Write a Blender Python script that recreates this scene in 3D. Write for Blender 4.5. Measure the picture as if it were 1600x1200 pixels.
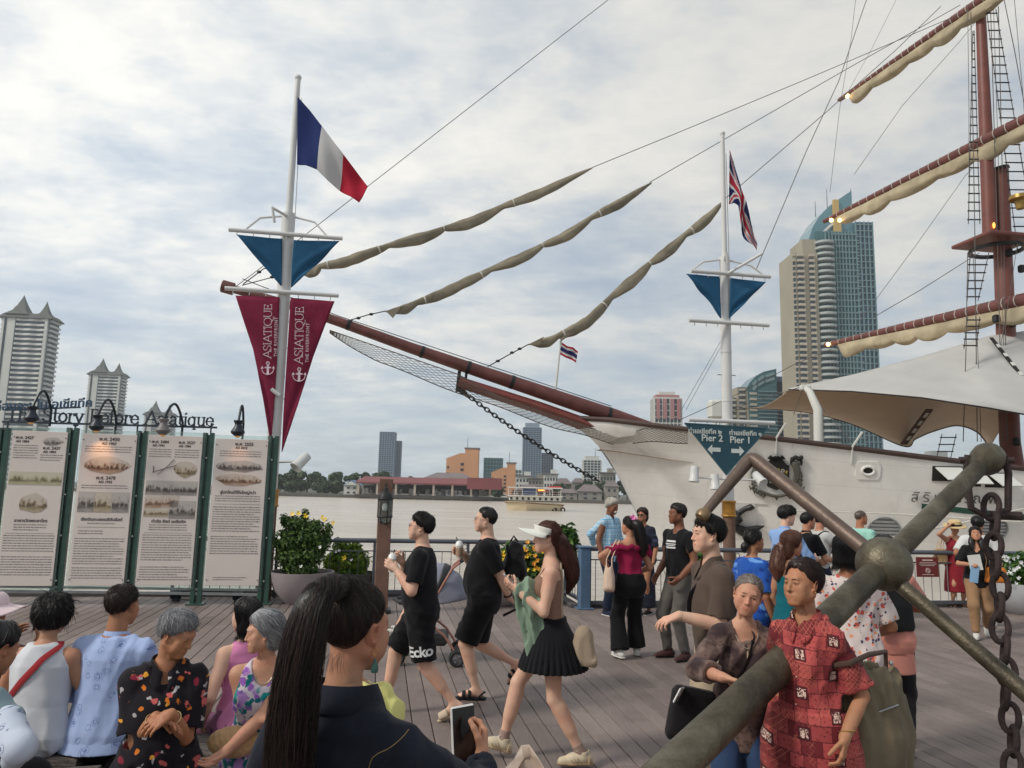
import bpy,bmesh,math,random,time
import numpy as np
from mathutils import Vector,Matrix
from mathutils.bvhtree import BVHTree
T0=time.time()
random.seed(7);rng=np.random.default_rng(7)
R=math.radians
scene=bpy.context.scene
col=scene.collection
for o in list(bpy.data.objects):bpy.data.objects.remove(o)
F_PX,PITCH,ROLL,EYE=1180.0,R(8.1),R(1.35),1.8
cam_d=bpy.data.cameras.new('camera');cam=bpy.data.objects.new('camera',cam_d);col.objects.link(cam)
cam_d.sensor_width=36.0;cam_d.lens=36.0*F_PX/1600.0;cam_d.clip_start=.05;cam_d.clip_end=6000
CM=Matrix.Rotation(R(90)+PITCH,3,'X')@Matrix.Rotation(ROLL,3,'Z')
cam.matrix_world=Matrix.Translation((0,0,EYE))@CM.to_4x4()
scene.camera=cam
SUN_AZ,SUN_EL=R(-116),R(40)
SUN_DIR=Vector((math.sin(SUN_AZ)*math.cos(SUN_EL),math.cos(SUN_AZ)*math.cos(SUN_EL),math.sin(SUN_EL)))
world=bpy.data.worlds.new('World');scene.world=world;world.use_nodes=True
def build_world():
	nt=world.node_tree;N=nt.nodes;L=nt.links;N.clear()
	def nd(t,**kw):
		n=N.new(t)
		for k,v in kw.items():setattr(n,k,v)
		return n
	def mth(op,a,b=None,c=None):
		n=nd('ShaderNodeMath',operation=op)
		for i,v in enumerate((a,b,c)):
			if v is None:continue
			if isinstance(v,(int,float)):n.inputs[i].default_value=v
			else:L.new(v,n.inputs[i])
		return n.outputs[0]
	def ramp(fac,stops):
		n=nd('ShaderNodeValToRGB');el=n.color_ramp.elements
		while len(el)>1:el.remove(el[-1])
		el[0].position=stops[0][0];el[0].color=(*stops[0][1],1)
		for p,c in stops[1:]:e=el.new(p);e.color=(*c,1)
		L.new(fac,n.inputs[0]);return n.outputs[0]
	def g(v):return(v,v,v)
	tc=nd('ShaderNodeTexCoord');sep=nd('ShaderNodeSeparateXYZ');L.new(tc.outputs['Generated'],sep.inputs[0])
	sky=nd('ShaderNodeTexSky');sky.sky_type='NISHITA';sky.sun_disc=False
	sky.sun_elevation=SUN_EL;sky.sun_rotation=SUN_AZ;sky.dust_density=2.0;sky.air_density=1.0
	b1=nd('ShaderNodeBackground');b1.inputs[1].default_value=0.11;L.new(sky.outputs[0],b1.inputs[0])
	zz=mth('ADD',mth('MAXIMUM',sep.outputs[2],0.0),0.16)
	cx=mth('DIVIDE',sep.outputs[0],zz);cy=mth('DIVIDE',sep.outputs[1],zz)
	cmb=nd('ShaderNodeCombineXYZ');L.new(cx,cmb.inputs[0]);L.new(cy,cmb.inputs[1])
	def noise(scale,det,rough,dist=0.0,off=(0,0,0),stretch=(1,1,1),rot=0):
		mp=nd('ShaderNodeMapping');mp.inputs[1].default_value=off;mp.inputs[3].default_value=stretch;mp.inputs[2].default_value=(0,0,rot)
		L.new(cmb.outputs[0],mp.inputs[0])
		n=nd('ShaderNodeTexNoise');n.inputs['Scale'].default_value=scale;n.inputs['Detail'].default_value=det
		n.inputs['Roughness'].default_value=rough;n.inputs['Distortion'].default_value=dist
		L.new(mp.outputs[0],n.inputs['Vector']);return n.outputs[0]
	n1=noise(1.7,9,.58,.15,(3.1,1.7,0),(1,1.1,1),.35)
	n2=noise(.55,5,.5,.1,(9.2,4.4,2),(1,1.5,1),.2)
	n3=noise(6.0,8,.62,.2,(1.2,7.7,4),(1,1.35,1),.55)
	mix=mth('ADD',mth('ADD',mth('MULTIPLY',n1,.52),mth('MULTIPLY',n2,.30)),mth('MULTIPLY',n3,.20))
	mask=ramp(mix,[(.30,g(.62)),(.46,g(.8)),(.56,g(.97)),(.7,g(1))])
	ccol=ramp(mix,[(.37,(.42,.49,.58)),(.44,(.505,.565,.64)),(.50,(.605,.645,.675)),(.55,(.72,.725,.71)),(.61,(.83,.81,.755)),(.70,(.68,.69,.68))])
	dt=nd('ShaderNodeVectorMath',operation='DOT_PRODUCT');L.new(tc.outputs['Generated'],dt.inputs[0]);dt.inputs[1].default_value=(-.50,.80,.33)
	gl=mth('POWER',mth('MAXIMUM',dt.outputs['Value'],0.0),6.0)
	glm=mth('ADD',mth('MULTIPLY',gl,.42),.86)
	cs=nd('ShaderNodeVectorMath',operation='SCALE');L.new(ccol,cs.inputs[0]);L.new(glm,cs.inputs['Scale'])
	hz=ramp(sep.outputs[2],[(0.0,g(.8)),(.06,g(.5)),(.16,g(.16)),(.30,g(0))])
	mx=nd('ShaderNodeMix',data_type='RGBA');L.new(hz,mx.inputs[0]);L.new(cs.outputs[0],mx.inputs[6]);mx.inputs[7].default_value=(.50,.59,.655,1)
	b2=nd('ShaderNodeBackground');L.new(mx.outputs[2],b2.inputs[0]);b2.inputs[1].default_value=1.0
	ms=nd('ShaderNodeMixShader');L.new(mask,ms.inputs[0]);L.new(b1.outputs[0],ms.inputs[1]);L.new(b2.outputs[0],ms.inputs[2])
	out=nd('ShaderNodeOutputWorld');L.new(ms.outputs[0],out.inputs[0])
build_world()
sun_d=bpy.data.lights.new('sun','SUN');sun=bpy.data.objects.new('sun',sun_d);col.objects.link(sun)
sun_d.energy=2.2;sun_d.angle=R(11);sun_d.color=(1,.94,.84)
sun.rotation_euler=SUN_DIR.to_track_quat('Z','Y').to_euler()
vs=scene.view_settings;vs.view_transform='Standard';vs.look='None';vs.exposure=0.12;vs.gamma=1.0;vs.use_curve_mapping=False
scene.render.engine='CYCLES';scene.cycles.max_bounces=6;scene.cycles.transparent_max_bounces=12
def ray(px,py):return CM@Vector(((px-800)/F_PX,-(py-600)/F_PX,-1.0))
def P(px,py,d):
	r=ray(px,py);return Vector((0,0,EYE))+r*(d/r.y)
def G(px,py,z=0.0):
	r=ray(px,py);return Vector((0,0,EYE))+r*((z-EYE)/r.z)
U=Vector((math.cos(R(9.6)),math.sin(R(9.6)),0));V=Vector((-U.y,U.x,0))
def onplane(px,py,p0,n):
	r=ray(px,py);o=Vector((0,0,EYE));return o+r*((p0-o).dot(n)/r.dot(n))
MATS={}
class NT:
	def __init__(s,name):
		s.m=bpy.data.materials.new(name);s.m.use_nodes=True;s.t=s.m.node_tree;s.N=s.t.nodes;s.L=s.t.links
		s.b=s.N['Principled BSDF'];s.out=s.N['Material Output'];s.tc=s.N.new('ShaderNodeTexCoord');s.co=s.tc.outputs['Object']
	def n(s,t,**kw):
		x=s.N.new(t)
		for k,v in kw.items():setattr(x,k,v)
		return x
	def math(s,op,a,b=None,c=None):
		n=s.n('ShaderNodeMath',operation=op)
		for i,v in enumerate((a,b,c)):
			if v is None:continue
			if isinstance(v,(int,float)):n.inputs[i].default_value=v
			else:s.L.new(v,n.inputs[i])
		return n.outputs[0]
	def map(s,scale=(1,1,1),rot=(0,0,0),loc=(0,0,0),src=None):
		m=s.n('ShaderNodeMapping');m.inputs[1].default_value=loc;m.inputs[2].default_value=rot;m.inputs[3].default_value=scale
		s.L.new(src or s.co,m.inputs[0]);return m.outputs[0]
	def noise(s,scale,det=5,rough=.55,dist=0,v=None):
		n=s.n('ShaderNodeTexNoise');n.inputs['Scale'].default_value=scale;n.inputs['Detail'].default_value=det
		n.inputs['Roughness'].default_value=rough;n.inputs['Distortion'].default_value=dist
		s.L.new(v or s.co,n.inputs['Vector']);return n.outputs[0]
	def vor(s,scale,feat='F1',v=None,rnd=1.0,out='Distance'):
		n=s.n('ShaderNodeTexVoronoi',feature=feat);n.inputs['Scale'].default_value=scale;n.inputs['Randomness'].default_value=rnd
		s.L.new(v or s.co,n.inputs['Vector']);return n.outputs[out]
	def wave(s,scale,axis='X',dist=0,det=2,prof='SIN',v=None,dscale=1):
		n=s.n('ShaderNodeTexWave',wave_type='BANDS',bands_direction=axis,wave_profile=prof)
		n.inputs['Scale'].default_value=scale;n.inputs['Distortion'].default_value=dist;n.inputs['Detail'].default_value=det;n.inputs['Detail Scale'].default_value=dscale
		s.L.new(v or s.co,n.inputs['Vector']);return n.outputs['Fac']
	def ramp(s,f,stops,const=False):
		n=s.n('ShaderNodeValToRGB');e=n.color_ramp.elements
		if const:n.color_ramp.interpolation='CONSTANT'
		while len(e)>1:e.remove(e[-1])
		def c4(c):return(c,c,c,1)if isinstance(c,(int,float))else(*c,1)
		e[0].position=stops[0][0];e[0].color=c4(stops[0][1])
		for p,c in stops[1:]:q=e.new(p);q.color=c4(c)
		s.L.new(f,n.inputs[0]);return n.outputs[0]
	def mix(s,f,a,b,mode='MIX'):
		n=s.n('ShaderNodeMix',data_type='RGBA',blend_type=mode)
		for i,v in((0,f),(6,a),(7,b)):
			if isinstance(v,(int,float)):n.inputs[i].default_value=v
			elif isinstance(v,(tuple,list)):n.inputs[i].default_value=(*v[:3],1)
			else:s.L.new(v,n.inputs[i])
		return n.outputs[2]
	def col(s,c):
		if isinstance(c,(tuple,list)):s.b.inputs['Base Color'].default_value=(*c[:3],1)
		else:s.L.new(c,s.b.inputs['Base Color'])
		return s
	def rough(s,r):
		if isinstance(r,(int,float)):s.b.inputs['Roughness'].default_value=r
		else:s.L.new(r,s.b.inputs['Roughness'])
		return s
	def spec(s,v):s.b.inputs['Specular IOR Level'].default_value=v;return s
	def bump(s,h,strength=.3,dist=.01):
		b=s.n('ShaderNodeBump');b.inputs['Strength'].default_value=strength;b.inputs['Distance'].default_value=dist
		s.L.new(h,b.inputs['Height']);s.L.new(b.outputs[0],s.b.inputs['Normal']);return s
def C(r,g,b):
	f=lambda v:((v/255+.055)/1.055)**2.4 if v>10 else v/255/12.92
	return(f(r),f(g),f(b))
def lerp3(c,k):return tuple(min(1,max(0,x*k))for x in c)
def plain(name,c,rough=.6,var=.12,scale=6,metal=0,bump=0,bscale=40,spec=.5,emit=None):
	if name in MATS:return MATS[name]
	t=NT(name);nz=t.noise(scale,6)
	t.col(t.ramp(nz,[(.3,lerp3(c,1-var)),(.7,lerp3(c,1+var))]));t.rough(rough);t.spec(spec)
	t.b.inputs['Metallic'].default_value=metal
	if bump:t.bump(t.noise(bscale,4),bump,.01)
	if emit:t.b.inputs['Emission Color'].default_value=(*emit[0],1);t.b.inputs['Emission Strength'].default_value=emit[1]
	MATS[name]=t.m;return t.m
def fast_mesh(name,v,f):
	"""v (n,3) array, f (m,k) array of quads or triangles"""
	me=bpy.data.meshes.new(name);v=np.asarray(v,np.float32);f=np.asarray(f,np.int32);k=f.shape[1]if len(f)else 4
	me.vertices.add(len(v));me.vertices.foreach_set('co',v.ravel())
	me.loops.add(f.size);me.loops.foreach_set('vertex_index',f.ravel())
	me.polygons.add(len(f));me.polygons.foreach_set('loop_start',np.arange(0,f.size,k,dtype=np.int32))
	try:me.polygons.foreach_set('loop_total',np.full(len(f),k,np.int32))
	except Exception:pass
	me.update(calc_edges=True);return me
def frame_of(d):
	d=Vector(d).normalized();a=Vector((0,0,1))if abs(d.z)<.9 else Vector((1,0,0))
	x=d.cross(a).normalized();y=x.cross(d).normalized();return x,y,d
class MB:
	def __init__(s):s.v=[];s.f=[]
	def add(s,v,f):
		b=len(s.v);s.v+=[tuple(x)for x in v];s.f+=[tuple(i+b for i in q)for q in f];return s
	def box(s,c,sz,rot=None,ch=0):
		c=Vector(c);hx,hy,hz=[q/2 for q in sz];M=rot if rot is not None else Matrix.Identity(3)
		if ch<=0:
			vs=[Vector((x*hx,y*hy,z*hz))for z in(-1,1)for y in(-1,1)for x in(-1,1)]
			fs=[(0,2,3,1),(4,5,7,6),(0,1,5,4),(2,6,7,3),(0,4,6,2),(1,3,7,5)]
		else:
			ch=min(ch,hx*.9,hy*.9,hz*.9);h=(hx,hy,hz);vs=[];ix={}
			for sx in(-1,1):
				for sy in(-1,1):
					for sz_ in(-1,1):
						sg=(sx,sy,sz_)
						for a in range(3):
							p=[sg[i]*(h[i]-(0 if i==a else ch))for i in range(3)];ix[(sg,a)]=len(vs);vs.append(Vector(p))
			fs=[]
			for a in range(3):
				b,c2=(a+1)%3,(a+2)%3
				for sa in(-1,1):
					q=[]
					for sb,sc in((-1,-1),(1,-1),(1,1),(-1,1)):
						g=[0,0,0];g[a]=sa;g[b]=sb;g[c2]=sc;q.append(ix[(tuple(g),a)])
					fs.append(q if sa>0 else q[::-1])
				for sb in(-1,1):
					for sc in(-1,1):
						q=[]
						for sa,fa in((-1,b),(1,b),(1,c2),(-1,c2)):
							g=[0,0,0];g[a]=sa;g[b]=sb;g[c2]=sc;q.append(ix[(tuple(g),fa)])
						fs.append(q if sb*sc<0 else q[::-1])
			for sx in(-1,1):
				for sy in(-1,1):
					for sz_ in(-1,1):
						sg=(sx,sy,sz_);q=[ix[(sg,a)]for a in range(3)];fs.append(q if sx*sy*sz_>0 else q[::-1])
		return s.add([c+M@v for v in vs],fs)
	def tube(s,pts,r,seg=10,caps=True,flat=None):
		pts=[Vector(p)for p in pts];n=len(pts);rr=r if isinstance(r,(list,tuple))else[r]*n
		vs=[];fs=[];px=None
		for i,p in enumerate(pts):
			d=(pts[min(i+1,n-1)]-pts[max(i-1,0)])
			if d.length<1e-9:d=Vector((0,0,1))
			d.normalize()
			if px is None:px,py,_=frame_of(d)
			else:px=(px-d*px.dot(d)).normalized();py=px.cross(d).normalized()*-1
			py=d.cross(px)
			for k in range(seg):
				a=2*math.pi*k/seg;vs.append(p+px*math.cos(a)*rr[i]+py*math.sin(a)*rr[i]*(flat or 1))
		for i in range(n-1):
			for k in range(seg):
				fs.append((i*seg+k,i*seg+(k+1)%seg,(i+1)*seg+(k+1)%seg,(i+1)*seg+k))
		if caps:fs.append(tuple(range(seg))[::-1]);fs.append(tuple((n-1)*seg+k for k in range(seg)))
		return s.add(vs,fs)
	def cyl(s,a,b,r,r2=None,seg=12):return s.tube([a,b],[r,r if r2 is None else r2],seg)
	def bar(s,a,b,w,h,up=(0,0,1),ch=0):
		a=Vector(a);b=Vector(b);d=b-a;L=d.length;y=d.normalized();u=Vector(up);x=y.cross(u)
		if x.length<1e-4:x=y.cross(Vector((1,0,0)))
		x.normalize();z=x.cross(y);M=Matrix((x,y,z)).transposed();return s.box((a+b)/2,(w,L,h),M,ch)
	def lathe(s,c,prof,seg=24,axis=(0,0,1)):
		x,y,z=frame_of(axis);c=Vector(c);vs=[];fs=[]
		for(r,h)in prof:
			for k in range(seg):
				a=2*math.pi*k/seg;vs.append(c+x*math.cos(a)*r+y*math.sin(a)*r+z*h)
		for i in range(len(prof)-1):
			for k in range(seg):fs.append((i*seg+k,(i+1)*seg+k,(i+1)*seg+(k+1)%seg,i*seg+(k+1)%seg))
		return s.add(vs,fs)
	def ball(s,c,r,seg=14,rings=9,sc=(1,1,1)):
		c=Vector(c);vs=[];fs=[]
		for i in range(rings+1):
			t=math.pi*i/rings
			for k in range(seg):
				a=2*math.pi*k/seg;vs.append(c+Vector((math.sin(t)*math.cos(a)*r*sc[0],math.sin(t)*math.sin(a)*r*sc[1],math.cos(t)*r*sc[2])))
		for i in range(rings):
			for k in range(seg):fs.append((i*seg+k,(i+1)*seg+k,(i+1)*seg+(k+1)%seg,i*seg+(k+1)%seg))
		return s.add(vs,fs)
	def torus(s,c,R0,r,axis=(0,0,1),seg=18,ts=8,stretch=(1,1),up=None):
		x,y,z=frame_of(axis)
		if up is not None:
			y=Vector(up).normalized();x=y.cross(z).normalized()
		c=Vector(c);vs=[];fs=[]
		for i in range(seg):
			a=2*math.pi*i/seg;d=x*math.cos(a)*stretch[0]+y*math.sin(a)*stretch[1]
			dn=(x*math.cos(a)+y*math.sin(a)).normalized()
			for k in range(ts):
				b=2*math.pi*k/ts;vs.append(c+d*R0+dn*math.cos(b)*r+z*math.sin(b)*r)
		for i in range(seg):
			for k in range(ts):fs.append((i*ts+k,((i+1)%seg)*ts+k,((i+1)%seg)*ts+(k+1)%ts,i*ts+(k+1)%ts))
		return s.add(vs,fs)
	def poly(s,pts,n,th):
		n=Vector(n).normalized();a=[Vector(p)+n*th/2 for p in pts];b=[Vector(p)-n*th/2 for p in pts];k=len(pts)
		fs=[tuple(range(k)),tuple(range(2*k-1,k-1,-1))]+[(i,i+k,(i+1)%k+k,(i+1)%k)for i in range(k)]
		return s.add(a+b,fs)
	def grid(s,fn,nu,nv,th=0):
		vs=[fn(i/nu,j/nv)for j in range(nv+1)for i in range(nu+1)];w=nu+1
		fs=[(j*w+i,j*w+i+1,(j+1)*w+i+1,(j+1)*w+i)for j in range(nv)for i in range(nu)]
		return s.add(vs,fs)
	def mesh(s,name,smooth=35):
		me=bpy.data.meshes.new(name);me.from_pydata(s.v,[],s.f);me.update()
		bm=bmesh.new();bm.from_mesh(me);bmesh.ops.recalc_face_normals(bm,faces=bm.faces);bm.to_mesh(me);bm.free()
		if smooth:
			me.polygons.foreach_set('use_smooth',[True]*len(me.polygons));me.set_sharp_from_angle(angle=R(smooth))
		return me
	def build(s,name,mat=None,parent=None,smooth=35):
		return link(name,s.mesh(name,smooth),mat,parent)
def link(name,me,mat=None,parent=None):
	o=bpy.data.objects.new(name,me);col.objects.link(o)
	if mat is not None:me.materials.clear();me.materials.append(mat)
	if parent is not None:o.parent=parent
	return o
def tag(o,label=None,cat=None,group=None,kind=None):
	if label:o['label']=label
	if cat:o['category']=cat
	if group:o['group']=group
	if kind:o['kind']=kind
	return o
def thing(name,label,cat,loc=(0,0,0),rz=0,group=None):
	o=bpy.data.objects.new(name,None);col.objects.link(o);o.location=loc;o.rotation_euler=(0,0,rz);o.empty_display_size=.1
	return tag(o,label,cat,group)
def solidify(o,th,off=0):
	m=o.modifiers.new('thickness','SOLIDIFY');m.thickness=th;m.offset=off;return o
def text_mesh(body,size,extrude=.002,align='CENTER',spacing=1.0,bold=0.0):
	c=bpy.data.curves.new('lettering','FONT');c.body=body;c.size=size;c.extrude=extrude;c.align_x=align;c.align_y='CENTER'
	c.space_character=spacing;c.offset=bold;c.resolution_u=3
	o=bpy.data.objects.new('lettering',c);col.objects.link(o)
	dg=bpy.context.evaluated_depsgraph_get();dg.update();me=bpy.data.meshes.new_from_object(o.evaluated_get(dg))
	bpy.data.objects.remove(o);bpy.data.curves.remove(c);return me
def text_obj(name,body,size,mat,parent,origin,xdir,ydir,extrude=.002,align='CENTER',spacing=1.0,bold=0.0,kind=None):
	me=text_mesh(body,size,extrude,align,spacing,bold);x=Vector(xdir).normalized();y=Vector(ydir).normalized();z=x.cross(y)
	M=Matrix((x,y,z)).transposed().to_4x4();M.translation=Vector(origin);me.transform(M)
	return link(name,me,mat,parent)
GL={'A':(.78,[[(0,0),(.37,1)],[(.37,1),(.74,0)],[(.16,.36),(.58,.36)]],[(0,0),(.74,0)]),'S':(.58,[[(.5,.8),(.4,.95),(.25,1),(.08,.92),(.03,.76),(.1,.6),(.28,.5),(.44,.4),(.5,.24),(.42,.07),(.25,0),(.1,.05),(.02,.2)]],[]),'I':(.3,[[(.12,0),(.12,1)]],[(.12,0),(.12,1)]),'T':(.68,[[(.32,0),(.32,1)],[(0,.97),(.64,.97)],[(.02,.97),(.0,.82)],[(.62,.97),(.64,.82)]],[(.32,0)]),'Q':(.86,[[(.4,1),(.16,.92),(.02,.7),(.0,.5),(.03,.28),(.17,.07),(.4,0),(.63,.07),(.77,.28),(.8,.5),(.77,.72),(.64,.92),(.4,1)],[(.4,.02),(.6,-.2),(.95,-.22)]],[]),'U':(.8,[[(.1,1),(.1,.3),(.18,.08),(.38,0),(.58,.08),(.66,.3),(.66,1)]],[(.1,1),(.66,1)]),'E':(.64,[[(.1,0),(.1,1)],[(.1,.98),(.52,.98)],[(.1,.52),(.42,.52)],[(.1,.02),(.55,.02)],[(.52,.98),(.52,.82)],[(.55,.02),(.55,.2)],[(.42,.62),(.42,.42)]],[(.1,0),(.1,1)]),'B':(.66,[[(.1,0),(.1,1)],[(.1,.98),(.38,.96),(.5,.85),(.5,.66),(.38,.53),(.1,.52)],[(.38,.53),(.56,.42),(.56,.14),(.4,.02),(.1,.02)]],[(.1,0),(.1,1)]),'h':(.56,[[(.1,0),(.1,1)],[(.1,.5),(.22,.64),(.36,.64),(.44,.52),(.44,0)]],[(.1,0),(.44,0),(.07,1)]),'e':(.52,[[(.03,.34),(.46,.34),(.42,.54),(.26,.66),(.09,.58),(.02,.34),(.08,.1),(.26,0),(.42,.06),(.47,.16)]],[]),'t':(.38,[[(.15,.95),(.15,.14),(.24,.02),(.36,.06)],[(0,.64),(.34,.64)]],[]),'o':(.56,[[(.25,.66),(.08,.56),(.02,.33),(.08,.1),(.25,0),(.42,.1),(.48,.33),(.42,.56),(.25,.66)]],[]),'r':(.42,[[(.1,0),(.1,.64)],[(.1,.44),(.2,.62),(.36,.62),(.38,.5)]],[(.1,0),(.06,.64)]),'y':(.54,[[(.04,.64),(.26,.02)],[(.48,.64),(.2,-.2),(.08,-.28),(.0,-.22)]],[(.04,.64),(.48,.64)]),'f':(.36,[[(.13,0),(.13,.84),(.22,.98),(.36,.92)],[(0,.64),(.3,.64)]],[(.13,0)]),'s':(.44,[[(.36,.54),(.24,.66),(.1,.62),(.06,.48),(.2,.36),(.36,.26),(.38,.1),(.24,0),(.1,.03),(.03,.14)]],[]),'i':(.28,[[(.12,0),(.12,.64)],[(.1,.86),(.15,.91)]],[(.12,0),(.08,.64)]),'a':(.54,[[(.08,.54),(.2,.66),(.34,.62),(.4,.5),(.4,.08),(.5,.0)],[(.4,.36),(.16,.32),(.04,.16),(.12,.01),(.28,.03),(.4,.16)]],[]),'q':(.58,[[(.42,.64),(.42,-.28)],[(.42,.5),(.28,.66),(.1,.58),(.02,.33),(.1,.07),(.27,0),(.42,.14)]],[(.42,-.28)]),'u':(.58,[[(.1,.64),(.1,.14),(.2,.01),(.34,.04),(.44,.16)],[(.44,.64),(.44,0),(.52,0)]],[(.07,.64),(.41,.64)]),' ':(.4,[],[]),}
def serif_text(mb,body,size,origin,xdir,ydir,w=.11,depth=.004,fit=None,spacing=1.0):
	x=Vector(xdir).normalized();y=Vector(ydir).normalized();n=x.cross(y);tot=sum(GL[c][0]*spacing for c in body)*size
	sx=(fit/tot)if fit else 1.0;cx=0.0;k=0
	for ch in body:
		adv,strokes,ser=GL[ch]
		pt=lambda p:Vector(origin)+x*((cx+p[0]*size)*sx)+y*(p[1]*size)
		for st in strokes:
			for a,b in zip(st[:-1],st[1:]):
				A,B=pt(a),pt(b)
				if(B-A).length<1e-6:continue
				e=(B-A).normalized()*(w*size*.4);k+=1
				thick=w*size*(1.0 if abs((B-A).normalized().dot(y))>.45 else.62)
				mb.bar(A-e,B+e,thick,depth*(1+.02*(k%5)),n)
		for p in ser:
			A=pt(p);mb.bar(A-x*size*.13*sx,A+x*size*.13*sx,w*size*.5,depth*1.13,n)
		cx+=adv*spacing*size
	return mb
# ====== THE SETTING
WATER=-2.0
def AB(a,b,z=0.0):return U*a+V*b+Vector((0,0,z))
def ab(p):return(p.x*U.x+p.y*U.y,p.x*V.x+p.y*V.y)
QL,QR,JOG=13.25,11.98,3.2
def m_deck():
	t=NT('deck_board');oi=t.n('ShaderNodeObjectInfo')
	v=t.map((9,.6,9),(0,0,R(-9.6+0)),src=t.co)
	g=t.noise(6,8,.65,.3,v);big=t.noise(.9,4)
	c=t.ramp(g,[(.25,C(100,89,85)),(.5,C(122,109,104)),(.75,C(142,128,121))])
	c=t.mix(.55,c,t.ramp(big,[(.3,C(108,96,92)),(.7,C(148,135,129))]))
	r=t.ramp(oi.outputs['Random'],[(0,.82),(1,1.14)])
	c=t.mix(1.0,c,r,'MULTIPLY')
	spots=t.ramp(t.math('ADD',t.vor(3.1),t.math('MULTIPLY',t.noise(14,4),.12)),[(.0,.45),(.10,.8),(.15,1)]);c=t.mix(.5,c,t.ramp(t.noise(2.6,7,.7,.6),[(.36,.72),(.5,1),(.66,1.08)]),'MULTIPLY')
	c=t.mix(.6,c,spots,'MULTIPLY')
	t.col(c);t.rough(t.ramp(big,[(.3,.5),(.7,.72)]));t.spec(.4);t.bump(t.noise(5,6,.6,0,t.map((60,1.5,60),(0,0,R(-9.6)))),.35,.004);return t.m
M_DECK=m_deck()
def m_water():
	t=NT('river_water');v=t.map((.55,1.3,1))
	w1=t.noise(.9,6,.6,.4,v);w2=t.noise(.05,3,.5,0,t.map((1,3,1)))
	t.col(t.ramp(w2,[(.3,C(190,178,164)),(.7,C(206,195,180))]));t.rough(.2);t.spec(.6)
	t.b.inputs['IOR'].default_value=1.33
	w3=t.noise(.25,4,.5,.2,v)
	t.bump(t.math('ADD',w1,t.math('MULTIPLY',w3,1.4)),1.0,.5);return t.m
M_WATER=m_water()
M_STEEL=plain('rail_steel',C(92,96,104),.42,.1,8,.3)
M_STEELL=plain('rail_bar_steel',C(150,152,152),.45,.12,9,.2)
M_BLUE=plain('blue_paint',C(86,112,140),.5,.14,7)
M_CONC=plain('concrete',C(150,146,140),.85,.12,2,0,.3)
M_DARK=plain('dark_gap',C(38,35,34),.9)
mb=MB()
mb.grid(lambda u,v:Vector((-2600+5200*u,-60+2700*v*v,WATER)),60,60)
tag(mb.build('water',M_WATER),kind='structure')
mb=MB();mb.box(AB(3,-10,-.6).to_tuple(),(60,46,.9),Matrix((U,V,Vector((0,0,1)))).transposed())
mb=MB();rotQ=Matrix((U,V,Vector((0,0,1)))).transposed()
def qbox(m,a0,a1,b0,b1,z0,z1,ch=0):return m.box(AB((a0+a1)/2,(b0+b1)/2,(z0+z1)/2),(abs(a1-a0),abs(b1-b0),abs(z1-z0)),rotQ,ch)
qbox(mb,-16,JOG,-14,QL,-.55,-.045);qbox(mb,JOG,22,-14,QR,-.55,-.045)
deck=tag(mb.build('boardwalk',M_DARK,None,0),kind='structure')
mb=MB();qbox(mb,-16,JOG-.003,QL,QL+.16,-.75,.06,.012);qbox(mb,JOG-.16,JOG,QR+.003,QL-.003,-.75,.06,.012);qbox(mb,JOG+.003,22,QR,QR+.16,-.75,.06,.012)
mb.build('edge_beam',plain('edge_beam_paint',C(84,80,80),.7,.15),deck)
mb=MB()
for a in range(-15,22,3):mb.cyl(AB(a,(QL if a<JOG else QR)-.4,-4),AB(a,(QL if a<JOG else QR)-.4,-.5),.22)
mb.build('pile',M_CONC,deck)['kind']='stuff'
segs=[];pw,gap=.146,.007
a=-15.0;i=0
while a<21:
	b1=(QL if a+pw<JOG else QR)-.006;b=-1.2+[0,2.1,4.2,1.05,3.1][i%5]*-1+random.uniform(-.1,.1)
	while b<b1-.05:
		e=min(b+random.choice((4.2,5.2,6.2)),b1)
		if b1-e<.6:e=b1
		segs.append((a+pw/2,b,e));b=e+.005
	a+=pw;i+=1
def seg_seen(s):
	best=0
	for k in(0,.25,.5,.75,1):
		p=AB(s[0],s[1]+(s[2]-s[1])*k)
		if p.y>3.5 and abs(p.x)<p.y*.72:best=max(best,1/p.y)
	return best
segs.sort(key=lambda s:-seg_seen(s))
def plank_mesh(mb,s,dz):
	c=AB(s[0],(s[1]+s[2])/2,-.0225+dz);return mb.box(c,(pw-gap,s[2]-s[1]-.003,.045),rotQ,.004)
rest=MB()
for n,s in enumerate(segs):
	dz=random.uniform(-.0015,.0005)
	if n<300:m=MB();plank_mesh(m,s,dz);m.build('plank',M_DECK,deck,0)
	elif seg_seen(s)>0 or s[2]>0:plank_mesh(rest,s,dz)
rest.build('plank_field',M_DECK,deck,0)['kind']='stuff'
print('deck',time.time()-T0)
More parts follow.
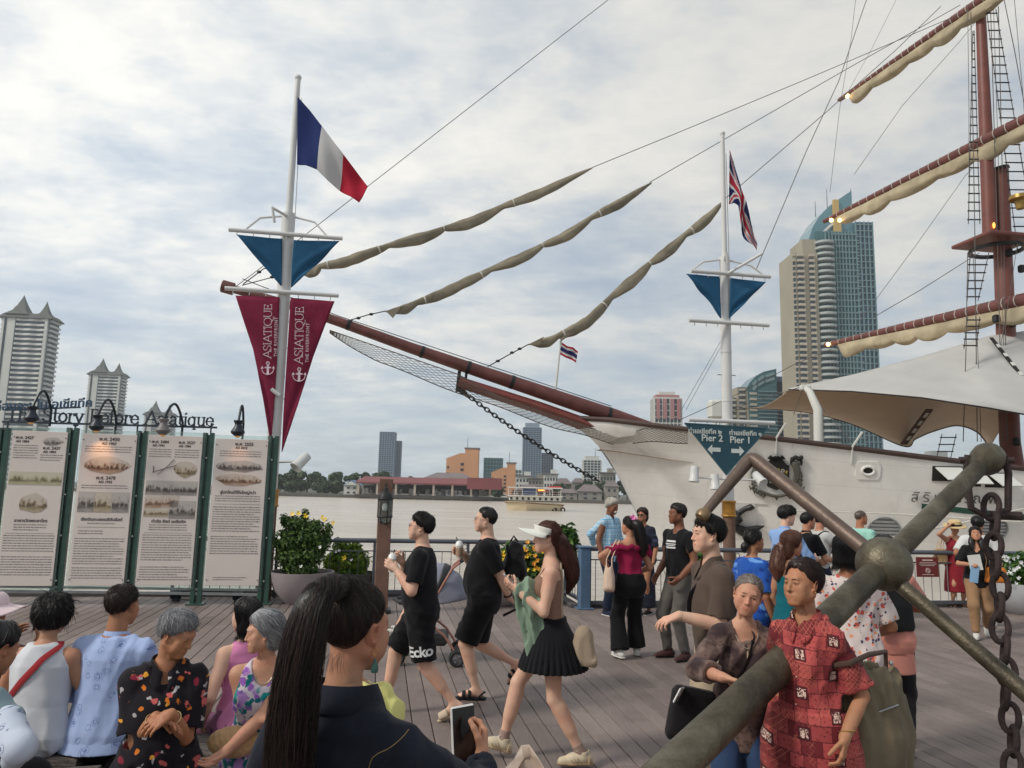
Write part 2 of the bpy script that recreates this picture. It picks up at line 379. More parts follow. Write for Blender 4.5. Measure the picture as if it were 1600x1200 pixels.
def railing(a0,a1,b,label,dirA=True,name='railing',bars=True,mat_bar=None,bot=.1):
	mid=AB((a0+a1)/2,b)if dirA else AB(b,(a0+a1)/2)
	t=thing(name,label,'railing',(0,0,0),0,'riverside railings')
	pt=(lambda s,z:AB(s,b,z))if dirA else(lambda s,z:AB(b,s,z))
	m=MB();m.tube([pt(a0,.93),pt(a1,.93)],.038,12);m.build('handrail',M_STEEL,t)
	m=MB();m.bar(pt(a0,.76),pt(a1,.76),.03,.018);m.build('top_rail',M_STEEL,t)
	m=MB();m.bar(pt(a0,bot),pt(a1,bot),.05,.05);m.build('bottom_rail',M_STEEL,t)
	n=max(1,round((a1-a0)/1.5));k=0
	for i in range(n+1):
		s=a0+(a1-a0)*i/n;m=MB();m.bar(pt(s,0),pt(s,.915),.045,.045,U if dirA else V);m.build('post',M_STEEL,t)
	bar0=None
	s=a0+.1
	while s<a1-.02:
		m=MB();m.cyl(pt(s,bot),pt(s,.76),.0065,None,6);m.build('baluster',mat_bar or M_STEEL,t);s+=.155
	s=a0+.35
	while s<a1-.1:
		m=MB();m.torus(pt(s,.845),.036,.006,V if dirA else U,16,5);m.build('ring',M_STEEL,t);s+=.72
	return t
railing(-3.2,JOG-.1,QL-.12,'grey tube railing behind the wooden lantern post and the two men carrying cups')
railing(JOG+.12,6.9,QR-.12,'grey tube railing the man in the blue checked shirt leans on')
railing(6.95,13.6,QR-.12,'grey railing with pale bars hung with a small red notice',mat_bar=M_STEELL)
railing(QR-.02,QL-.2,JOG+.02,'short blue-grey railing closing the step in the quay by the blue post',False,bot=.12)
t=thing('corner_post','square blue painted post at the corner of the railing beside the clipped bush','post',AB(JOG+.04,QR-.1))
m=MB();m.box((0,0,.47),(.17,.17,.94),rotQ,.012);m.build('shaft',M_BLUE,t);m=MB();m.box((0,0,.955),(.2,.2,.03),rotQ,.006);m.build('cap',M_BLUE,t)
m=MB();m.box((0,0,.012),(.26,.26,.024),rotQ,.004);m.build('base_plate',M_BLUE,t)
t=thing('notice','small dark red notice with white print hung on the pale railing','notice',onplane(1449,886,AB(8,QR-.18),V))
m=MB();m.box((0,0,0),(.42,.018,.33),rotQ,.004);m.build('plate',plain('notice_red',C(112,34,32),.5),t,0)
m=MB()
for k,(w,z)in enumerate(((.2,.115),(.3,.075),(.33,.05),(.26,.025),(.22,-.125))):m.box(U*0+V*-.0115+Vector((0,0,z)),(w,.004,.009 if k else.022),rotQ)
m.torus(V*-.0115+Vector((0,0,-.06)),.04,.005,V,16,4);m.torus(V*-.0115+Vector((0,0,-.06)),.02,.004,V,12,4)
m.build('print',plain('notice_print',C(215,190,180),.6),t,0)['kind']='stuff'
def m_leaf(name,c1,c2,c3):
	t=NT(name);oi=t.n('ShaderNodeNewGeometry');rnd=oi.outputs['Random Per Island']
	t.col(t.ramp(rnd,[(0,c1),(.5,c2),(1,c3)]));t.rough(.5);t.spec(.35)
	tr=t.n('ShaderNodeBsdfTranslucent');t.L.new(t.ramp(rnd,[(0,c2),(1,c3)]),tr.inputs[0])
	ms=t.n('ShaderNodeMixShader');ms.inputs[0].default_value=.25;t.L.new(t.b.outputs[0],ms.inputs[1]);t.L.new(tr.outputs[0],ms.inputs[2]);t.L.new(ms.outputs[0],t.out.inputs[0]);return t.m
def leaf_mesh(name,blobs,n,size,shell=.55,up=.3,aspect=1.7,fold=.25,seed=1):
	"""blobs: list of (centre, radii). Leaves: two-triangle folded diamonds spread through the volume, denser near the outside"""
	g=np.random.default_rng(seed);vol=np.array([b[1][0]*b[1][1]*b[1][2]for b in blobs])**.7;ids=g.choice(len(blobs),n,p=vol/vol.sum())
	d=g.normal(size=(n,3));d/=np.linalg.norm(d,axis=1)[:,None];rad=shell+(1-shell)*g.random(n)**.6;rad*=1+.16*g.normal(size=n)*(g.random(n)<.35)
	cen=np.array([b[0]for b in blobs],float)[ids];rr=np.array([b[1]for b in blobs],float)[ids]
	p=cen+d*rr*rad[:,None]
	nr=d*.8+g.normal(size=(n,3))*.6;nr[:,2]+=up;nr/=np.linalg.norm(nr,axis=1)[:,None]
	ax=np.cross(nr,g.normal(size=(n,3)));ax/=np.linalg.norm(ax,axis=1)[:,None]+1e-9;bx=np.cross(nr,ax)
	s=size*(.55+.9*g.random(n))[:,None]
	a=p-ax*s*aspect*.5;c=p+ax*s*aspect*.5-nr*s*.15;l=p-bx*s*.42+nr*s*fold;r=p+bx*s*.42+nr*s*fold;q=p
	v=np.stack([a,l,c,r,q],1).reshape(-1,3);o=np.arange(n)[:,None]*5
	f=np.concatenate([o+np.array([[0,4,1]]),o+np.array([[1,4,2]]),o+np.array([[2,4,3]]),o+np.array([[3,4,0]])]).astype(np.int32)
	return fast_mesh(name,v,f)
M_BARK=plain('bark',C(84,70,58),.85,.2,12,0,.5)
LEAF_FAR=m_leaf('far_leaf',C(46,64,44),C(64,88,56),C(92,112,72))
LEAF_A=m_leaf('shrub_leaf',C(42,66,34),C(72,100,46),C(112,138,66))
LEAF_B=m_leaf('box_leaf',C(60,88,26),C(96,128,34),C(150,172,62))
LEAF_C=m_leaf('glossy_leaf',C(34,62,26),C(58,96,36),C(104,140,62))
def tree(label,base,h,r,seed,leaf=LEAF_FAR,n=500,name='tree',size=1.0,group='trees on the far bank'):
	g=random.Random(seed);t=thing(name,label,'tree',base,0,group)
	m=MB();m.tube([(0,0,-1),(g.uniform(-.3,.3),0,h*.3),(g.uniform(-.6,.6),0,h*.7)],[r*.09,r*.07,r*.03],7)
	for k in range(3):
		a=g.uniform(0,6.28);m.tube([(0,0,h*(.25+.1*k)),(math.cos(a)*r*.5,math.sin(a)*r*.5,h*(.55+.1*k))],[r*.045,r*.02],5)
	m.build('trunk',M_BARK,t)
	bl=[]
	for k in range(8):
		a=g.uniform(0,6.28);q=g.uniform(.15,.75)*r;z=h*g.uniform(.22,.84);s=r*g.uniform(.36,.58);bl.append(((math.cos(a)*q,math.sin(a)*q,z),(s,s,s*.75)))
	link('crown',leaf_mesh('crown',bl,n,size,.35,seed=seed),leaf,t);return t
mb=MB();BANK=292.0
mb.grid(lambda u,v:Vector((-1500+3000*u,BANK+1+2400*v,-.8)),4,4)
mb.box((0,BANK,-1.9),(3000,2,2.2))
tag(mb.build('far_bank',plain('bank_earth',C(86,84,76),.9,.25,.02),None,0),kind='structure')
def bpx(px,py,d):return P(px,py,d)
M_GLASSB=plain('tower_glass_blue',C(62,86,106),.15,.3,.09);M_GLASST=plain('tower_glass_teal',C(64,102,106),.18,.25,.08)
M_GLASSD=plain('tower_glass_dark',C(62,76,88),.2,.3,.12);M_WHITE=plain('tower_white',C(206,206,200),.7,.06,.05)
M_BEIGE=plain('tower_beige',C(154,146,128),.75,.1,.06);M_PINK=plain('tower_pink',C(172,122,122),.75,.1,.06)
M_ORNG=plain('orange_wall',C(205,152,112),.8,.08,.1);M_ROOFG=plain('grey_green_roof',C(86,90,86),.75,.12,.1)
M_REDR=plain('red_roof',C(122,60,62),.6,.12,.15);M_BLUER=plain('blue_roof',C(96,128,160),.6,.1,.2);M_GREYR=plain('grey_roof',C(122,112,112),.8,.15,.2)
M_WIN=plain('far_window',C(52,58,64),.25,.3,.4)
def zof(px,py,d):return P(px,py,d).z
def block(px0,px1,ytop,d,depth=None,zbase=-1):
	"""footprint facing the viewer between two sight lines, and its height"""
	A=P(px0,ytop,d);B=P(px1,ytop,d);w=B.x-A.x;c=(A+B)/2;return Vector((c.x,c.y,zbase)),w,c.z-zbase,depth or w*.7
def glass_tower(label,px0,px1,ytop,d,mat,floors,fins,name='tower',frame=None,cap=0,depth=None,yaw=0,slab=.35):
	base,w,h,dp=block(px0,px1,ytop,d,depth);t=thing(name,label,'tower',base,yaw)
	m=MB();m.box((0,dp/2,h/2),(w,dp,h));m.build('glass_wall',mat,t,0)
	fr=frame or M_WHITE
	m=MB()
	for k in range(floors+1):m.box((0,dp/2,h*k/floors),(w+slab*1.2,dp+slab*1.2,h/floors*.22))
	m.build('floor_slab',fr,t,0)['kind']='stuff'
	m=MB()
	for k in range(fins+1):
		x=-w/2+w*k/fins
		m.box((x,-slab*.4,h/2),(w/fins*.16,slab*1.9,h-.02));m.box((x,dp+slab*.4,h/2),(w/fins*.16,slab*1.9,h-.02))
	nf=max(2,round(fins*dp/w))
	for k in range(nf+1):
		for sx in(-1,1):m.box((sx*(w/2+slab*.4),dp*k/nf,h/2),(slab*1.9,dp/nf*.16,h-.04))
	m.build('mullion',fr,t,0)['kind']='stuff'
	if cap:
		m=MB();m.box((0,dp/2,h+cap/2),(w*.8,dp*.8,cap));m.build('roof_house',fr,t,0)
		m=MB();m.cyl((w*.2,dp*.4,h+cap),(w*.2,dp*.4,h+cap*3),.2,.1,6);m.build('antenna',M_DARK,t)
	return t
FRB=plain('frame_bluegrey',C(138,152,168),.6,.08,.2)
glass_tower('blue glass tower with white grid top alone above the trees',594,617,675,760,M_GLASSB,30,6,frame=FRB)
glass_tower('lower right half of the pair of blue glass towers above the trees',617.5,627,689,775,M_GLASSB,27,3,frame=FRB)
glass_tower('tall dark blue glass tower behind the sloping chain',818,846,668,640,M_GLASSB,34,7,frame=FRB,cap=4)
glass_tower('shorter blue glass tower just right of the tall dark blue one',846.5,864,708,660,M_GLASSD,26,5,frame=FRB)
glass_tower('teal glass office block between the two orange buildings',757,785,716,470,M_GLASST,10,6,frame=plain('frame_teal',C(96,122,128),.6))
glass_tower('white and blue apartment block right of the dark blue towers',912,939,719,560,M_GLASSD,14,5,frame=M_WHITE,cap=3)
glass_tower('pale low office block behind the right orange building',786,815,734,500,M_GLASST,7,6,frame=M_WHITE)
t=glass_tower('white apartment tower with pink upper storeys left of the sign mast',1023,1064,622,470,M_GLASSD,16,7,frame=M_WHITE,slab=.6)
base,w,h,dp=block(1023,1064,622,470)
m=MB()
for x in(-.38,-.12,.16,.4):m.box((x*w,-.9,h*.89),(w*.13,1.2,h*.2))
m.box((0,dp/2,h+1.1),(w*.9,dp*.9,2.1));m.build('pink_panel',M_PINK,t,0)['kind']='stuff'
m=MB();m.box((0,dp/2,h+3.2),(w*.62,dp*.6,2.2));m.build('roof_house',M_WHITE,t,0)
def orange(label,px0,px1,pxt,ylow,ytop,d,mirror=False):
	base,w,h,dp=block(px0,px1,ytop,d);hl=zof(px0,ylow,d)+1;xt=(P(pxt,700,d).x-base.x);t=thing('orange_building',label,'building',base)
	m=MB();m.poly([(-w/2,0,0),(xt,0,0),(xt,0,hl+(h-hl)*.55),(xt-(xt+w/2)*.25,0,hl+(h-hl)*.55),(-w/2,0,hl)],(0,1,0),.1)
	for v in range(len(m.v)):m.v[v]=(m.v[v][0],0 if m.v[v][1]>0 else dp,m.v[v][2])
	m.build('wing',M_ORNG,t,0)
	m=MB();m.box(((xt+w/2)/2,dp/2-.4,h/2),(w/2-xt-.01,dp,h));m.build('stair_tower',M_ORNG,t,0)
	for k in range(5):
		m=MB();m.box((xt-(w*.08),-.06,hl*(.25+.15*k)),(w*.1,.2,h*.055));m.build('window',M_WIN,t,0)
		if k<4:m=MB();m.box((-w*.44,-.06,hl*(.25+.17*k)),(w*.05,.2,h*.05));m.build('window',M_WIN,t,0)
	m=MB();m.cyl((xt+1,dp*.3,h),(xt+1,dp*.3,h+6),.15,.1,6);m.build('antenna',M_DARK,t)
	m=MB();m.box(((xt+w/2)/2,dp/2-.4,h+.3),(w/2-xt+.8,dp+.6,.6));m.build('roof_edge',M_GREYR,t,0);return t
orange('orange concrete building with a square stair tower behind the red pier roof',698,748,727,716,701,400)
orange('orange framed building cut off by the ferry, right of the teal block',768,806,793,738,724,380)
def hip(label,px0,px1,yr,ye,d,roofm,wallm,name='house',cat='house',group=None,wins=0,ridge=.45,gable=False,depth=None):
	A=P(px0,ye,d);B=P(px1,ye,d);w=B.x-A.x;c=(A+B)/2;he=c.z+1;hr=zof((px0+px1)/2,yr,d)+1;dp=depth or w*.6
	t=thing(name,label,cat,(c.x,c.y,-1),0,group);m=MB();m.box((0,dp/2,he/2),(w*.92,dp*.92,he));m.build('wall',wallm,t,0)
	m=MB();r=w/2*ridge;e=.3
	if gable:vs=[(-w/2,-e,he),(w/2,-e,he),(w/2,dp,he),(-w/2,dp,he),(0,-e,hr),(0,dp,hr)];fs=[(0,1,4),(1,2,5,4),(2,3,5),(3,0,4,5),(3,2,1,0)]
	else:vs=[(-w/2,-e,he),(w/2,-e,he),(w/2,dp,he),(-w/2,dp,he),(-r,dp/2,hr),(r,dp/2,hr)];fs=[(0,1,5,4),(1,2,5),(2,3,4,5),(3,0,4),(3,2,1,0)]
	m.add(vs,fs);rf=m.build('roof',roofm,t,0)
	if gable:
		m=MB();m.poly([(-w*.42,0,he),(w*.42,0,he),(0,0,hr-.5)],(0,1,0),.2);
		for v in range(len(m.v)):m.v[v]=(m.v[v][0],m.v[v][1]-.42,m.v[v][2])
		m.build('gable_wall',wallm,t,0)
	for k in range(wins):
		x=-w*.36+w*.72*(k%max(1,wins//2)+.5)/max(1,wins//2);z=he*(.72 if k<wins//2 else.25)
		m=MB();m.box((x,dp*.04-.04,z),(w*.14,.12,he*.2));m.build('window',M_WIN,t,0)
	return t
hip('dark purple grey hipped roof hall behind the red pier roof',655,745,738,750,330,M_GREYR,M_GREYR)
hip('left of two white houses with blue gable roofs by the water',536,562,750,758,297,M_BLUER,M_WHITE,'house','house','white houses on the far bank',4,gable=True,depth=9)
hip('right of two white houses with blue gable roofs by the water',564,588,751,758.5,298,M_BLUER,M_WHITE,'house','house','white houses on the far bank',4,gable=True,depth=9)
lows=[(806,832,744,752,'flat'),(826,852,748,757,'flat'),(850,872,741,750,'flat'),(866,894,747,756,'hip'),(893,915,747,754,'hip'),(938,962,739,747,'flat'),(872,903,764,770,'hip'),(902,942,757,768,'hip'),(806,846,757,766,'hip'),(944,968,752,760,'hip')]
adj=['pale flat roofed low building just behind the ferry','grey stepped low building above the ferry roof','white and grey house right of the ferry funnel','dark grey hipped house left of the bank trees','brown roofed hall behind the dark bank trees','cream low block beside the ship bow','small grey roofed shed at the waterline','long weathered roof shed by the waterline left of the bow','grey boathouse hidden behind the ferry','grey roof close to the ship bow']
for i,(a0,a1,y0,y1,k)in enumerate(lows):
	d=330-i*3 if i<6 else 300
	if k=='hip':hip(adj[i],a0,a1,y0,y1,d,M_GREYR,plain('shed_wall',C(142,138,130),.8,.2,.3),'house','house','low houses on the far bank',4)
	else:
		base,w,h,dp=block(a0,a1,y0,d);t=thing('house',adj[i],'house',base,0,'low houses on the far bank')
		m=MB();m.box((0,dp/2,h/2),(w,dp,h));m.box((w*.2,dp/2,h+1),(w*.4,dp*.6,2));m.build('wall',M_WHITE if i%2==0 else plain('shed_wall',C(142,138,130),.8,.2,.3),t,0)
		m=MB()
		for r_ in range(3):
			for q in range(5):m.box((-w*.4+w*.2*q,-.03,h*(.3+.25*r_)),(w*.11,.1,h*.12))
		m.build('window',M_WIN,t,0)['kind']='stuff'
		m=MB();m.box((0,dp/2-.3,h+.15),(w+1,dp+1,.3));m.build('roof',M_GREYR,t,0)
t=thing('pier_shed','long open pier shed with a red roof and pale columns on the far bank','shed',P(665,780,286));bx=t.location.copy();t.location.z=0;bx.z=0
xl,xr=P(556,760,286).x-bx.x,P(770,760,286).x-bx.x;zt,ze=zof(665,746,286),zof(665,755,286)
m=MB();m.add([(xl,-1,ze),(xr,-1,ze),(xr,14,ze),(xl,14,ze),(xl+2,6,zt),(xr-6,6,zt),(xl,-1,ze-.5),(xr,-1,ze-.5),(xr,14,ze-.5),(xl,14,ze-.5)],[(0,1,5,4),(1,2,5),(2,3,4,5),(3,0,4),(6,7,1,0),(7,8,2,1),(8,9,3,2),(9,6,0,3),(9,8,7,6)]);m.build('roof',M_REDR,t,0)
m=MB();m.box((xr-3,-2.5,(zt+ze)/2-.8),(13,2.6,(zt-ze)*1.5+1));m.build('red_end_roof',M_REDR,t,0)
for k in range(8):
	m=MB();m.box((xl+1+(xr-xl-2)*k/7,0,(ze-.5-2)/2),(.8,.8,ze-.5+2));m.build('column',plain('pier_column',C(176,164,150),.8),t,0)
m=MB();m.box(((xl+xr)/2,5,-1.1),(xr-xl,13,1.2));m.build('pier_deck',plain('pier_deck',C(70,66,62),.9),t,0)
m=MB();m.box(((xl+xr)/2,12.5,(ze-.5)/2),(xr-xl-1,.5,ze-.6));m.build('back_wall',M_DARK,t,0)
rr=random.Random(3)
m=MB()
for k in range(46):
	x=rr.uniform(xl+1,xr-1);m.box((x,rr.uniform(1,9),.2+rr.uniform(.2,.9)),(rr.uniform(.4,1.6),.6,rr.uniform(1.2,2.6)))
tag(m.build('pier_clutter',plain('clutter',C(150,146,142),.8,.5,.6),t,0),kind='stuff')
def small_boat(label,px0,px1,yw,h,d,c):
	A,B=G(px0,yw,WATER),G(px1,yw,WATER);cpos=(A+B)/2;L=(B-A).length;t=thing('moored_boat',label,'boat',cpos,0,'boats moored at the far pier')
	m=MB();q=[(-.5,.0),(-.46,.35),(-.2,.5),(.3,.5),(.5,.0)]
	pts=[(-.5*L,0),(-.3*L,.13*L),(.42*L,.13*L),(.5*L,.09*L),(.5*L,-.09*L),(.42*L,-.13*L),(-.3*L,-.13*L)]
	n=len(pts);vs=[(x*.93,y*.8,-.2)for x,y in pts]+[(x,y,h*.45)for x,y in pts]
	m.add(vs,[tuple(range(n))[::-1],tuple(range(n,2*n))]+[(i,(i+1)%n,(i+1)%n+n,i+n)for i in range(n)]);m.build('hull',c,t,0)
	m=MB();m.box((L*.08,0,h*.45+h*.22),(L*.5,L*.16,h*.44),None,.1);m.build('cabin',c,t,0)
	m=MB();m.box((L*.08,-L*.081,h*.72),(L*.44,.06,h*.16));m.build('window',M_WIN,t,0)
	m=MB();m.cyl((L*.05,0,h*.8),(L*.05,0,h*1.7),.06,.04,6);m.build('mast',M_WHITE,t)
small_boat('pale grey patrol boat moored under the red pier roof',668,714,780,3.2,280,plain('boat_grey',C(150,162,172),.5))
small_boat('white motor boat moored at the right end of the red pier',762,786,781.5,3.0,270,M_WHITE)
small_boat('small grey boat moored left of the white motor boat',738,758,780.5,2.2,278,plain('boat_grey',C(150,162,172),.5))
TL=['tree at the left end of the far bank treeline beside the mast','dense dark tree on the far bank left of the white houses','round crowned tree above the white houses','tree on the far bank just left of the lantern post','low tree at the waterline left of the white houses']
tp=[(446,738,13),(462,731,17),(480,729,16),(497,735,15),(514,738,14),(528,734,16),(547,742,13),(566,737,15),(585,728,19),(600,735,16),(454,752,10),(472,750,9),(506,750,10),(523,752,9),(432,741,13),(418,745,12)]
ORD=['leftmost','second','third','fourth','fifth','sixth','seventh','eighth','ninth','tenth','eleventh','twelfth','thirteenth','fourteenth','fifteenth','rightmost'];rank=sorted(range(len(tp)),key=lambda k:tp[k][0])
for i,(px,yt,w)in enumerate(tp):
	d=318+(i*37)%45 if i<10 else 303+i;base=P(px,760,d);base.z=-1;h=zof(px,yt,d)+1
	k_=rank.index(i);tree(('%s tree%s in the treeline left of the red pier'%(ORD[k_],'' if k_ in(0,15)else ' from the left')),base,h,w*d/1180*.95,40+i,n=900,size=1.0*d/310)
for i,(px,yt,w)in enumerate([(872,756,12),(889,752,14),(906,757,12),(922,751,15),(938,748,14),(951,742,14),(962,745,12),(779,752,11),(640,742,8),(980,748,12)]):
	d=308+(i*17)%22;base=P(px,760,d);base.z=-1;h=zof(px,yt,d)+1
	tree('%s low dark tree%s between the ferry and the ship bow'%(('rightmost','')if i==6 else(ORD[i],'' if i==0 else ' from the left'))if i<7 else('small tree at the right end of the red pier roof','small tree at the left end of the red pier','dark tree right beside the ship stem')[i-7],base,h,w*d/1180*.9,90+i,n=700,size=1.0)
def spire_tower(label,pxl,pxr,ytop,d,floors):
	base,w,h,dp=block(pxl,pxr,ytop,d);w*=.78;dp=w*.5;t=thing('apartment_tower',label,'tower',base,R(5),'white towers with spired roofs')
	m=MB();m.box((0,dp/2,h/2),(w*.96,dp*.96,h));m.build('core',M_GLASSD,t,0)
	m=MB();m.box((-w*.30,dp*.012,h/2),(w*.17,dp*.1,h));m.box((w*.45,0,h/2),(w*.06,dp*.12,h));m.box((-w*.47,dp*.03,h/2),(w*.05,dp*.12,h));m.build('pier_wall',M_WHITE,t,0)
	m=MB()
	for s in(-.195,-.405):m.box((s*w,dp*-.045,h/2),(w*.018,dp*.03,h))
	m.build('dark_groove',M_GLASSD,t,0)
	m=MB();fh=h/floors
	for k in range(floors):
		z=fh*(k+.5);n=16;pts=[]
		for i in range(n+1):
			x=-w*.185+w*.61*i/n;y=-dp*.055*(1+.55*math.cos(i/n*4*math.pi))+dp*.02;pts.append((x,y))
		vs=[]
		for x,y in pts:vs+=[(x,y,z-fh*.22),(x,y,z+fh*.2),(x,dp*.06,z+fh*.2),(x,dp*.06,z-fh*.22)]
		fs=[]
		for i in range(n):
			for q in range(4):fs.append((i*4+q,i*4+(q+1)%4,(i+1)*4+(q+1)%4,(i+1)*4+q))
		m.add(vs,fs)
		m.box((-w*.5,dp*.5,z),(w*.1,dp*.8,fh*.42));m.box((w*.5,dp*.5,z),(w*.08,dp*.8,fh*.42))
	m.build('balcony',M_WHITE,t,0)['kind']='stuff'
	m=MB();hh=w*.06
	m.add([(-w*.57,-dp*.1,h),(w*.57,-dp*.1,h),(w*.57,dp*1.05,h),(-w*.57,dp*1.05,h),(-w*.46,0,h+hh*1.6),(w*.46,0,h+hh*1.6),(w*.46,dp*.95,h+hh*1.6),(-w*.46,dp*.95,h+hh*1.6),(-w*.57,-dp*.1,h-hh*.4),(w*.57,-dp*.1,h-hh*.4),(w*.57,dp*1.05,h-hh*.4),(-w*.57,dp*1.05,h-hh*.4)],[(0,1,5,4),(1,2,6,5),(2,3,7,6),(3,0,4,7),(4,5,6,7),(8,9,1,0),(9,10,2,1),(10,11,3,2),(11,8,0,3),(11,10,9,8)])
	rf=m.build('roof',M_ROOFG,t,0)
	for(x,r0,hs)in((-.2,.2,.46),(.31,.12,.34),(-.36,.1,.22)):
		m=MB();prof=[(r0*w*1.25,0),(r0*w*.72,hs*w*.22),(r0*w*.42,hs*w*.5),(r0*w*.16,hs*w*.82),(.01,hs*w*1.06)]
		vs=[];
		for r_,z in prof:
			for sx,sy in((-1,-1),(1,-1),(1,1),(-1,1)):vs.append((x*w+sx*r_,dp*.4+sy*r_,h+hh*1.2+z))
		m.add(vs,[(i*4+k,i*4+(k+1)%4,(i+1)*4+(k+1)%4,(i+1)*4+k)for i in range(4)for k in range(4)]);m.build('spire',M_ROOFG,rf,0)
	return t
spire_tower('nearest and tallest of three white towers with spired roofs, cut by the left edge',-4,86,496,450,34)
spire_tower('middle of three white towers with spired roofs above the title sign',134,196,585,620,34)
spire_tower('smallest of three white towers with spired roofs, right of the others',221,274,648,720,34)
def crown_tower():
	d=350;t=thing('residential_tower','tall beige and green glass tower with a curved crown behind the ship yards','tower',(P(1300,700,d).x,d,-1));ox=t.location.x
	X=lambda px,py=600:P(px,py,d).x-ox
	Z=lambda px,py:zof(px,py,d)+1
	x0,x1=X(1244),X(1284);h=Z(1250,395);h2=Z(1270,372)
	m=MB();m.box(((x0+x1)/2,9,h/2),(x1-x0,18,h));m.box(((x1+x0)/2+3,10,h2/2),((x1-x0)*.55,16,h2));m.build('beige_wall',M_BEIGE,t,0)
	m=MB();n=44;xa=x0+(x1-x0)*.3;bw=(x1-x0)*.25
	m.box((xa,-.02,h/2),(bw,.4,h*.96));m.box((x0+(x1-x0)*.74,-.02,h/2),(bw*.8,.4,h*.96));m.box((x0+(x1-x0)*.05,-.02,h/2),(bw*.35,.4,h*.94));m.build('recess',M_GLASSD,t,0)
	m=MB()
	for k in range(n):
		z=h*(k+.5)/n;m.box((xa,-.9,z),(bw,1.5,h/n*.42));m.box((x0+(x1-x0)*.74,-.8,z),(bw*.8,1.3,h/n*.42));m.box((x0+(x1-x0)*.05,-.4,z),(bw*.4,.7,h/n*.3))
	m.build('balcony',plain('balcony_beige',C(176,168,152),.8,.1,.1),t,0)['kind']='stuff'
	gx0,gx1,gx2=X(1280),X(1345,500),X(1372,500)
	prof=[(1268,372),(1275,350),(1285,334),(1300,318),(1318,305),(1338,293)]
	m=MB();top=[(X(a,b),Z(a,b))for a,b in prof]
	ring=[(X(1282),0),(gx1,0)]+[(gx1,top[-1][1])]+[p for p in top[::-1][1:]]
	m.poly([(x,0,z)for x,z in ring],(0,1,0),.1)
	for v in range(len(m.v)):m.v[v]=(m.v[v][0],4 if m.v[v][1]>0 else 20,m.v[v][2])
	m.build('crown_wall',plain('crown_glass',C(92,130,140),.22,.12,.06),t,0)
	m=MB();hs=Z(1320,360);hs2=Z(1360,345)
	m.box(((gx0+gx1)/2+1,9,hs/2),(gx1-gx0-2,14,hs));m.build('glass_wall',M_GLASST,t,0)
	m=MB();m.box(((gx1+gx2)/2,12,hs2/2),(gx2-gx1,20,hs2));m.build('side_glass_wall',M_GLASSB,t,0)
	m=MB();fl=44
	for k in range(fl):
		z=hs*(k+.5)/fl;m.box(((gx0+gx1)/2+1+4,1.6,z),((gx1-gx0)*.62,1.1,hs/fl*.16))
		m.box(((gx1+gx2)/2,1.6,z*hs2/hs),(gx2-gx1+.7,1.1,hs/fl*.12));m.box((gx2+.5,12,z*hs2/hs),(1.0,19,hs/fl*.3))
	m.build('floor_band',plain('floor_band',C(120,144,148),.5),t,0)['kind']='stuff'
	m=MB()
	for k in range(9):m.box((gx0+6+(gx1-gx0-8)*k/8,1.35,hs/2),(.35,.9,hs))
	for k in range(5):m.box((gx1+(gx2-gx1)*k/4,1.35,hs2/2),(.4,.9,hs2))
	m.build('mullion',plain('mullion_teal',C(104,134,140),.5),t,0)['kind']='stuff'
	m=MB();cx=X(1298);rr_=4.6
	for k in range(fl-1):
		z=hs*.985*(k+.5)/fl;m.lathe((cx,2.0,z),[(.01,-.25),(rr_,-.25),(rr_,.85),(.01,.85)],16)
	m.build('round_balcony',plain('round_balcony',C(160,166,164),.6),t)['kind']='stuff'
	m=MB()
	for(y0,y1)in((10,0),(22,3)):
		pass
	for s in(.84,.93):
		pts=[Vector((X(1283)+(top[i][0]-X(1283))*1.0,3.4,top[i][1]*s if i else top[i][1]*s))for i in range(len(top))]
		for a_,b_ in zip(pts[:-1],pts[1:]):m.bar(a_,b_,.6,1.2)
	m.build('crown_band',M_WHITE,t,0)
	m=MB();m.box((X(1321),3.2,Z(1320,332)),(2.6,1.6,15));m.box((X(1322),3.0,Z(1320,358)),(3.4,1.8,8));m.build('gold_panel',plain('gold_panel',C(186,156,96),.6),t,0)
	for px,y0,y1 in((1320,308,280),(1360,330,280),(1300,316,300)):
		m=MB();m.cyl((X(px),12,Z(px,y0)-3),(X(px),12,Z(px,y1)),.22,.12,6);m.build('antenna',M_STEEL,t)
crown_tower()
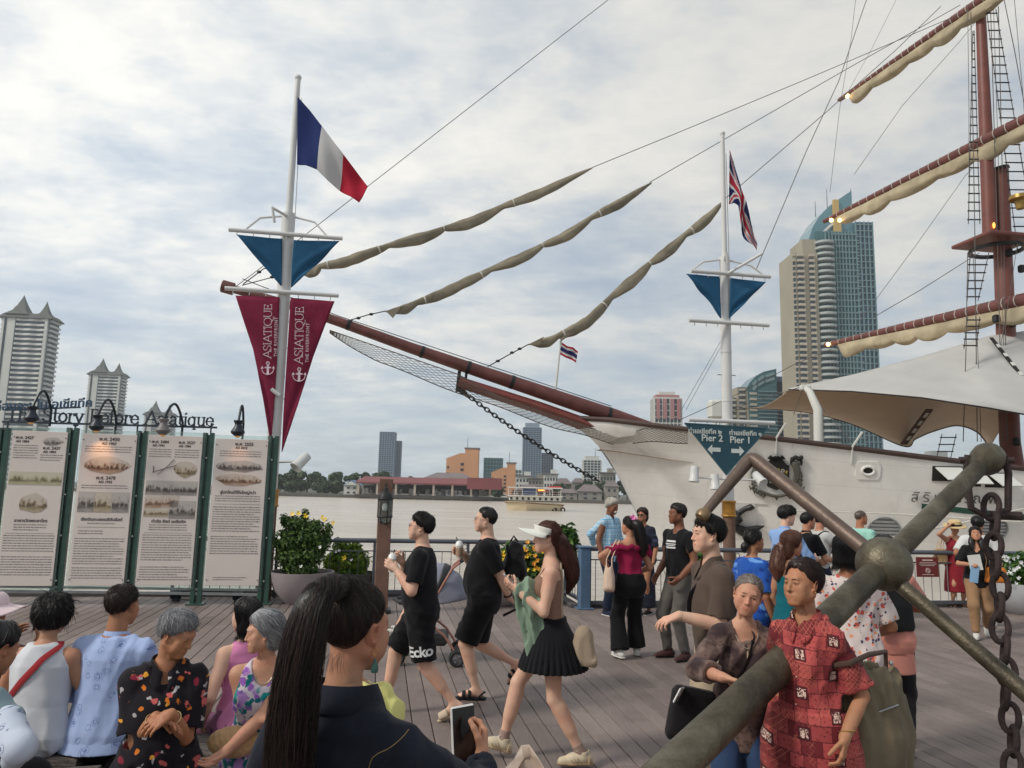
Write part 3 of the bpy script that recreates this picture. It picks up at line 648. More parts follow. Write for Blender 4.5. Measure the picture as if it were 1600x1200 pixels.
def stepped_tower():
	d=430;t=thing('residential_tower','lower stepped beige and teal tower between the sign mast and the tall tower','tower',(P(1190,700,d).x,d,-1));ox=t.location.x
	X=lambda px:P(px,650,d).x-ox
	Z=lambda py:zof(1190,py,d)+1
	m=MB();mb2=MB();ms_=MB()
	for i,(a0,a1,y)in enumerate(((1139,1152,622),(1152,1166,606),(1166,1184,612))):
		x0,x1,h=X(a0),X(a1),Z(y);m.box(((x0+x1)/2,8-i*1.1,h/2),(x1-x0,16,h))
		n=int(h/3.1)
		for k in range(n):ms_.box(((x0+x1)/2,-i*1.1-.5,h*(k+.5)/n),((x1-x0)*.62,1.4,h/n*.42));mb2.box(((x0+x1)/2,-i*1.1-.02,h*(k+.5)/n),((x1-x0)*.7,.3,h/n*.9))
	m.build('beige_wall',M_BEIGE,t,0);mb2.build('recess',M_GLASSD,t,0)['kind']='stuff';ms_.build('balcony',plain('balcony_beige',C(176,168,152),.8,.1,.1),t,0)['kind']='stuff'
	top=[(X(1166),Z(606)),(X(1172),Z(597)),(X(1180),Z(589)),(X(1192),Z(582)),(X(1208),Z(577))]
	m=MB();m.poly([(x,0,z)for x,z in[(X(1176),0),(X(1212),0),(X(1212),Z(577))]+top[::-1][1:]],(0,1,0),.1)
	for v in range(len(m.v)):m.v[v]=(m.v[v][0],-3 if m.v[v][1]>0 else 14,m.v[v][2])
	m.build('curved_glass_wall',M_GLASST,t,0)
	m=MB();m.box((X(1222),6,Z(596)/2),(X(1236)-X(1212),14,Z(596)));m.box((X(1219),4,Z(588)/2),(5,10,Z(588)));m.build('side_glass_wall',M_GLASSB,t,0)
	m=MB();h=Z(610);n=30
	for k in range(n):m.box((X(1197),-3.3,h*(k+.5)/n),(X(1211)-X(1182),1.0,h/n*.2));m.box((X(1223),-1.2,h*(k+.5)/n),(X(1236)-X(1212),.8,h/n*.16))
	for s in(.965,.925):
		for a_,b_ in zip(top[1:-1],top[2:]):m.bar((a_[0]+1,-3.3,a_[1]*s),(b_[0],-3.3,b_[1]*s),.7,1.6)
	m.build('floor_band',plain('floor_band',C(120,144,148),.5),t,0)['kind']='stuff'
stepped_tower()
base=P(1470,720,400)
t=thing('rooftop_building','white rooftop block seen low through the rigging right of the canopy','building',(base.x,400,-1))
m=MB();h=zof(1470,716,400)+1;m.box((0,6,h/2),(16,12,h));m.box((1,6,h+2),(8,8,4));m.build('wall',M_WHITE,t,0);m=MB()
for k in range(4):m.box((-6+4*k,-.03,h*.93),(2.2,.2,h*.05))
m.build('window',M_GLASST,t,0)
def ferry():
	c=G(836,798,WATER);t=thing('ferry','cream and white two deck ferry with a blue windscreen crossing the river','ferry',c,R(0));s=c.y/155*1.0
	X=lambda px:P(px,780,c.y).x-c.x
	Z=lambda py:zof(836,py,c.y)-WATER
	cream=plain('ferry_cream',C(222,208,176),.5,.08,.4);white=plain('ferry_white',C(216,214,210),.5,.08,.4)
	x0,x1,xb=X(789),X(882),X(822);L=x1-x0
	m=MB();zt=Z(784);zl=Z(787)
	lo=[(x0+.8,.6),(xb,-1.2),(x1-.6,1.5),(x1-.8,9),(x0+2,9)];hi=[(x0,0),(xb,-2.6),(x1,.8),(x1,9.5),(x0+1,9.5)]
	vs=[(x,y,-.3)for x,y in lo]+[(x,y,zt if i<2 else zl)for i,(x,y)in enumerate(hi)]
	m.add(vs,[(4,3,2,1,0),(5,6,7,8,9)]+[(i,(i+1)%5,(i+1)%5+5,i+5)for i in range(5)]);m.build('hull',cream,t,0)
	m=MB();m.bar((x0-.05,-.05,zt-.25),(xb,-2.65,zt-.25),.12,.16);m.bar((xb,-2.65,zt-.25),(x1,.75,zl-.25),.12,.16);m.build('rubbing_strake',plain('strake',C(120,84,60),.7),t,0)
	d1=Z(776);d2=Z(763)
	m=MB();m.box(((X(795)+X(878))/2,5,(zt+d1)/2+.2),(X(878)-X(795),6,d1-zt));m.build('lower_cabin',white,t,0)
	m=MB()
	for k in range(9):m.box((X(799)+(X(872)-X(799))*k/8,1.95,zt+.55*(d1-zt)),(.5,.12,.55))
	m.build('window',M_WIN,t,0)['kind']='stuff'
	m=MB();m.box(((X(793)+X(880))/2,5,d1+.1),(X(880)-X(793),7,.2));m.build('upper_deck',white,t,0)
	for px in(794,804,816,838,852,864,877):
		m=MB();m.cyl((X(px),1.7,d1),(X(px),1.7,d2),.07,None,6);m.build('stanchion',white,t)
	m=MB();m.bar((X(794),1.7,d1+1),(X(878),1.7,d1+1),.06,.06);m.bar((X(794),1.7,d1+.5),(X(878),1.7,d1+.5),.05,.05);m.build('guard_rail',white,t,0)
	m=MB();m.box((X(827),1.9,(d1+d2)/2+.15),(X(838)-X(816),.2,(d2-d1)*.8));m.build('windscreen',plain('ferry_blue',C(58,74,116),.3),t,0)
	m=MB();m.box(((X(793)+X(880))/2,5,d2+.12),(X(880)-X(793),7.4,.22));m.build('roof',white,t,0)
	m=MB();m.box((X(868),4,d2+.35),(2.6,4,.35));m.box((X(848),2.2,d2-.45),(2.6,.2,.5));m.build('red_sign',plain('ferry_red',C(190,60,50),.5),t,0)
	m=MB();m.box((X(846),1.75,d2-.35),(1.3,.1,.22));m.build('lamp',plain('ferry_lamp',C(230,150,50),.4,emit=((1,.5,.08),2.0)),t,0)
	rr=random.Random(5);m=MB()
	for k in range(22):m.box((rr.uniform(X(800),X(874)),rr.uniform(2.5,6),d1+.65),(.35,.35,rr.uniform(.8,1.3)))
	m.build('passengers',plain('ferry_clutter',C(150,112,100),.8,.6,1.3),t,0)['kind']='stuff'
	for px in(867,880):
		m=MB();m.torus((X(px),.6,Z(796)),.4,.16,(0,1,0),12,6);m.build('tyre_fender',M_DARK,t)
ferry()
print('setting',time.time()-T0)
# ====== THE SHIP
def proj(p):
	q=CM.transposed()@(Vector(p)-Vector((0,0,EYE)));return 800-F_PX*q.x/q.z,600+F_PX*q.y/q.z
SHIP0=P(952,660,21.5)
def SP(px,py,w=0.0):return onplane(px,py,SHIP0-V*w,V)
ship=thing('sailing_ship','white hulled three masted sailing ship moored along the quay, sails furled','ship',(SHIP0.x,SHIP0.y,0))
SO=ship.location.copy()
def spart(m,name,mat,sm=35,parent=None):
	m.v=[(x-SO.x,y-SO.y,z)for x,y,z in m.v];return m.build(name,mat,parent or ship,sm)
def m_hull():
	t=NT('hull_paint');v=t.map((.35,.35,3))
	c=t.ramp(t.noise(1.2,6,.6,.2),[(.3,C(222,218,212)),(.6,C(234,230,225)),(.8,C(238,235,230))])
	st=t.ramp(t.noise(2.2,5,.6,0,t.map((2.5,2.5,.12))),[(.55,1),(.75,.84)])
	c=t.mix(.5,c,st,'MULTIPLY');t.col(c);t.rough(.38)
	br=t.n('ShaderNodeTexBrick');br.inputs['Scale'].default_value=1;br.inputs['Brick Width'].default_value=2.6;br.inputs['Row Height'].default_value=.62;br.inputs['Mortar Size'].default_value=.012;br.inputs['Mortar Smooth'].default_value=.6
	sp=t.n('ShaderNodeSeparateXYZ');t.L.new(t.co,sp.inputs[0]);cb=t.n('ShaderNodeCombineXYZ');t.L.new(sp.outputs[0],cb.inputs[0]);t.L.new(t.math('ADD',sp.outputs[2],t.math('MULTIPLY',sp.outputs[0],.06)),cb.inputs[1]);t.L.new(cb.outputs[0],br.inputs['Vector'])
	rs=t.math('MULTIPLY',t.ramp(t.noise(1.6,6,.65,0,t.map((3.2,3.2,.10))),[(.60,0),(.72,1)]),t.ramp(t.noise(.7,3),[(.45,0),(.6,.28)]));c=t.mix(rs,c,C(150,118,92));c=t.mix(t.math('MULTIPLY',br.outputs['Fac'],.10),c,C(120,110,100));t.col(c)
	t.bump(t.math('ADD',t.math('MULTIPLY',br.outputs['Fac'],-.8),t.noise(.8,3)),.22,.02);return t.m
M_HULL=m_hull()
M_SPAR=plain('spar_paint',C(102,58,52),.5,.28,3,0,.3,14)
M_MAST=plain('mast_paint',C(114,64,54),.5,.16,2.5,0,.15,20)
M_ROPE=plain('rope',C(96,92,88),.9);M_ROPED=plain('dark_rope',C(52,52,54),.85);M_ROPEW=plain('pale_rope',C(190,186,178),.9)
def m_canvas(name,a,b):
	t=NT(name);c=t.ramp(t.noise(1.6,6,.6,.3),[(.3,a),(.7,b)]);t.col(c);t.rough(.9);t.spec(.1)
	t.bump(t.math('ADD',t.noise(5,5,.6,.6,t.map((1,1,1))),t.noise(60,3)),.55,.03);return t.m
M_SAIL=m_canvas('furled_canvas',C(116,109,95),C(158,149,130));M_SAIL2=m_canvas('yard_canvas',C(150,139,116),C(190,177,150))
M_DKMETAL=plain('dark_ironwork',C(44,44,46),.5,.2,10,.4)
stem_px=[(905,673),(929,690),(950,715),(960,734),(968,748),(981,775),(992,796),(1012,838),(1030,872),(1046,905)]
stem=[SP(*p)for p in stem_px];stem_s=[(p-SHIP0).dot(U)for p in stem];stem_z=[p.z for p in stem]
sheer_px=[(905,655),(952,657.5),(1060,671),(1200,686),(1300,698.5),(1440,716.5),(1600,735),(1800,757),(2200,800)]
def sheer_y(px):return float(np.interp(px,[a for a,_ in sheer_px],[b for _,b in sheer_px]))
def bd(x):x=max(x,0)/13.0;return 4.15*(1-(1-min(x,1.0))**2.1)
S0=stem_s[0]
def sheer_z(s):
	b=bd(s-S0);q=SHIP0+U*s-V*b;lo,hi=0.0,8.0
	for _ in range(30):
		z=(lo+hi)/2;px,py=proj((q.x,q.y,z))
		if py>sheer_y(px):lo=z
		else:hi=z
	return z
def stem_at(z):return float(np.interp(z,stem_z[::-1],stem_s[::-1]))
ZB=-2.4
def hull_pt(u,t,side=1):
	s_top=S0+(u**1.35)*24.5;zt=sheer_z(s_top);z=zt+(ZB-zt)*t
	off=stem_at(min(z,stem_z[0]))-S0 if z<stem_z[0]else 0
	s=s_top+off*(1-u**.7);x=max(s-S0-off,0)
	b=bd(x)*(1-.20*t**1.4)-.55*t*math.exp(-x/4)*min(1,x/1.5)
	return SHIP0+U*s-V*max(b,.02)*side+Vector((0,0,z-SHIP0.z))
hm=MB();hm.grid(lambda u,t:hull_pt(u,t),44,22)
hull_bvh=BVHTree.FromPolygons([Vector(v)for v in hm.v],hm.f)
def onhull(px,py,off=.0):
	h=hull_bvh.ray_cast(Vector((0,0,EYE)),ray(px,py));
	if h[0]is None:p=SP(px,py,4);return p,-V
	n=h[1]if h[1].dot(V)<0 else-h[1]
	return h[0]+n*off,n
m2=MB();m2.v=list(hm.v);m2.f=list(hm.f);m2.grid(lambda u,t:hull_pt(u,t,-1),30,8)
spart(m2,'hull',M_HULL,50)
m=MB();m.tube([hull_pt(k/40,0)+Vector((0,0,.03))for k in range(41)],.07,8,True);spart(m,'cap_rail',plain('cap_rail',C(70,52,46),.6,.2,4))
m=MB();m.grid(lambda u,t:(hull_pt(.06+.94*u,0,1)*(.85-.7*t)+hull_pt(.06+.94*u,0,-1)*(.15+.7*t))-Vector((0,0,.8)),24,6);spart(m,'deck',plain('ship_deck',C(150,128,100),.7,.15,4))
def hull_strip(pts,w,name,mat,off=.012):
	m=MB();P0=[]
	for i in range(len(pts)-1):
		for k in range(8):P0.append((pts[i][0]+(pts[i+1][0]-pts[i][0])*k/8,pts[i][1]+(pts[i+1][1]-pts[i][1])*k/8))
	P0.append(pts[-1]);q=[onhull(a,b,off)for a,b in P0]
	vs=[];fs=[]
	for p,n in q:u=Vector((0,0,1))-n*n.z;vs+=[p+u*w/2,p-u*w/2,p-u*w/2-n*off*1.5,p+u*w/2-n*off*1.5]
	for i in range(len(q)-1):
		for k in range(4):fs.append((i*4+k,i*4+(k+1)%4,(i+1)*4+(k+1)%4,(i+1)*4+k))
	m.add(vs,fs);return spart(m,name,mat,0)
hull_strip([(1440,791),(1500,797),(1600,808),(1700,818)],.15,'green_band',plain('green_band',C(44,82,66),.45))
bs=[SP(362,451),SP(445,474),SP(530,503),SP(640,543),SP(725,572),SP(868,620),SP(960,651),SP(1015,668)]
m=MB();m.tube([bs[0]+(bs[0]-bs[1]).normalized()*0,bs[1],bs[2],bs[3],bs[4],bs[5],bs[6],bs[7]],[.11,.12,.135,.155,.175,.205,.225,.17],16);bow=spart(m,'bowsprit',M_SPAR)
m=MB();m.tube([bs[0]-(bs[1]-bs[0]).normalized()*.25,bs[0]+(bs[1]-bs[0]).normalized()*.05],.17,14);spart(m,'bowsprit_cap',M_SPAR)
for k,(px,py)in enumerate(((732,574),(950,648),(545,508),(660,550),(800,597))):
	p=SP(px,py);d=(bs[6]-bs[3]).normalized();m=MB();m.tube([p-d*.05,p+d*.05],(.185,.235,.15,.172,.20)[k],16);spart(m,'iron_band',M_DKMETAL)
m=MB();a,b=SP(717,597),SP(968,683);mid=SP(842,637);dn=Vector((0,0,-1))
m.tube([a,mid,b],[.2,.22,.26],4,True,.8);spart(m,'lower_spar',plain('lower_spar',C(126,70,64),.5,.2,3),0)
m=MB();m.bar(SP(718,580),SP(714,612),.09,.09,U);m.bar(SP(729,578),SP(727,603),.07,.07,U);spart(m,'spar_bracket',M_DKMETAL,0)
m=MB();m.tube([SP(378,447)+Vector((0,0,.2)),SP(530,497)+Vector((0,0,.05)),SP(722,562)+Vector((0,0,.08)),SP(955,640)+Vector((0,0,.1))],.012,5);spart(m,'foot_rope',M_ROPED)
def net():
	up=[(515,516),(600,545),(716,585),(780,620),(850,645),(968,683),(1010,668),(1075,676)]
	lo=[(515,520),(590,566),(700,607),(800,645),(880,672),(955,693),(1010,692),(1075,691)]
	def at(L,u):
		x=np.interp(u*(len(L)-1),range(len(L)),[p[0]for p in L]);y=np.interp(u*(len(L)-1),range(len(L)),[p[1]for p in L]);return x,y
	nu,nv=60,6;m=MB()
	def Q(i,j):
		u,v=i/nu,j/nv;a,b=at(up,u),at(lo,u);bx=a[0]+(b[0]-a[0])*v;by=a[1]+(b[1]-a[1])*v
		return SP(bx,by,.25+.55*math.sin(v*math.pi)*min(1,u*2)+(.4+bd(((SP(bx,by)-SHIP0).dot(U))-S0)*1.06 if u>.8 else 0))+Vector((0,0,-.10*math.sin(u*27)*v*.3))
	g=[[Q(i,j)for j in range(nv+1)]for i in range(nu+1)]
	for i in range(nu):
		for j in range(nv):
			m.tube([g[i][j],g[i+1][j+1]],.0065,3,False);m.tube([g[i+1][j],g[i][j+1]],.0065,3,False)
	for j in(0,nv):m.tube([g[i][j]for i in range(nu+1)],.014,5)
	o=spart(m,'bowsprit_net',plain('net_cord',C(92,86,78),.9),0);o['kind']='stuff'
net()
def chain(p0,p1,link_len,r,sag=0.0):
	p0,p1=Vector(p0),Vector(p1);L=(p1-p0).length;n=int(L/(link_len*.74));out=[]
	for i in range(n+1):
		t=i/n;q=p0.lerp(p1,t)+Vector((0,0,-sag*4*t*(1-t)));out.append(q)
	return out
cb=chain(SP(716,606),SP(936,752),.17,.02,.12)
m=MB()
for i in range(len(cb)-1):
	d=(cb[i+1]-cb[i]).normalized();x,y,_=frame_of(d);m.torus((cb[i]+cb[i+1])/2,.052,.019,x if i%2 else y,12,5,(1.0,1.75),up=d)
spart(m,'bobstay_chain',M_DKMETAL)['kind']='stuff'
m=MB();m.tube([SP(716,606),SP(722,612),SP(735,622)],[.06,.07,.04],8);spart(m,'tackle',M_DKMETAL)
ST=[]
def stay(pts,r=.011,w=0,name='stay',mat=None,seg=5):
	m=MB();m.tube([SP(*p,w)for p in pts],r,seg);return spart(m,name,mat or M_ROPE)
stay([(368,448),(477,367),(950,0),(1250,-235)]);stay([(380,444),(412,420),(480,405)],.016,0,'stay',M_ROPED);stay([(378,446),(438,430),(470,424)],.014,0,'stay',M_ROPED)
stay([(925,262),(1060,207),(1250,128),(1500,22),(1600,-20)],.012);stay([(1015,285),(1180,190),(1330,104),(1500,8)],.012)
stay([(1130,313),(1290,176),(1400,78),(1470,10)],.012)
stay([(548,500),(575,492),(603,486)],.016,0,'stay',M_ROPED);stay([(762,573),(792,556),(826,538)],.016,0,'stay',M_ROPED)
for(px,py)in((560,497),(580,491),(778,564),(800,551),(812,545),(405,425),(425,433)):
	m=MB();m.ball(SP(px,py),.045,8,6,(1.4,1,.9));spart(m,'rope_knot',M_ROPED)
stay([(1182,420),(1260,236),(1310,128),(1352,5),(1380,-60)],.012,1.5);stay([(1297,300),(1312,170),(1330,60),(1338,-10)],.007,1.0)
stay([(1335,272),(1410,165),(1502,62),(1560,-10)],.009,-1);stay([(1330,520),(1430,385),(1508,275),(1520,262)],.009,-1);stay([(1366,495),(1440,452),(1530,395)],.012,0)
stay([(1062,656),(1160,612),(1240,570),(1300,545)],.009,3);stay([(1065,640),(1128,530)],.006,3.2);stay([(1072,640),(1130,535)],.006,3.2)
stay([(1318,156),(1360,80),(1400,0)],.007,-4)
def furled(pts,r,lumps,seed,name='furled_headsail',w=0.0):
	g=random.Random(seed);n=110;px=[p[0]for p in pts];py=[p[1]for p in pts];us=np.linspace(0,1,len(pts));m=MB();c=[];rad=[]
	ph=[g.uniform(-.3,.3)for _ in range(lumps+1)]
	for i in range(n+1):
		u=i/n;p=SP(float(np.interp(u,us,px)),float(np.interp(u,us,py)),w)
		t=u*lumps;b=abs(math.sin(math.pi*(t+.16*math.sin(t*2.1))))**.8;e=min(1,u*9,(1-u)*7+.05)**.6
		rr_=r*(.55+.62*b)*e*(1+.05*math.sin(u*97+seed)*b);c.append(p+Vector((0,0,-r*.75*b*e-r*.2))-V*.03*math.sin(u*41));rad.append(max(rr_,.02))
	seg=18;vs=[];fs=[]
	for i,p in enumerate(c):
		d=(c[min(i+1,n)]-c[max(i-1,0)]).normalized();up=(Vector((0,0,1))-d*d.z).normalized();x=d.cross(up)
		for k in range(seg):
			a=2*math.pi*k/seg;cr=1+.10*math.sin(a*3+i*.07+seed)+.07*math.sin(a*7-i*.11+2*math.sin(i*.09))+.04*math.sin(a*11+i*.3)
			vs.append(p+up*math.cos(a)*rad[i]*1.05*cr+x*math.sin(a)*rad[i]*.7*cr)
	for i in range(n):
		for k in range(seg):fs.append((i*seg+k,i*seg+(k+1)%seg,(i+1)*seg+(k+1)%seg,(i+1)*seg+k))
	fs.append(tuple(range(seg))[::-1]);fs.append(tuple(n*seg+k for k in range(seg)));m.add(vs,fs);o=spart(m,name,M_SAIL,60)
	for j in range(lumps):
		i=min(n-1,max(1,round(n*(j+.02)/lumps)+(2 if j==0 else 0)));d=(c[i+1]-c[i-1]).normalized();m=MB();m.tube([c[i]-d*.02,c[i]+d*.02],rad[i]*1.12,12);spart(m,'gasket',M_ROPEW,35,o)
	return o
furled([(470,428),(500,415),(560,396),(640,371),(730,345),(820,307),(925,261)],.122,5,1)
furled([(603,486),(650,472),(720,440),(800,405),(880,366),(950,322),(1018,284)],.12,5,4)
furled([(826,537),(870,524),(920,495),(980,440),(1040,390),(1090,350),(1131,312)],.13,5,9)
for(a,b,c2)in(((603,486),(614,497),(628,478)),((826,538),(842,540),(850,526)),((884,518),(874,536),(892,522))):
	m=MB();m.poly([SP(*a,.1),SP(*b,.1),SP(*c2,.1)],V,.05);spart(m,'sail_corner',M_SAIL,0)
MD=12.4;MP=SP(1578,690)
m=MB();m.tube([SP(1586,745),SP(1578,690),SP(1571,500),SP(1562,266)],[.30,.29,.275,.255],18);spart(m,'lower_mast',M_MAST)
m=MB();m.tube([SP(1547,372,.05),SP(1540,200,.05),SP(1532,12,.05),SP(1529,-60,.05)],[.22,.2,.15,.13],16);spart(m,'topmast',M_MAST)
m=MB();p=SP(1556,378);m.box(p,(1.9,1.7,.12),rotQ,.03);spart(m,'top_platform',M_MAST,0)
m=MB();m.torus(p+Vector((0,0,-.28)),.75,.07,(0,0,1),24,6);spart(m,'platform_ring',M_DKMETAL)
m=MB();m.cyl(SP(1562,266),SP(1561,262),.3,.28,16);spart(m,'mast_cap',M_DKMETAL)
for(px,py)in((1556,498),(1582,505),(1577,395),(1596,420),(1588,690)):
	m=MB();m.box(SP(px,py,.3),(.18,.18,.25),None,.04);spart(m,'block',M_DKMETAL,0)
m=MB();m.ball(SP(1553,352,.32),.06,10,8,(.6,.6,1.6));spart(m,'mast_lamp',plain('mast_lamp',C(240,120,40),.4,emit=((1,.28,.04),5.0)))
m=MB();m.lathe(SP(1594,312,1.2),[(.02,.18),(.3,.12),(.32,0),(.16,-.06),(.12,-.3),(.02,-.32)],14);spart(m,'mast_floodlight',plain('brass',C(150,120,60),.4,.2,8,.5))
for k,(a,b,w)in enumerate((((1517,20),(1527,690),1.2),((1512,10),(1514,330),1.0),((1548,20),(1566,690),.6),((1552,0),(1572,690),.6),((1560,10),(1574,690),.6),((1585,0),(1610,300),.8),((1568,-5),(1600,160),.2),((1520,390),(1533,690),1.4),((1505,690),(1512,395),1.4),((1590,380),(1560,560),.8))):
	stay([a,((a[0]+b[0])/2+1,(a[1]+b[1])/2),b],.009 if k%2 else.013,w,'halyard')
def ladder(l0,l1,r0,r1,n,w,name='ratline_ladder'):
	m=MB();A0,A1,B0,B1=SP(*l0,w),SP(*l1,w),SP(*r0,w),SP(*r1,w)
	m.tube([A0,A1],.014,5);m.tube([B0,B1],.014,5);o=spart(m,name,M_ROPE)
	for i in range(n):
		t=(i+.5)/n;a,b=A0.lerp(A1,t),B0.lerp(B1,t);e=(b-a)*.08;m=MB();m.tube([a-e,b+e],.022,6);spart(m,'rung',M_ROPED,35,o)
ladder((1520,48),(1513,350),(1522,48),(1531,350),23,1.0);ladder((1541,14),(1590,390),(1556,14),(1620,390),27,.5)
ladder((1516,395),(1511,470),(1545,395),(1528,470),6,1.3);ladder((1512,495),(1506,545),(1531,495),(1525,545),5,1.3);ladder((1472,678),(1462,722),(1494,678),(1484,722),4,-3.0)
MPT=SP(1560,400,.3);YD=Vector((-.284,.959,0));YN=Vector((.959,.284,0))
def YP(px,py,off=0.0):return onplane(px,py,MPT-YN*off,YN)
def yard(pa,pb,r0,r1,lumps,drop,seed,lamps):
	A,B=YP(*pa),YP(*pb);n=10;m=MB();m.tube([A.lerp(B,k/n)for k in range(n+1)],[r0+(r1-r0)*min(1,k/n*1.2)for k in range(n+1)],14);o=spart(m,'yard',M_SPAR)
	m=MB();q=24
	for k in range(1,q):p=A.lerp(B,k/q);d=(B-A).normalized();m.tube([p-d*.012,p+d*.012],r0+(r1-r0)*min(1,k/q*1.2)+.014,10)
	spart(m,'yard_lashing',M_ROPEW,35,o)['kind']='stuff'
	m=MB();nn=120;seg=20;vs=[];fs=[];u0=.07
	for i in range(nn+1):
		u=u0+(1-u0)*i/nn;p=A.lerp(B,u);t=(i/nn)*lumps;t+=.2*math.sin(t*1.7+seed);b=abs(math.sin(math.pi*t))**.7;e=min(1,i/6+.15)
		dr=drop*(.66+.34*b*(.8+.3*math.sin(int(t)*2.3+seed)))*e;ra=r0+(r1-r0)*min(1,u*1.2)
		for k in range(seg):
			a=2*math.pi*k/seg;y=math.cos(a);x=math.sin(a);cr=1+.06*math.sin(5*a+i*.12+seed)+.04*math.sin(11*a-i*.2+2*math.sin(i*.13))
			vs.append(p+Vector((0,0,-ra*.6-dr*.5+y*dr*.5*cr))+YN*x*(.11+.07*b)*cr*e*(1-.25*y))
	for i in range(nn):
		for k in range(seg):fs.append((i*seg+k,i*seg+(k+1)%seg,(i+1)*seg+(k+1)%seg,(i+1)*seg+k))
	fs.append(tuple(range(seg))[::-1]);fs.append(tuple(nn*seg+k for k in range(seg)));m.add(vs,fs);spart(m,'furled_sail',M_SAIL2,60,o)
	for(px,py)in lamps:
		p=YP(px,py,.3);m=MB();m.ball(p,.085,10,8);spart(m,'yard_lamp',plain('yard_lamp',C(255,200,120),.4,emit=((1,.62,.22),5.0)),35,o)
	return o
yard((1312,156),(1566,-22),.09,.16,5,.55,1,[(1324,150)]);yard((1288,346),(1660,158),.09,.19,6,.62,5,[(1299,344),(1312,344)]);yard((1290,539),(1680,450),.1,.21,7,.62,8,[(1294,538)])
m=MB();m.bar(YP(1309,157),YP(1320,150),.05,.05);spart(m,'yard_arm_iron',M_DKMETAL)
def m_canopy(name,a,b):
	t=NT(name);t.col(t.ramp(t.noise(.8,5),[(.3,a),(.7,b)]));t.rough(.8);t.spec(.15);tr=t.n('ShaderNodeBsdfTranslucent');tr.inputs[0].default_value=(*b,1)
	ms=t.n('ShaderNodeMixShader');ms.inputs[0].default_value=.12;t.L.new(t.b.outputs[0],ms.inputs[1]);t.L.new(tr.outputs[0],ms.inputs[2]);t.L.new(ms.outputs[0],t.out.inputs[0]);t.bump(t.noise(3,4),.2,.05);return t.m
M_CAN=m_canopy('canopy_white',C(184,183,180),C(202,200,196));M_CAN2=m_canopy('canopy_tan',C(204,186,168),C(216,198,180))
canopy=thing('deck_canopy','white tensile canopy with a tan underside stretched over the ship deck','canopy',(SHIP0.x,SHIP0.y,0))
ridge=[(P(1232,607,22.5)),P(1330,586,22.8),P(1440,557,23.1),P(1545,525,23.4),P(1640,512,24.0),P(1760,520,24.6)]
near=[(P(1232,608,22.45)),P(1330,611,21.2),P(1440,621,20.4),P(1545,637,19.8),P(1640,654,19.6),P(1760,677,19.6)]
far=[P(1160,637,25.5),P(1255,643,26.2),P(1330,662,26.8),P(1412,697,27.2),P(1430,686,27.4),P(1458,674,27.6),P(1496,665,28),P(1528,676,28.3),P(1546,700,28.4)]
def lerpL(L,u):
	t=u*(len(L)-1);i=min(int(t),len(L)-2);return L[i].lerp(L[i+1],t-i)
def crL(L,u):
	t=u*(len(L)-1);i=min(int(t),len(L)-2);f=t-i;p0,p1,p2,p3=L[max(i-1,0)],L[i],L[i+1],L[min(i+2,len(L)-1)];return(p1*2+(p2-p0)*f+(p0*2-p1*5+p2*4-p3)*f*f+(p1*3-p0-p2*3+p3)*f**3)*.5
def cpart(m,name,mat,sm=60):m.v=[(x-SHIP0.x,y-SHIP0.y,z)for x,y,z in m.v];return m.build(name,mat,canopy,sm)
m=MB();m.grid(lambda u,v:lerpL(ridge,u).lerp(lerpL(near,u),v)+Vector((0,0,-.25*math.sin(v*math.pi)*u)),30,10);solidify(cpart(m,'near_sheet',M_CAN),.012)
rid2=[ridge[0],ridge[0].lerp(ridge[1],.35),ridge[1],ridge[1].lerp(ridge[2],.6),ridge[2],ridge[2].lerp(ridge[3],.4),ridge[2].lerp(ridge[3],.8),ridge[3].lerp(ridge[4],.3),ridge[4]]
m=MB();m.grid(lambda u,v:(lerpL(rid2,u)-Vector((0,0,.06))).lerp(crL(far,u),v)+Vector((0,0,-.2*math.sin(v*math.pi))),64,10);solidify(cpart(m,'far_sheet',M_CAN2),.012)
m=MB();m.tube([p+Vector((0,0,-.01))for p in near],.022,6);m.tube([crL(far,k/60)for k in range(61)],.03,6);cpart(m,'edge_cable',M_DKMETAL)
for a,b in(((1452,640),(1412,694)),):
	pa,pb=P(*a,24.4),P(*b,26.8);m=MB();m.bar(pa,pb,.22,.04);cpart(m,'seam_lacing',plain('lacing_dark',C(86,62,58),.8),0)
	for k in range(4):q=pa.lerp(pb,.14+.22*k);d=(pb-pa);m=MB();m.bar(q-d*.06-Vector((0,.03,0)),q+d*.06-Vector((0,.03,0)),.1,.05);cpart(m,'lacing_cord',M_WHITE,0)
pa,pb=P(1549,528,23.0),P(1606,600,21.4);m=MB();m.bar(pa,pb,.1,.04);cpart(m,'seam_lacing',M_DARK,0)
for k in range(4):
	q=pa.lerp(pb,.2+.2*k);d=(pb-pa);m=MB();m.bar(q-d*.04-Vector((0,.03,.0)),q+d*.03-Vector((0,.03,0)),.09,.05);cpart(m,'lacing_cord',M_WHITE,0)
m=MB();m.tube([P(1279,696,21.6),P(1278,640,21.6),P(1265,612,21.8),P(1256,604,22.0)],[.13,.13,.1,.06],12);cpart(m,'canopy_post',M_WHITE)
m=MB();m.tube([P(1256,603,22),P(1330,690,20.8)],.012,5);m.tube([P(1256,603,22),P(1240,648,22.5)],.012,5);m.tube([P(1256,603,22),P(1140,640,24)],.012,5);m.tube([P(1160,637,25.5),P(1130,648,26)],.02,5);cpart(m,'guy_wire',M_ROPE)
m=MB();m.box(P(1258,606,22),(.3,.2,.16),None,.03);cpart(m,'post_head',M_WHITE,0)
def hframe(px,py,off):
	p,n=onhull(px,py,off);x=Vector((0,0,1)).cross(n).normalized();return p,x,n.cross(x).normalized(),n
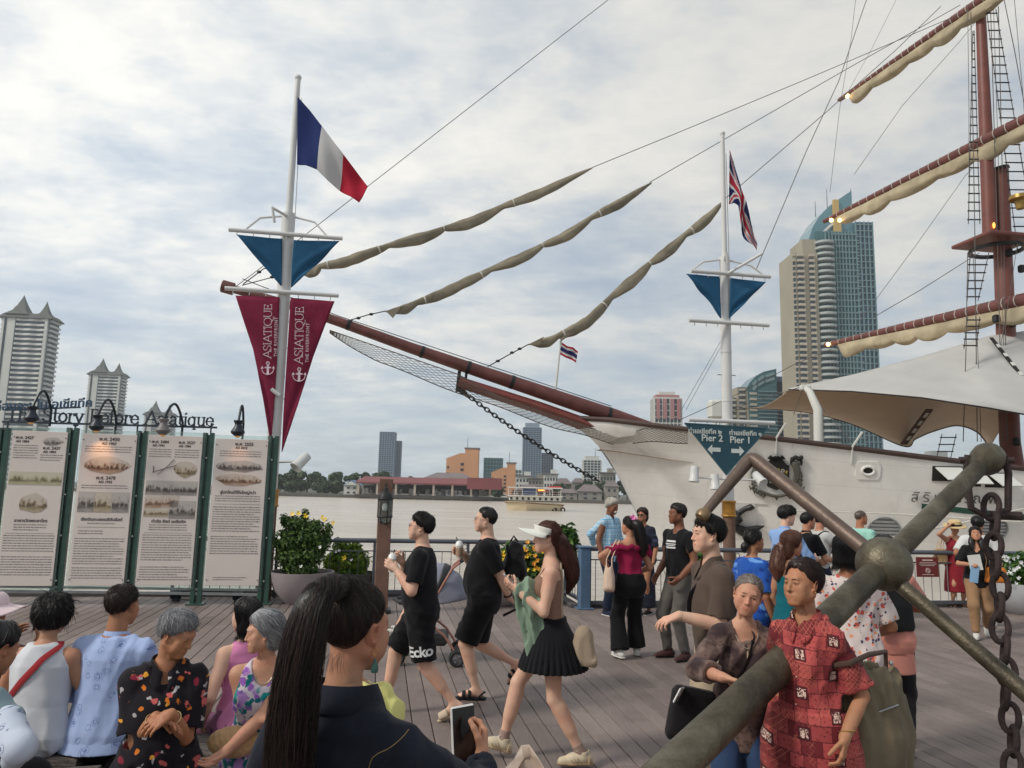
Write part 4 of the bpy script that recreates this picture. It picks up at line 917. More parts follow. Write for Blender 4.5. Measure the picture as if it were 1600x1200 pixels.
M_CREST=plain('crest_iron',C(40,38,36),.5,.3,14,.3,.3);M_CRESTG=plain('crest_grey',C(92,90,82),.6,.25,10,.2,.3);M_GOLD=plain('gold_letter',C(196,168,92),.4,.15,9,.3)
p,x,y,n=hframe(1213,744,.03)
crest=thing('crest','black and grey scrolled ship crest with gold lettering fixed on the white hull','crest',p)
def rel(a,b,c=0.0):return x*a*.8+y*b*.8+n*c
m=MB();m.poly([rel(a,b)for a,b in[(-.40,.38),(.40,.38),(.40,-.12),(.28,-.34),(.0,-.46),(-.28,-.34),(-.40,-.12)]],n,.07);m.build('shield',M_CREST,crest,0)
m=MB()
m.poly([rel(a,b,.02)for a,b in[(-.34,.39),(.34,.39),(.22,.55),(-.22,.55)]],n,.06)
for s in(-1,0,1):
	for q in(-.18,-.06,.06,.18):
		m.tube([rel(s*.0+q*.5,.55,.03),rel(q*1.1,.68,.05),rel(q*1.5,.72-abs(q)*.5,.05)],[.05,.06,.015],6)
for s in(-1,1):
	pts=[rel(s*(.62-.16*math.cos(t)),.52+.15*math.sin(t),.03)for t in[k*.55 for k in range(-2,8)]];m.tube(pts,[.035+.01*(k%2)for k in range(len(pts))],6)
	for k in range(4):m.ball(rel(s*(.5+.09*k),.62+.05*(k%2),.04),.06,8,6)
m.build('crown_scroll',M_CREST,crest)
for s in(-1,1):
	m=MB();pts=[rel(s*(.48+.17*math.sin(t)),.12+.36*math.cos(t)*(1 if t<1.6 else.8),.03)for t in[k*.33 for k in range(0,10)]];m.tube(pts,[.07,.09,.1,.1,.1,.09,.09,.08,.07,.04],8)
	for k in range(6):a=.2+k*.35;m.tube([rel(s*(.56+.1*math.sin(a)),.2-.12*k,.04),rel(s*(.74+.06*math.sin(a*2)),.16-.13*k,.05),rel(s*(.80-.02*k),.06-.13*k,.03)],[.045,.035,.012],6)
	m.build('side_scroll',M_CRESTG,crest)
m=MB();pts=[rel(-.5+1.0*k/12,-.50-.16*math.sin(math.pi*k/12),.04)for k in range(13)];m.tube(pts,.085,8,True,.5)
for s in(-1,1):
	for k in range(5):a=k*1.1;m.tube([rel(s*(.34+.1*k),-.6+.06*k,.03),rel(s*(.42+.1*k),-.72+.07*k,.04),rel(s*(.5+.09*k),-.64+.08*k,.03)],[.04,.035,.015],6)
m.tube([rel(0,-.66,.04),rel(0,-.80,.04)],[.06,.02],6);m.build('ribbon',M_CRESTG,crest)
for i,ch in enumerate('HARBOR'):
	a=(i-2.5)*.21;text_obj('crest_letter',ch,.12,M_GOLD if i%2 else plain('crest_white',C(200,196,186),.5),crest,rel(math.sin(a)*.62,.24-(1-math.cos(a))*.6-.0,.042),x*math.cos(a)-y*math.sin(a),y*math.cos(a)+x*math.sin(a),.004,bold=.002)
m=MB();m.tube([rel(-.13,-.02,.05),rel(-.05,-.1,.05),rel(.08,-.09,.05),rel(.16,-.02,.05)],[.012,.02,.02,.012],6);m.cyl(rel(-.02,-.08,.05),rel(-.02,.08,.05),.01,None,6);m.poly([rel(-.02,.08,.05),rel(.07,.0,.05),rel(-.02,-.03,.05)],n,.012);m.poly([rel(-.04,.05,.05),rel(-.1,-.01,.05),rel(-.04,-.03,.05)],n,.012);m.build('gold_boat_emblem',M_GOLD,crest,0)
text_obj('crest_motto','THE RIVERSIDE',.056,plain('crest_white',C(200,196,186),.5),crest,rel(0,-.2,.042),x,y,.003)
def rel(a,b,c=0.0):return x*a+y*b+n*c
p,x,y,n=hframe(1160,808,.08)
an=thing('hull_anchor','black stockless anchor hanging against the white hull by the crest','anchor',p)
m=MB();m.tube([rel(-.38,.02,0),rel(-.22,-.12,.02),rel(-.06,.02,.03)],[.12,.16,.12],10);m.tube([rel(-.28,.02,.03),rel(-.08,.02,.05)],[.2,.19],12);m.build('crown',M_DKMETAL,an)
for pts in(((-.12,.12),(.06,.26),(.24,.33),(.33,.31)),((-.2,-.24),(.1,-.3),(.36,-.27),(.56,-.19))):
	m=MB();m.tube([rel(a,b,.03)for a,b in pts],[.10,.09,.12,.02],10,True,.75);m.build('fluke',M_DKMETAL,an)
m=MB();m.tube([rel(-.3,-.12,.0),rel(-.05,-.38,.02),rel(.03,-.52,.02)],[.13,.1,.02],8);m.build('bill',M_DKMETAL,an)
p,x,y,n=hframe(1150,800,.015)
m=MB();m.v=[];m.poly([p+x*a+y*b for a,b in((-.3,.3),(.5,.28),(.52,-.75),(-.3,-.75))],n,.02);spart(m,'anchor_plate',M_HULL,0)
p,x,y,n=hframe(1356,735,.012)
m=MB();m.poly([p+x*(a*.3)+y*(b*.24)for a,b in((-1,-.6),(-.8,-1),(.8,-1),(1,-.6),(1,.6),(.8,1),(-.8,1),(-1,.6))],n,.03);spart(m,'hawse_plate',M_HULL,0)
m=MB();m.torus(p+n*.02,.13,.035,n,20,8,(1.15,.85));spart(m,'hawse_ring',M_HULL);m=MB();m.lathe(p+n*.005,[(.115,.014),(.001,.014)],18,n);spart(m,'hawse_hole',M_DARK)
for(a0,b0,a1,b1,f)in((1457,728,1502,752,0),(1500,731,1532,760,0),(1540,738,1576,762,1)):
	c,x,y,n=hframe((a0+a1)/2,(b0+b1)/2,.012);A,_=onhull(a0,b0,.02);B,_=onhull(a1,b1,.02);w=abs((B-A).dot(x));h=abs((B-A).dot(y))
	m=MB();m.poly([c+x*sx*w/2+y*sy*h/2 for sx,sy in((-1,-1),(1,-1),(1,1),(-1,1))],n,.03);spart(m,'gun_port',M_DARK,0)
	tp=c+y*h*.42;m=MB();m.poly([tp-x*w*.42,tp+x*w*.46,tp+x*w*.52-y*h*.55+n*.55,tp-x*w*.3-y*h*.55+n*.55],(y*.7+n*.6),.03);spart(m,'port_flap',M_WHITE,0)
p,x,y,n=hframe(1500,779,.02)
text_obj('ship_name','สิริมหรรณพ',.36,plain('name_paint',C(92,92,88),.5),None,p-x*.15,x,y,.006,spacing=1.25)
ob=bpy.data.objects['ship_name'];ob.parent=ship;ob.matrix_parent_inverse=Matrix.Translation(-SO*1)
ob.matrix_parent_inverse=Matrix.Translation((-SO.x,-SO.y,0))
for(px,py,r_)in((1381,829,.36),(1553,826,.3)):
	p,x,y,n=hframe(px,py,.02);m=MB();m.torus(p,r_,.025,n,24,6,(1.1,1));spart(m,'bow_thruster_grille',M_STEELL)
	for k in range(7):b_=-r_*.8+r_*1.6*k/6;L=math.sqrt(max(.01,r_**2-b_**2));m=MB();m.bar(p+y*b_-x*L,p+y*b_+x*L,.02,.035,n);spart(m,'grille_bar',M_STEEL,0)
m=MB();a,n1=onhull(1232,797,.03);m.tube([a,P(1400,803,19),P(1600,816,17)],.02,6);m.tube([onhull(1395,838,.03)[0],P(1500,818,17.2),P(1600,795,16.8)],.022,6);m.tube([onhull(1140,786,.02)[0],onhull(1200,788,.02)[0]],.012,5);spart(m,'mooring_rope',M_ROPEW)
for px in(1213,1331):
	p,x,y,n=hframe(px,sheer_y(px)+4,.03);m=MB();m.tube([p-y*.3,p,p+y*.15,p+y*.55+x*.22],.03,6);spart(m,'stanchion',M_WHITE)
m=MB();p=SP(1117,640,2.2);m.box(p,(.35,.35,.5),None,.06);m.tube([p-Vector((0,0,.2)),p-Vector((0,0,.9))],.05,6);spart(m,'deck_light',M_WHITE)
def flag(name,label,top,bot,d,colour,nu=40,nv=26,wave=.06,group=None,th=.004):
	"""top / bot: sight points along upper and lower edge from hoist to fly"""
	t=thing(name,label,'flag',P(*top[0],d),0,group);o0=t.location;m=MB()
	def pt(L,u):return(float(np.interp(u*(len(L)-1),range(len(L)),[p[0]for p in L])),float(np.interp(u*(len(L)-1),range(len(L)),[p[1]for p in L])))
	def f(u,v):
		a,b=pt(top,u),pt(bot,u);q=P(a[0]+(b[0]-a[0])*v,a[1]+(b[1]-a[1])*v,d);return q-o0+Vector((.1,1,0))*(wave*u**.6*math.sin(u*9+v*2.2)+wave*.5*math.sin(u*17-v*4)*u)
	m.grid(f,nu,nv);o=m.build('cloth',None,t,60);me=o.data;ca=me.color_attributes.new('print','FLOAT_COLOR','CORNER');k=0;buf=[]
	for j in range(nv):
		for i in range(nu):c=colour((i+.5)/nu,(j+.5)/nv);buf+=[(*c,1.0)]*4
	ca.data.foreach_set('color',np.array(buf,np.float32).ravel())
	nt=NT(name+'_cloth');at=nt.n('ShaderNodeVertexColor');at.layer_name='print';nt.L.new(at.outputs[0],nt.b.inputs['Base Color']);nt.rough(.8);nt.spec(.1)
	tr=nt.n('ShaderNodeBsdfTranslucent');nt.L.new(at.outputs[0],tr.inputs[0]);ms=nt.n('ShaderNodeMixShader');ms.inputs[0].default_value=.4;nt.L.new(nt.b.outputs[0],ms.inputs[1]);nt.L.new(tr.outputs[0],ms.inputs[2]);nt.L.new(ms.outputs[0],nt.out.inputs[0])
	me.materials.append(nt.m);solidify(o,th);return t
FB,FW,FR=C(58,72,128),C(214,214,214),C(192,52,72)
ps=SP(868,608);pt_=SP(877,529);m=MB();m.tube([ps,pt_],[.035,.022],8);m.ball(pt_,.05,8,6);spart(m,'jackstaff',M_WHITE)
def thai(u,v):return FR if v<.17 or v>.83 else(FW if v<.34 or v>.66 else C(62,58,110))
flag('thai_flag','small red, white and blue striped flag on the bowsprit staff',[(878,535),(887,541),(896,543),(903,549)],[(874,553),(884,559),(893,562),(900,567)],ps.y,thai,24,30,.03)
print('ship',time.time()-T0)
# ====== THINGS ON THE QUAY
M_WPIPE=plain('white_pipe',C(206,206,204),.4,.06,3);M_POSTW=plain('brown_post',C(112,84,70),.75,.2,5,0,.35,30)
M_GOLDR=plain('gold_collar',C(176,126,52),.4,.25,14,.4,.4);M_NAVY=m_canvas('pennant_blue',C(38,80,112),C(50,96,130));M_MAROON=m_canvas('banner_maroon',C(118,38,62),C(136,50,74))
M_LETW=plain('banner_print',C(214,196,204),.7)
def pipe_at(px,py,d):
	p=P(px,py,d);return Vector((p.x,p.y,0))
def zpx(base,py,px):
	"""height of the point of a vertical line over base that is seen at picture row py"""
	lo,hi=-1.0,20.0
	for _ in range(40):
		z=(lo+hi)/2
		if proj((base.x,base.y,z))[1]>py:lo=z
		else:hi=z
	return z
def tri_cloth(t,name,pts_in,pts_out,mat,wave=.03,nu=14,nv=30,th=.004):
	"""cloth between an inner edge (by the mast) and an outer edge, both top to bottom, in the thing's space"""
	m=MB();
	def f(u,v):
		a=lerpL(pts_in,v);b=lerpL(pts_out,v);q=a.lerp(b,u);return q+V*(wave*math.sin(u*5+v*7)*u*(1-v*.4)+wave*.6*math.sin(v*13+u*9)*u)
	m.grid(f,nu,nv);return solidify(m.build(name,mat,t,60),th)
def signal_mast(d,pxm,pym,label,rows,rad,arms,pennants):
	b=pipe_at(pxm,pym,d);t=thing('flag_mast',label,'mast',b,0,'white signal masts on the quay')
	z={k:zpx(b,v,pxm)for k,v in rows.items()}
	m=MB();m.tube([(0,0,0),(0,0,z['wood'])],rad*1.12,14);m.build('wooden_base',M_POSTW,t)
	m=MB();m.tube([(0,0,z['wood']-.02),(0,0,z['ring']-.02),(0,0,z['ring']),(0,0,z['ring']+.02)],[rad*1.24,rad*1.24,rad*1.3,rad*1.3],16);m.torus((0,0,z['wood']),rad*1.2,.02,(0,0,1),18,6);m.torus((0,0,z['ring']),rad*1.2,.02,(0,0,1),18,6);m.build('gold_collar',M_GOLDR,t)
	m=MB();m.tube([(0,0,z['ring']),(0,0,z['step'])],rad,16)
	for k in range(1,5):q=z['ring']+(z['step']-z['ring'])*k/5;m.tube([(0,0,q-.012),(0,0,q+.012)],rad+.006,16)
	m.build('lower_pipe',M_WPIPE,t)
	m=MB();m.tube([(0,0,z['step']-.35),(0,0,z['top'])],[rad*.56,rad*.42],12);m.ball((0,0,z['top']+.03),rad*.55,10,8);m.build('upper_pipe',M_WPIPE,t)
	for(w,row,off)in arms:
		zz=zpx(b,row,pxm);m=MB();m.tube([U*(-w/2+off)+V*-.14+Vector((0,0,zz)),U*(w/2+off)+V*-.14+Vector((0,0,zz))],.036,10)
		for k in range(7):q=U*(-w/2+off+w*(k+.5)/7)+V*-.14;m.cyl(q+Vector((0,0,zz)),q+Vector((0,0,zz-.09)),.008,None,5)
		m.build('cross_arm',M_WPIPE,t)
	zz=zpx(b,arms[0][1],pxm);zs=z['step']-.05
	for s in(-1,1):
		m=MB();m.tube([U*s*rad*.8+Vector((0,0,zs)),U*s*.45+V*-.1+Vector((0,0,zs-.1)),U*s*.66+V*-.14+Vector((0,0,zz+.03))],.018,6);m.build('brace',M_WPIPE,t)
	m=MB();m.tube([V*-rad*.8+U*-.03+Vector((0,0,zs-.02)),V*-.5+U*-.2+Vector((0,0,zs-.05)),V*-.45+U*-.16+Vector((0,0,zz+.08))],.025,7);m.build('front_bracket',M_WPIPE,t)
	m=MB();m.tube([U*rad*.7+Vector((0,0,z['top']-.35)),U*rad*.95+Vector((0,0,zs))],.006,4);m.build('halyard',M_ROPEW,t)
	for(row,lab)in((.55,0),(.35,1)):
		q=z['ring']+(zz-z['ring'])*row;m=MB();m.tube([U*-.17+Vector((0,0,q)),U*.17+Vector((0,0,q))],.008,5);m.build('hook_rod',M_STEEL,t)
	return t,b,z
def on_mast(b,px,py,off=-.14):return onplane(px,py,b+V*off,V)-b
def anchor_icon(m,o,x,y,n,s):
	th=.004
	m.bar(o+y*.0*s,o+y*.66*s,.14*s,th,n);m.bar(o+y*.44*s-x*.2*s,o+y*.44*s+x*.2*s,.09*s,th*1.1,n);m.torus(o+y*.72*s,.09*s,.03*s,n,12,4)
	pts=[o+x*(math.sin(a)*.36*s)+y*((.34-math.cos(a)*.36)*s)for a in np.linspace(-1.75,1.75,13)];m.tube(pts,[.05*s+.07*s*(1-abs(k-6)/6)for k in range(13)],6,True,.3)
	for e,d in((pts[0],-1),(pts[-1],1)):m.poly([e+y*.14*s,e-x*d*.1*s-y*.02*s,e+x*d*.09*s-y*.05*s],n,th)
t1,b1,z1=signal_mast(12.45,447,400,'white mast flying the blue, white and red striped flag, with maroon banners',{'top':124,'step':334,'ring':766,'wood':790},.112,[(1.86,370,0),(1.84,459.5,0)],None)
def pm(px,py):return on_mast(b1,px,py)
tri_cloth(t1,'blue_pennant',[pm(441,373),pm(440.5,410),pm(440,446)],[pm(370,367),pm(404,407),pm(438,446)],M_NAVY)
tri_cloth(t1,'blue_pennant',[pm(459,375),pm(456,410),pm(454.5,449)],[pm(531,377),pm(495,413),pm(456,449)],M_NAVY)
tri_cloth(t1,'maroon_banner',[pm(437,464),pm(433,560),pm(428,640),pm(424,690)],[pm(368,462),pm(395,545),pm(411,622),pm(422,690)],M_MAROON,.02)
tri_cloth(t1,'maroon_banner',[pm(454,465),pm(448,560),pm(443,640),pm(440,706)],[pm(523,471),pm(489,558),pm(465,635),pm(441,706)],M_MAROON,.02)
for o,(bx,by,tx,ty,sub)in enumerate(((424,560,425.5,476,False),(473,569,475,480,True))):
	a,b=pm(bx,by)+V*-.05,pm(tx,ty)+V*-.05;ax=(b-a).normalized();yy=ax.cross(V*1.0).normalized();yy=-V.cross(ax);
	if yy.dot(U)>0:yy=-yy
	m=MB();L=(b-a).length;serif_text(m,'ASIATIQUE',L*.135,a,ax,yy,.085,.006,fit=L);m.build('banner_lettering',M_LETW,t1,0)
	m=MB();anchor_icon(m,a-ax*L*.30+yy*L*.05,-yy,ax,-V,L*.28);m.build('anchor_emblem',M_LETW,t1,0)
	me_y=yy
	text_obj('banner_subtitle','THE RIVERFRONT',.075,M_LETW,t1,a-yy*.075+ax*L*.02,ax,yy,.003,'LEFT',1.15)
cl=pm(470,722)
m=MB();m.tube([pm(436,722),pm(468,721)],.02,6);m.build('lamp_arm',M_WPIPE,t1);m=MB();d=Vector((-.5,-.6,-.75)).normalized();m.lathe(cl-d*.16,[(.001,0),(.08,0),(.085,.1),(.085,.24),(.1,.26),(.1,.3),(.06,.29),(.001,.27)],14,d);m.build('floodlight',M_WPIPE,t1)
m=MB();m.tube([pm(424,608),pm(430,613),pm(437,618)],.035,8);m.build('rope_cleat',M_WPIPE,t1)
def french(u,v):return FB if u<.335 else(FW if u<.66 else FR)
flag('striped_flag','large blue, white and red vertically striped flag drooping from the left mast',[(465,151),(484,172),(503,197),(521,221),(538,243),(557,268),(575,292)],[(464,257),(478,259),(496,266),(512,282),(528,295),(545,307),(563,319)],12.4,french,60,36,.09)
t2,b2,z2=signal_mast(13.1,1134,520,'white mast flying the red, white and blue crossed flag above the pier sign',{'top':211,'step':402,'ring':784,'wood':806},.092,[(1.50,431,.05),(1.50,507,0),(1.58,659.5,.02)],None)
def pn(px,py):return on_mast(b2,px,py)
tri_cloth(t2,'blue_pennant',[pn(1125,432),pn(1125.5,465),pn(1127,497)],[pn(1071,428),pn(1101,462),pn(1125,497)],M_NAVY)
tri_cloth(t2,'blue_pennant',[pn(1141,434),pn(1140.5,466),pn(1139,497)],[pn(1196,441),pn(1170,468),pn(1140,497)],M_NAVY)
m=MB();m.tube([pn(1136,428),pn(1173,407)-V*.4],.026,8);m.build('front_spar',M_WPIPE,t2)
M_SIGN=plain('sign_teal',C(30,72,86),.5,.08,5);M_SIGNT=plain('sign_print',C(206,212,206),.5)
sg=thing('direction_sign','teal triangular sign with white arrows to Pier 2 and Pier 1','sign',b2)
m=MB();m.poly([pn(1069,661),pn(1200,669),pn(1134,742)],V,.03);m.build('board',M_SIGN,sg,0)
m=MB();a,b,c=pn(1069,661),pn(1200,669),pn(1134,742)
for p_,q_ in((a,b),(b,c),(c,a)):m.bar(p_-V*.018,q_-V*.018,.014,.01,V)
m.build('frame',plain('sign_edge',C(66,100,108),.5),sg,0)
for body,px,py,sz,al in(('ท่าเอเชียทีค ๒',1101,674.5,.112,'CENTER'),('ท่าเอเชียทีค ๑',1164,677.5,.112,'CENTER'),('Pier 2',1112,685,.165,'CENTER'),('Pier 1',1156,688,.165,'CENTER')):
	text_obj('sign_text',body,sz,M_SIGNT,sg,pn(px,py)-V*.02,U,(0,0,1),.003,al,1.0,.002)
for s,px in((-1,1125),(1,1142)):
	o=pn(px,703 if s<0 else 704.5)-V*.02;m=MB();m.poly([o+U*s*a_+Vector((0,0,b_))for a_,b_ in((0,.035),(.15,.035),(.15,.085),(.235,0),(.15,-.085),(.15,-.035),(0,-.035))],V,.006);m.build('arrow',M_SIGNT,sg,0)
for px,py,dx in((1085,741,-.4),(1117,753,0),(1186,748,.3)):
	o=pn(px,py);m=MB();d=Vector((dx,-.75,-.6)).normalized()if px>1150 else Vector((dx*.3,-.1,-1));m.lathe(o-d.normalized()*.13,[(.001,0),(.07,0),(.075,.08),(.075,.2),(.088,.22),(.088,.26),(.05,.25),(.001,.23)],14,d);m.build('floodlight',M_WPIPE,t2)
m=MB();m.tube([pn(1088,746),pn(1132,749),pn(1184,750)],.018,6);m.build('lamp_arm',M_WPIPE,t2)
def jack(u,v):
	x,y=(u-.5)*2,(v-.5)
	if abs(x)<.10 or abs(y)<.10:return C(186,62,78)
	if abs(x)<.165 or abs(y)<.165:return FW
	dd=abs(abs(x)*.5-abs(y))
	return C(186,62,78)if dd<.035 else(FW if dd<.09 else C(48,54,100))
flag('crossed_flag','blue flag with red and white crosses hanging folded from the right mast',[(1140,234),(1147,252),(1154,280),(1160,303),(1168,328),(1178,352),(1183,380)],[(1139,319),(1146,318),(1153,322),(1157,345),(1162,365),(1168,380),(1181,393)],13.05,jack,70,40,.10)
pd=11.85;p0=P(360,920,pd)
def pp(px,py,off=0.0):return onplane(px,py,p0-V*off,V)
M_GPOST=plain('green_post',C(52,82,72),.4,.25,6,.1);M_PANEL=plain('panel_sheet',C(222,210,203),.55,.05,1.5);M_INK=plain('panel_ink',C(120,110,106),.8);M_INKD=plain('panel_ink_dark',C(74,66,66),.8)
fr=thing('display_frame','green steel frame of posts and rails standing by the water with clear glass edges','frame',(p0.x,p0.y,0));FO=fr.location.copy()
def fpart(m,name,mat,sm=0,par=None):m.v=[(x-FO.x,y-FO.y,z)for x,y,z in m.v];return m.build(name,mat,par or fr,sm)
ztop=pp(360,672).z
for px,top in((-8,668),(101,668),(212,673),(317,676),(420,681)):
	q=pp(px,800);q.z=0;h=pp(px,top).z
	for k in(-.05,.05):
		m=MB();m.box(q+U*k+Vector((0,0,h/2)),(.065,.08,h),rotQ,.006);fpart(m,'post',M_GPOST)
	m=MB();m.box(q+V*.02+Vector((0,0,h/2)),(.03,.05,h-.06),rotQ);fpart(m,'glass_fin',plain('fin_dark',C(40,62,56),.2))
	m=MB();m.box(q+Vector((0,0,.012)),(.26,.2,.024),rotQ,.004);fpart(m,'base_plate',M_GPOST)
	for zz in(.35,1.0,1.6,2.2):
		m=MB();m.ball(q-V*.045+Vector((0,0,zz)),.016,8,6);fpart(m,'bolt',M_STEELL,35)
for py in(919,926):
	m=MB();m.bar(pp(-12,py-3),pp(408,py+3),.035,.035);fpart(m,'bottom_rail',M_STEELL)
M_GL=NT('panel_glass');M_GL.col((.75,.85,.82));M_GL.rough(.05);M_GL.b.inputs['Transmission Weight'].default_value=.9;M_GL.b.inputs['IOR'].default_value=1.1;M_GL=M_GL.m
def m_print(name,a,b,c,scale,seed):
	if name in MATS:return MATS[name]
	t=NT(name);v=t.map((scale,scale,scale*2.4),(0,0,0),(seed,seed*2,0));n1=t.noise(1.0,7,.7,.2,v);n2=t.vor(2.6,v=t.map((scale,scale,scale*.5)),rnd=.8);sp=t.n('ShaderNodeSeparateXYZ');t.L.new(t.tc.outputs['Generated'],sp.inputs[0]);z=sp.outputs[2]
	hor=t.math('ADD',z,t.math('MULTIPLY',t.math('SUBTRACT',n2,.4),.5));sky=t.ramp(hor,[(.40,0),(.62,.42),(.9,.62)]);wat=t.ramp(z,[(.1,.28),(.3,0)])
	f=t.math('ADD',t.math('ADD',t.math('MULTIPLY',n1,.62),sky),wat);t.col(t.ramp(f,[(.26,a),(.46,b),(.85,c)]));t.rough(.6);MATS[name]=t.m;return t.m
SEP=[m_print('print_sepia',C(96,82,64),C(160,144,116),C(200,188,174),9,1),m_print('print_grey',C(66,60,57),C(126,118,113),C(190,182,176),10,3),m_print('print_rust',C(86,64,54),C(166,134,110),C(204,190,178),10,5),m_print('print_olive',C(108,104,78),C(164,156,122),C(200,193,172),6,8)]
rp=random.Random(11)
def panel(label,TL,TR,BR,BL,kind):
	off=.06;c=[pp(*q,off)for q in(TL,TR,BR,BL)];xl=((c[0]-p0).dot(U)+(c[3]-p0).dot(U))/2;xr=((c[1]-p0).dot(U)+(c[2]-p0).dot(U))/2;zt=(c[0].z+c[1].z)/2;zb=(c[2].z+c[3].z)/2
	w,h=xr-xl,zt-zb;o=p0-V*off+U*((xl+xr)/2);o.z=zb;t=thing('history_panel',label,'panel',o,0,'history panels in the green frame')
	def L(a,b,f=.0):return U*(a*w/2)-V*(.012+f)+Vector((0,0,b*h))
	m=MB();m.box((0,0,h/2),(w,.02,h),rotQ,.003);m.build('sheet',M_PANEL,t,0)
	m=MB();m.box(V*.014+Vector((0,0,h/2)),(w+.06,.006,h+.12),rotQ,.002);m.build('glass_backing',M_GL,t,0)
	for a,b in((-.94,.96),(.94,.96),(-.94,.04),(.94,.04)):m=MB();m.ball(L(a,b),.012,8,5);m.build('fixing',M_STEELL,t)
	def words_(b0,b1,a0,a1,lh=.0105,mat=None,name='print_lines'):
		m=MB();b=b0
		while b>b1:
			a=a0
			end=a1-(rp.uniform(0,.5)if rp.random()<.18 else rp.uniform(0,.04))
			while a<end:
				ww=rp.uniform(.05,.17);e=min(a+ww,end);m.box(L((a+e)/2,b,.0006),((e-a)*w/2,.002,lh*h*rp.uniform(.28,.42)),rotQ);a=e+.025
			b-=lh*1.55
		if m.v:m.build(name,mat or M_INK,t,0)['kind']='stuff'
	def tx(body,a,b,size,mat=M_INKD):text_obj('print_heading',body,size*.8,mat,t,L(a,b,.0002),U,(0,0,1),.001,'CENTER',1.0,.0015)
	def pic(a,b,ww,hh,mat):
		m=MB();m.box(L(a,b,.0008),(ww*w/2,.002,hh*h),rotQ);m.build('photograph',mat,t,0)
	def ring(a,b,ww,hh,mat,n=11,seed=1):
		g=random.Random(seed);pts=[L(a+ww/2*math.cos(k*6.283/n)*g.uniform(.85,1.1),b+hh/2*math.sin(k*6.283/n)*g.uniform(.8,1.1),.0008)for k in range(n)];m=MB();m.poly(pts,V,.002);m.build('vignette_picture',mat,t,0)
	def rule(b):m=MB();m.box(L(0,b,.0005),(w*.86,.002,.003),rotQ);m.build('rule',M_INK,t,0)
	if kind==1:
		tx('พ.ศ. 2427',-.55,.955,.075);tx('AD 1884',-.62,.93,.06);ring(.48,.935,.75,.06,SEP[1],seed=2);tx('พ.ศ. 2437',.46,.89,.075);tx('AD 1894',.4,.865,.06)
		words_(.905,.81,-.92,.0);words_(.845,.81,.08,.92);pic(0,.69,1.9,.085,SEP[3]);ring(.0,.53,1.1,.13,SEP[0],13,4);tx('อาคารวัดพระยาไกร',0,.415,.075,M_INKD);words_(.39,.35,-.6,.6);rule(.335);words_(.32,.21,-.92,.92);words_(.185,.07,-.92,.92)
	elif kind==2:
		tx('พ.ศ. 2450',0,.965,.09);tx('AD 1907',0,.935,.07);words_(.915,.875,-.85,.85);ring(.0,.79,1.7,.12,SEP[2],13,6);tx('พ.ศ. 2478',0,.705,.085);tx('AD 1935',0,.678,.065);words_(.655,.625,-.85,.85)
		pic(-.62,.545,.58,.135,SEP[1]);pic(-.01,.545,.60,.135,SEP[0]);pic(.62,.545,.60,.135,SEP[1]);tx('เรือเดินทะเลอเมริกันอีสต์',0,.43,.075);words_(.405,.395,-.5,.5);rule(.38);words_(.355,.325,-.8,.1);words_(.305,.14,-.9,.9);words_(.115,.035,-.9,.9)
	elif kind==3:
		tx('พ.ศ. 2484',-.55,.955,.075);tx('AD 1941',-.6,.93,.06);tx('พ.ศ. 2527',.42,.955,.075);tx('AD 1984',.36,.93,.06);words_(.905,.845,-.92,-.1);words_(.905,.845,0,.92)
		ring(.45,.775,.95,.12,SEP[0],12,8)
		m=MB();o1,o2=L(-.75,.75,.001),L(.1,.80,.001);m.tube([o1,o2],.012,5,True,.3);m.tube([L(-.55,.735,.001),L(-.3,.775,.001),L(.0,.84,.001)],.010,5,True,.3);m.tube([L(-.72,.79,.001),L(-.7,.745,.001)],.007,4);m.build('aeroplane_drawing',M_INK,t,0)
		pic(-.48,.645,.9,.095,SEP[1]);pic(.46,.645,.94,.095,SEP[1]);pic(-.62,.55,.6,.085,SEP[2]);pic(0,.555,.6,.08,SEP[2]);pic(-.48,.48,.9,.06,SEP[0]);pic(.46,.50,.94,.12,SEP[1]);tx('ท่าเรือ อีสต์ เอเชียติก',0,.42,.075);words_(.398,.36,-.7,.7);rule(.345);words_(.33,.155,-.9,.9);words_(.12,.03,-.9,.9)
	else:
		tx('พ.ศ. 2555',.1,.965,.085);tx('AD 2012',0,.94,.06);words_(.915,.88,-.8,.8);ring(.0,.81,1.8,.085,SEP[1],14,3);ring(.0,.72,1.75,.09,SEP[2],14,9);tx('สู่บทใหม่ที่ยิ่งใหญ่กว่า',0,.63,.08);words_(.605,.565,-.85,.85);rule(.55);words_(.53,.36,-.9,.9);words_(.33,.21,-.9,.9);words_(.055,.03,-.7,.7,.009)
	return t
panel('first history panel at the left edge, with a temple drawing in sepia',(20,672),(107,676),(81,915),(-6,916),1)
panel('second history panel, with a portrait strip of three old photographs',(130,677),(213,680),(195,915),(104,915),2)
panel('third history panel, with an aeroplane drawing above old photographs',(232,679),(316,683),(300,914),(212,915),3)
panel('fourth history panel beside the mast, with two vignetted harbour views',(338,684),(420,689),(403,916),(318,914),4)
ts=thing('title_sign','row of dark blue cut-out letters with a slanting title above the panels','sign',(p0.x,p0.y,0))
M_TBLUE=plain('title_blue',C(44,78,106),.4,.1,6);M_TDK=plain('title_dark',C(48,58,68),.5,.1,6)
def tpart(m,name,mat):m.v=[(x-FO.x,y-FO.y,z)for x,y,z in m.v];return m.build(name,mat,ts,0)
a,b=pp(10,657),pp(334,666);xd=(b-a).normalized();yd=Vector((0,0,1));yd=(yd-xd*yd.dot(xd)).normalized();x0=0
i=0
body='The Story Before Asiatique';tot=sum(GL[c][0]for c in body);size=.205;cur=0
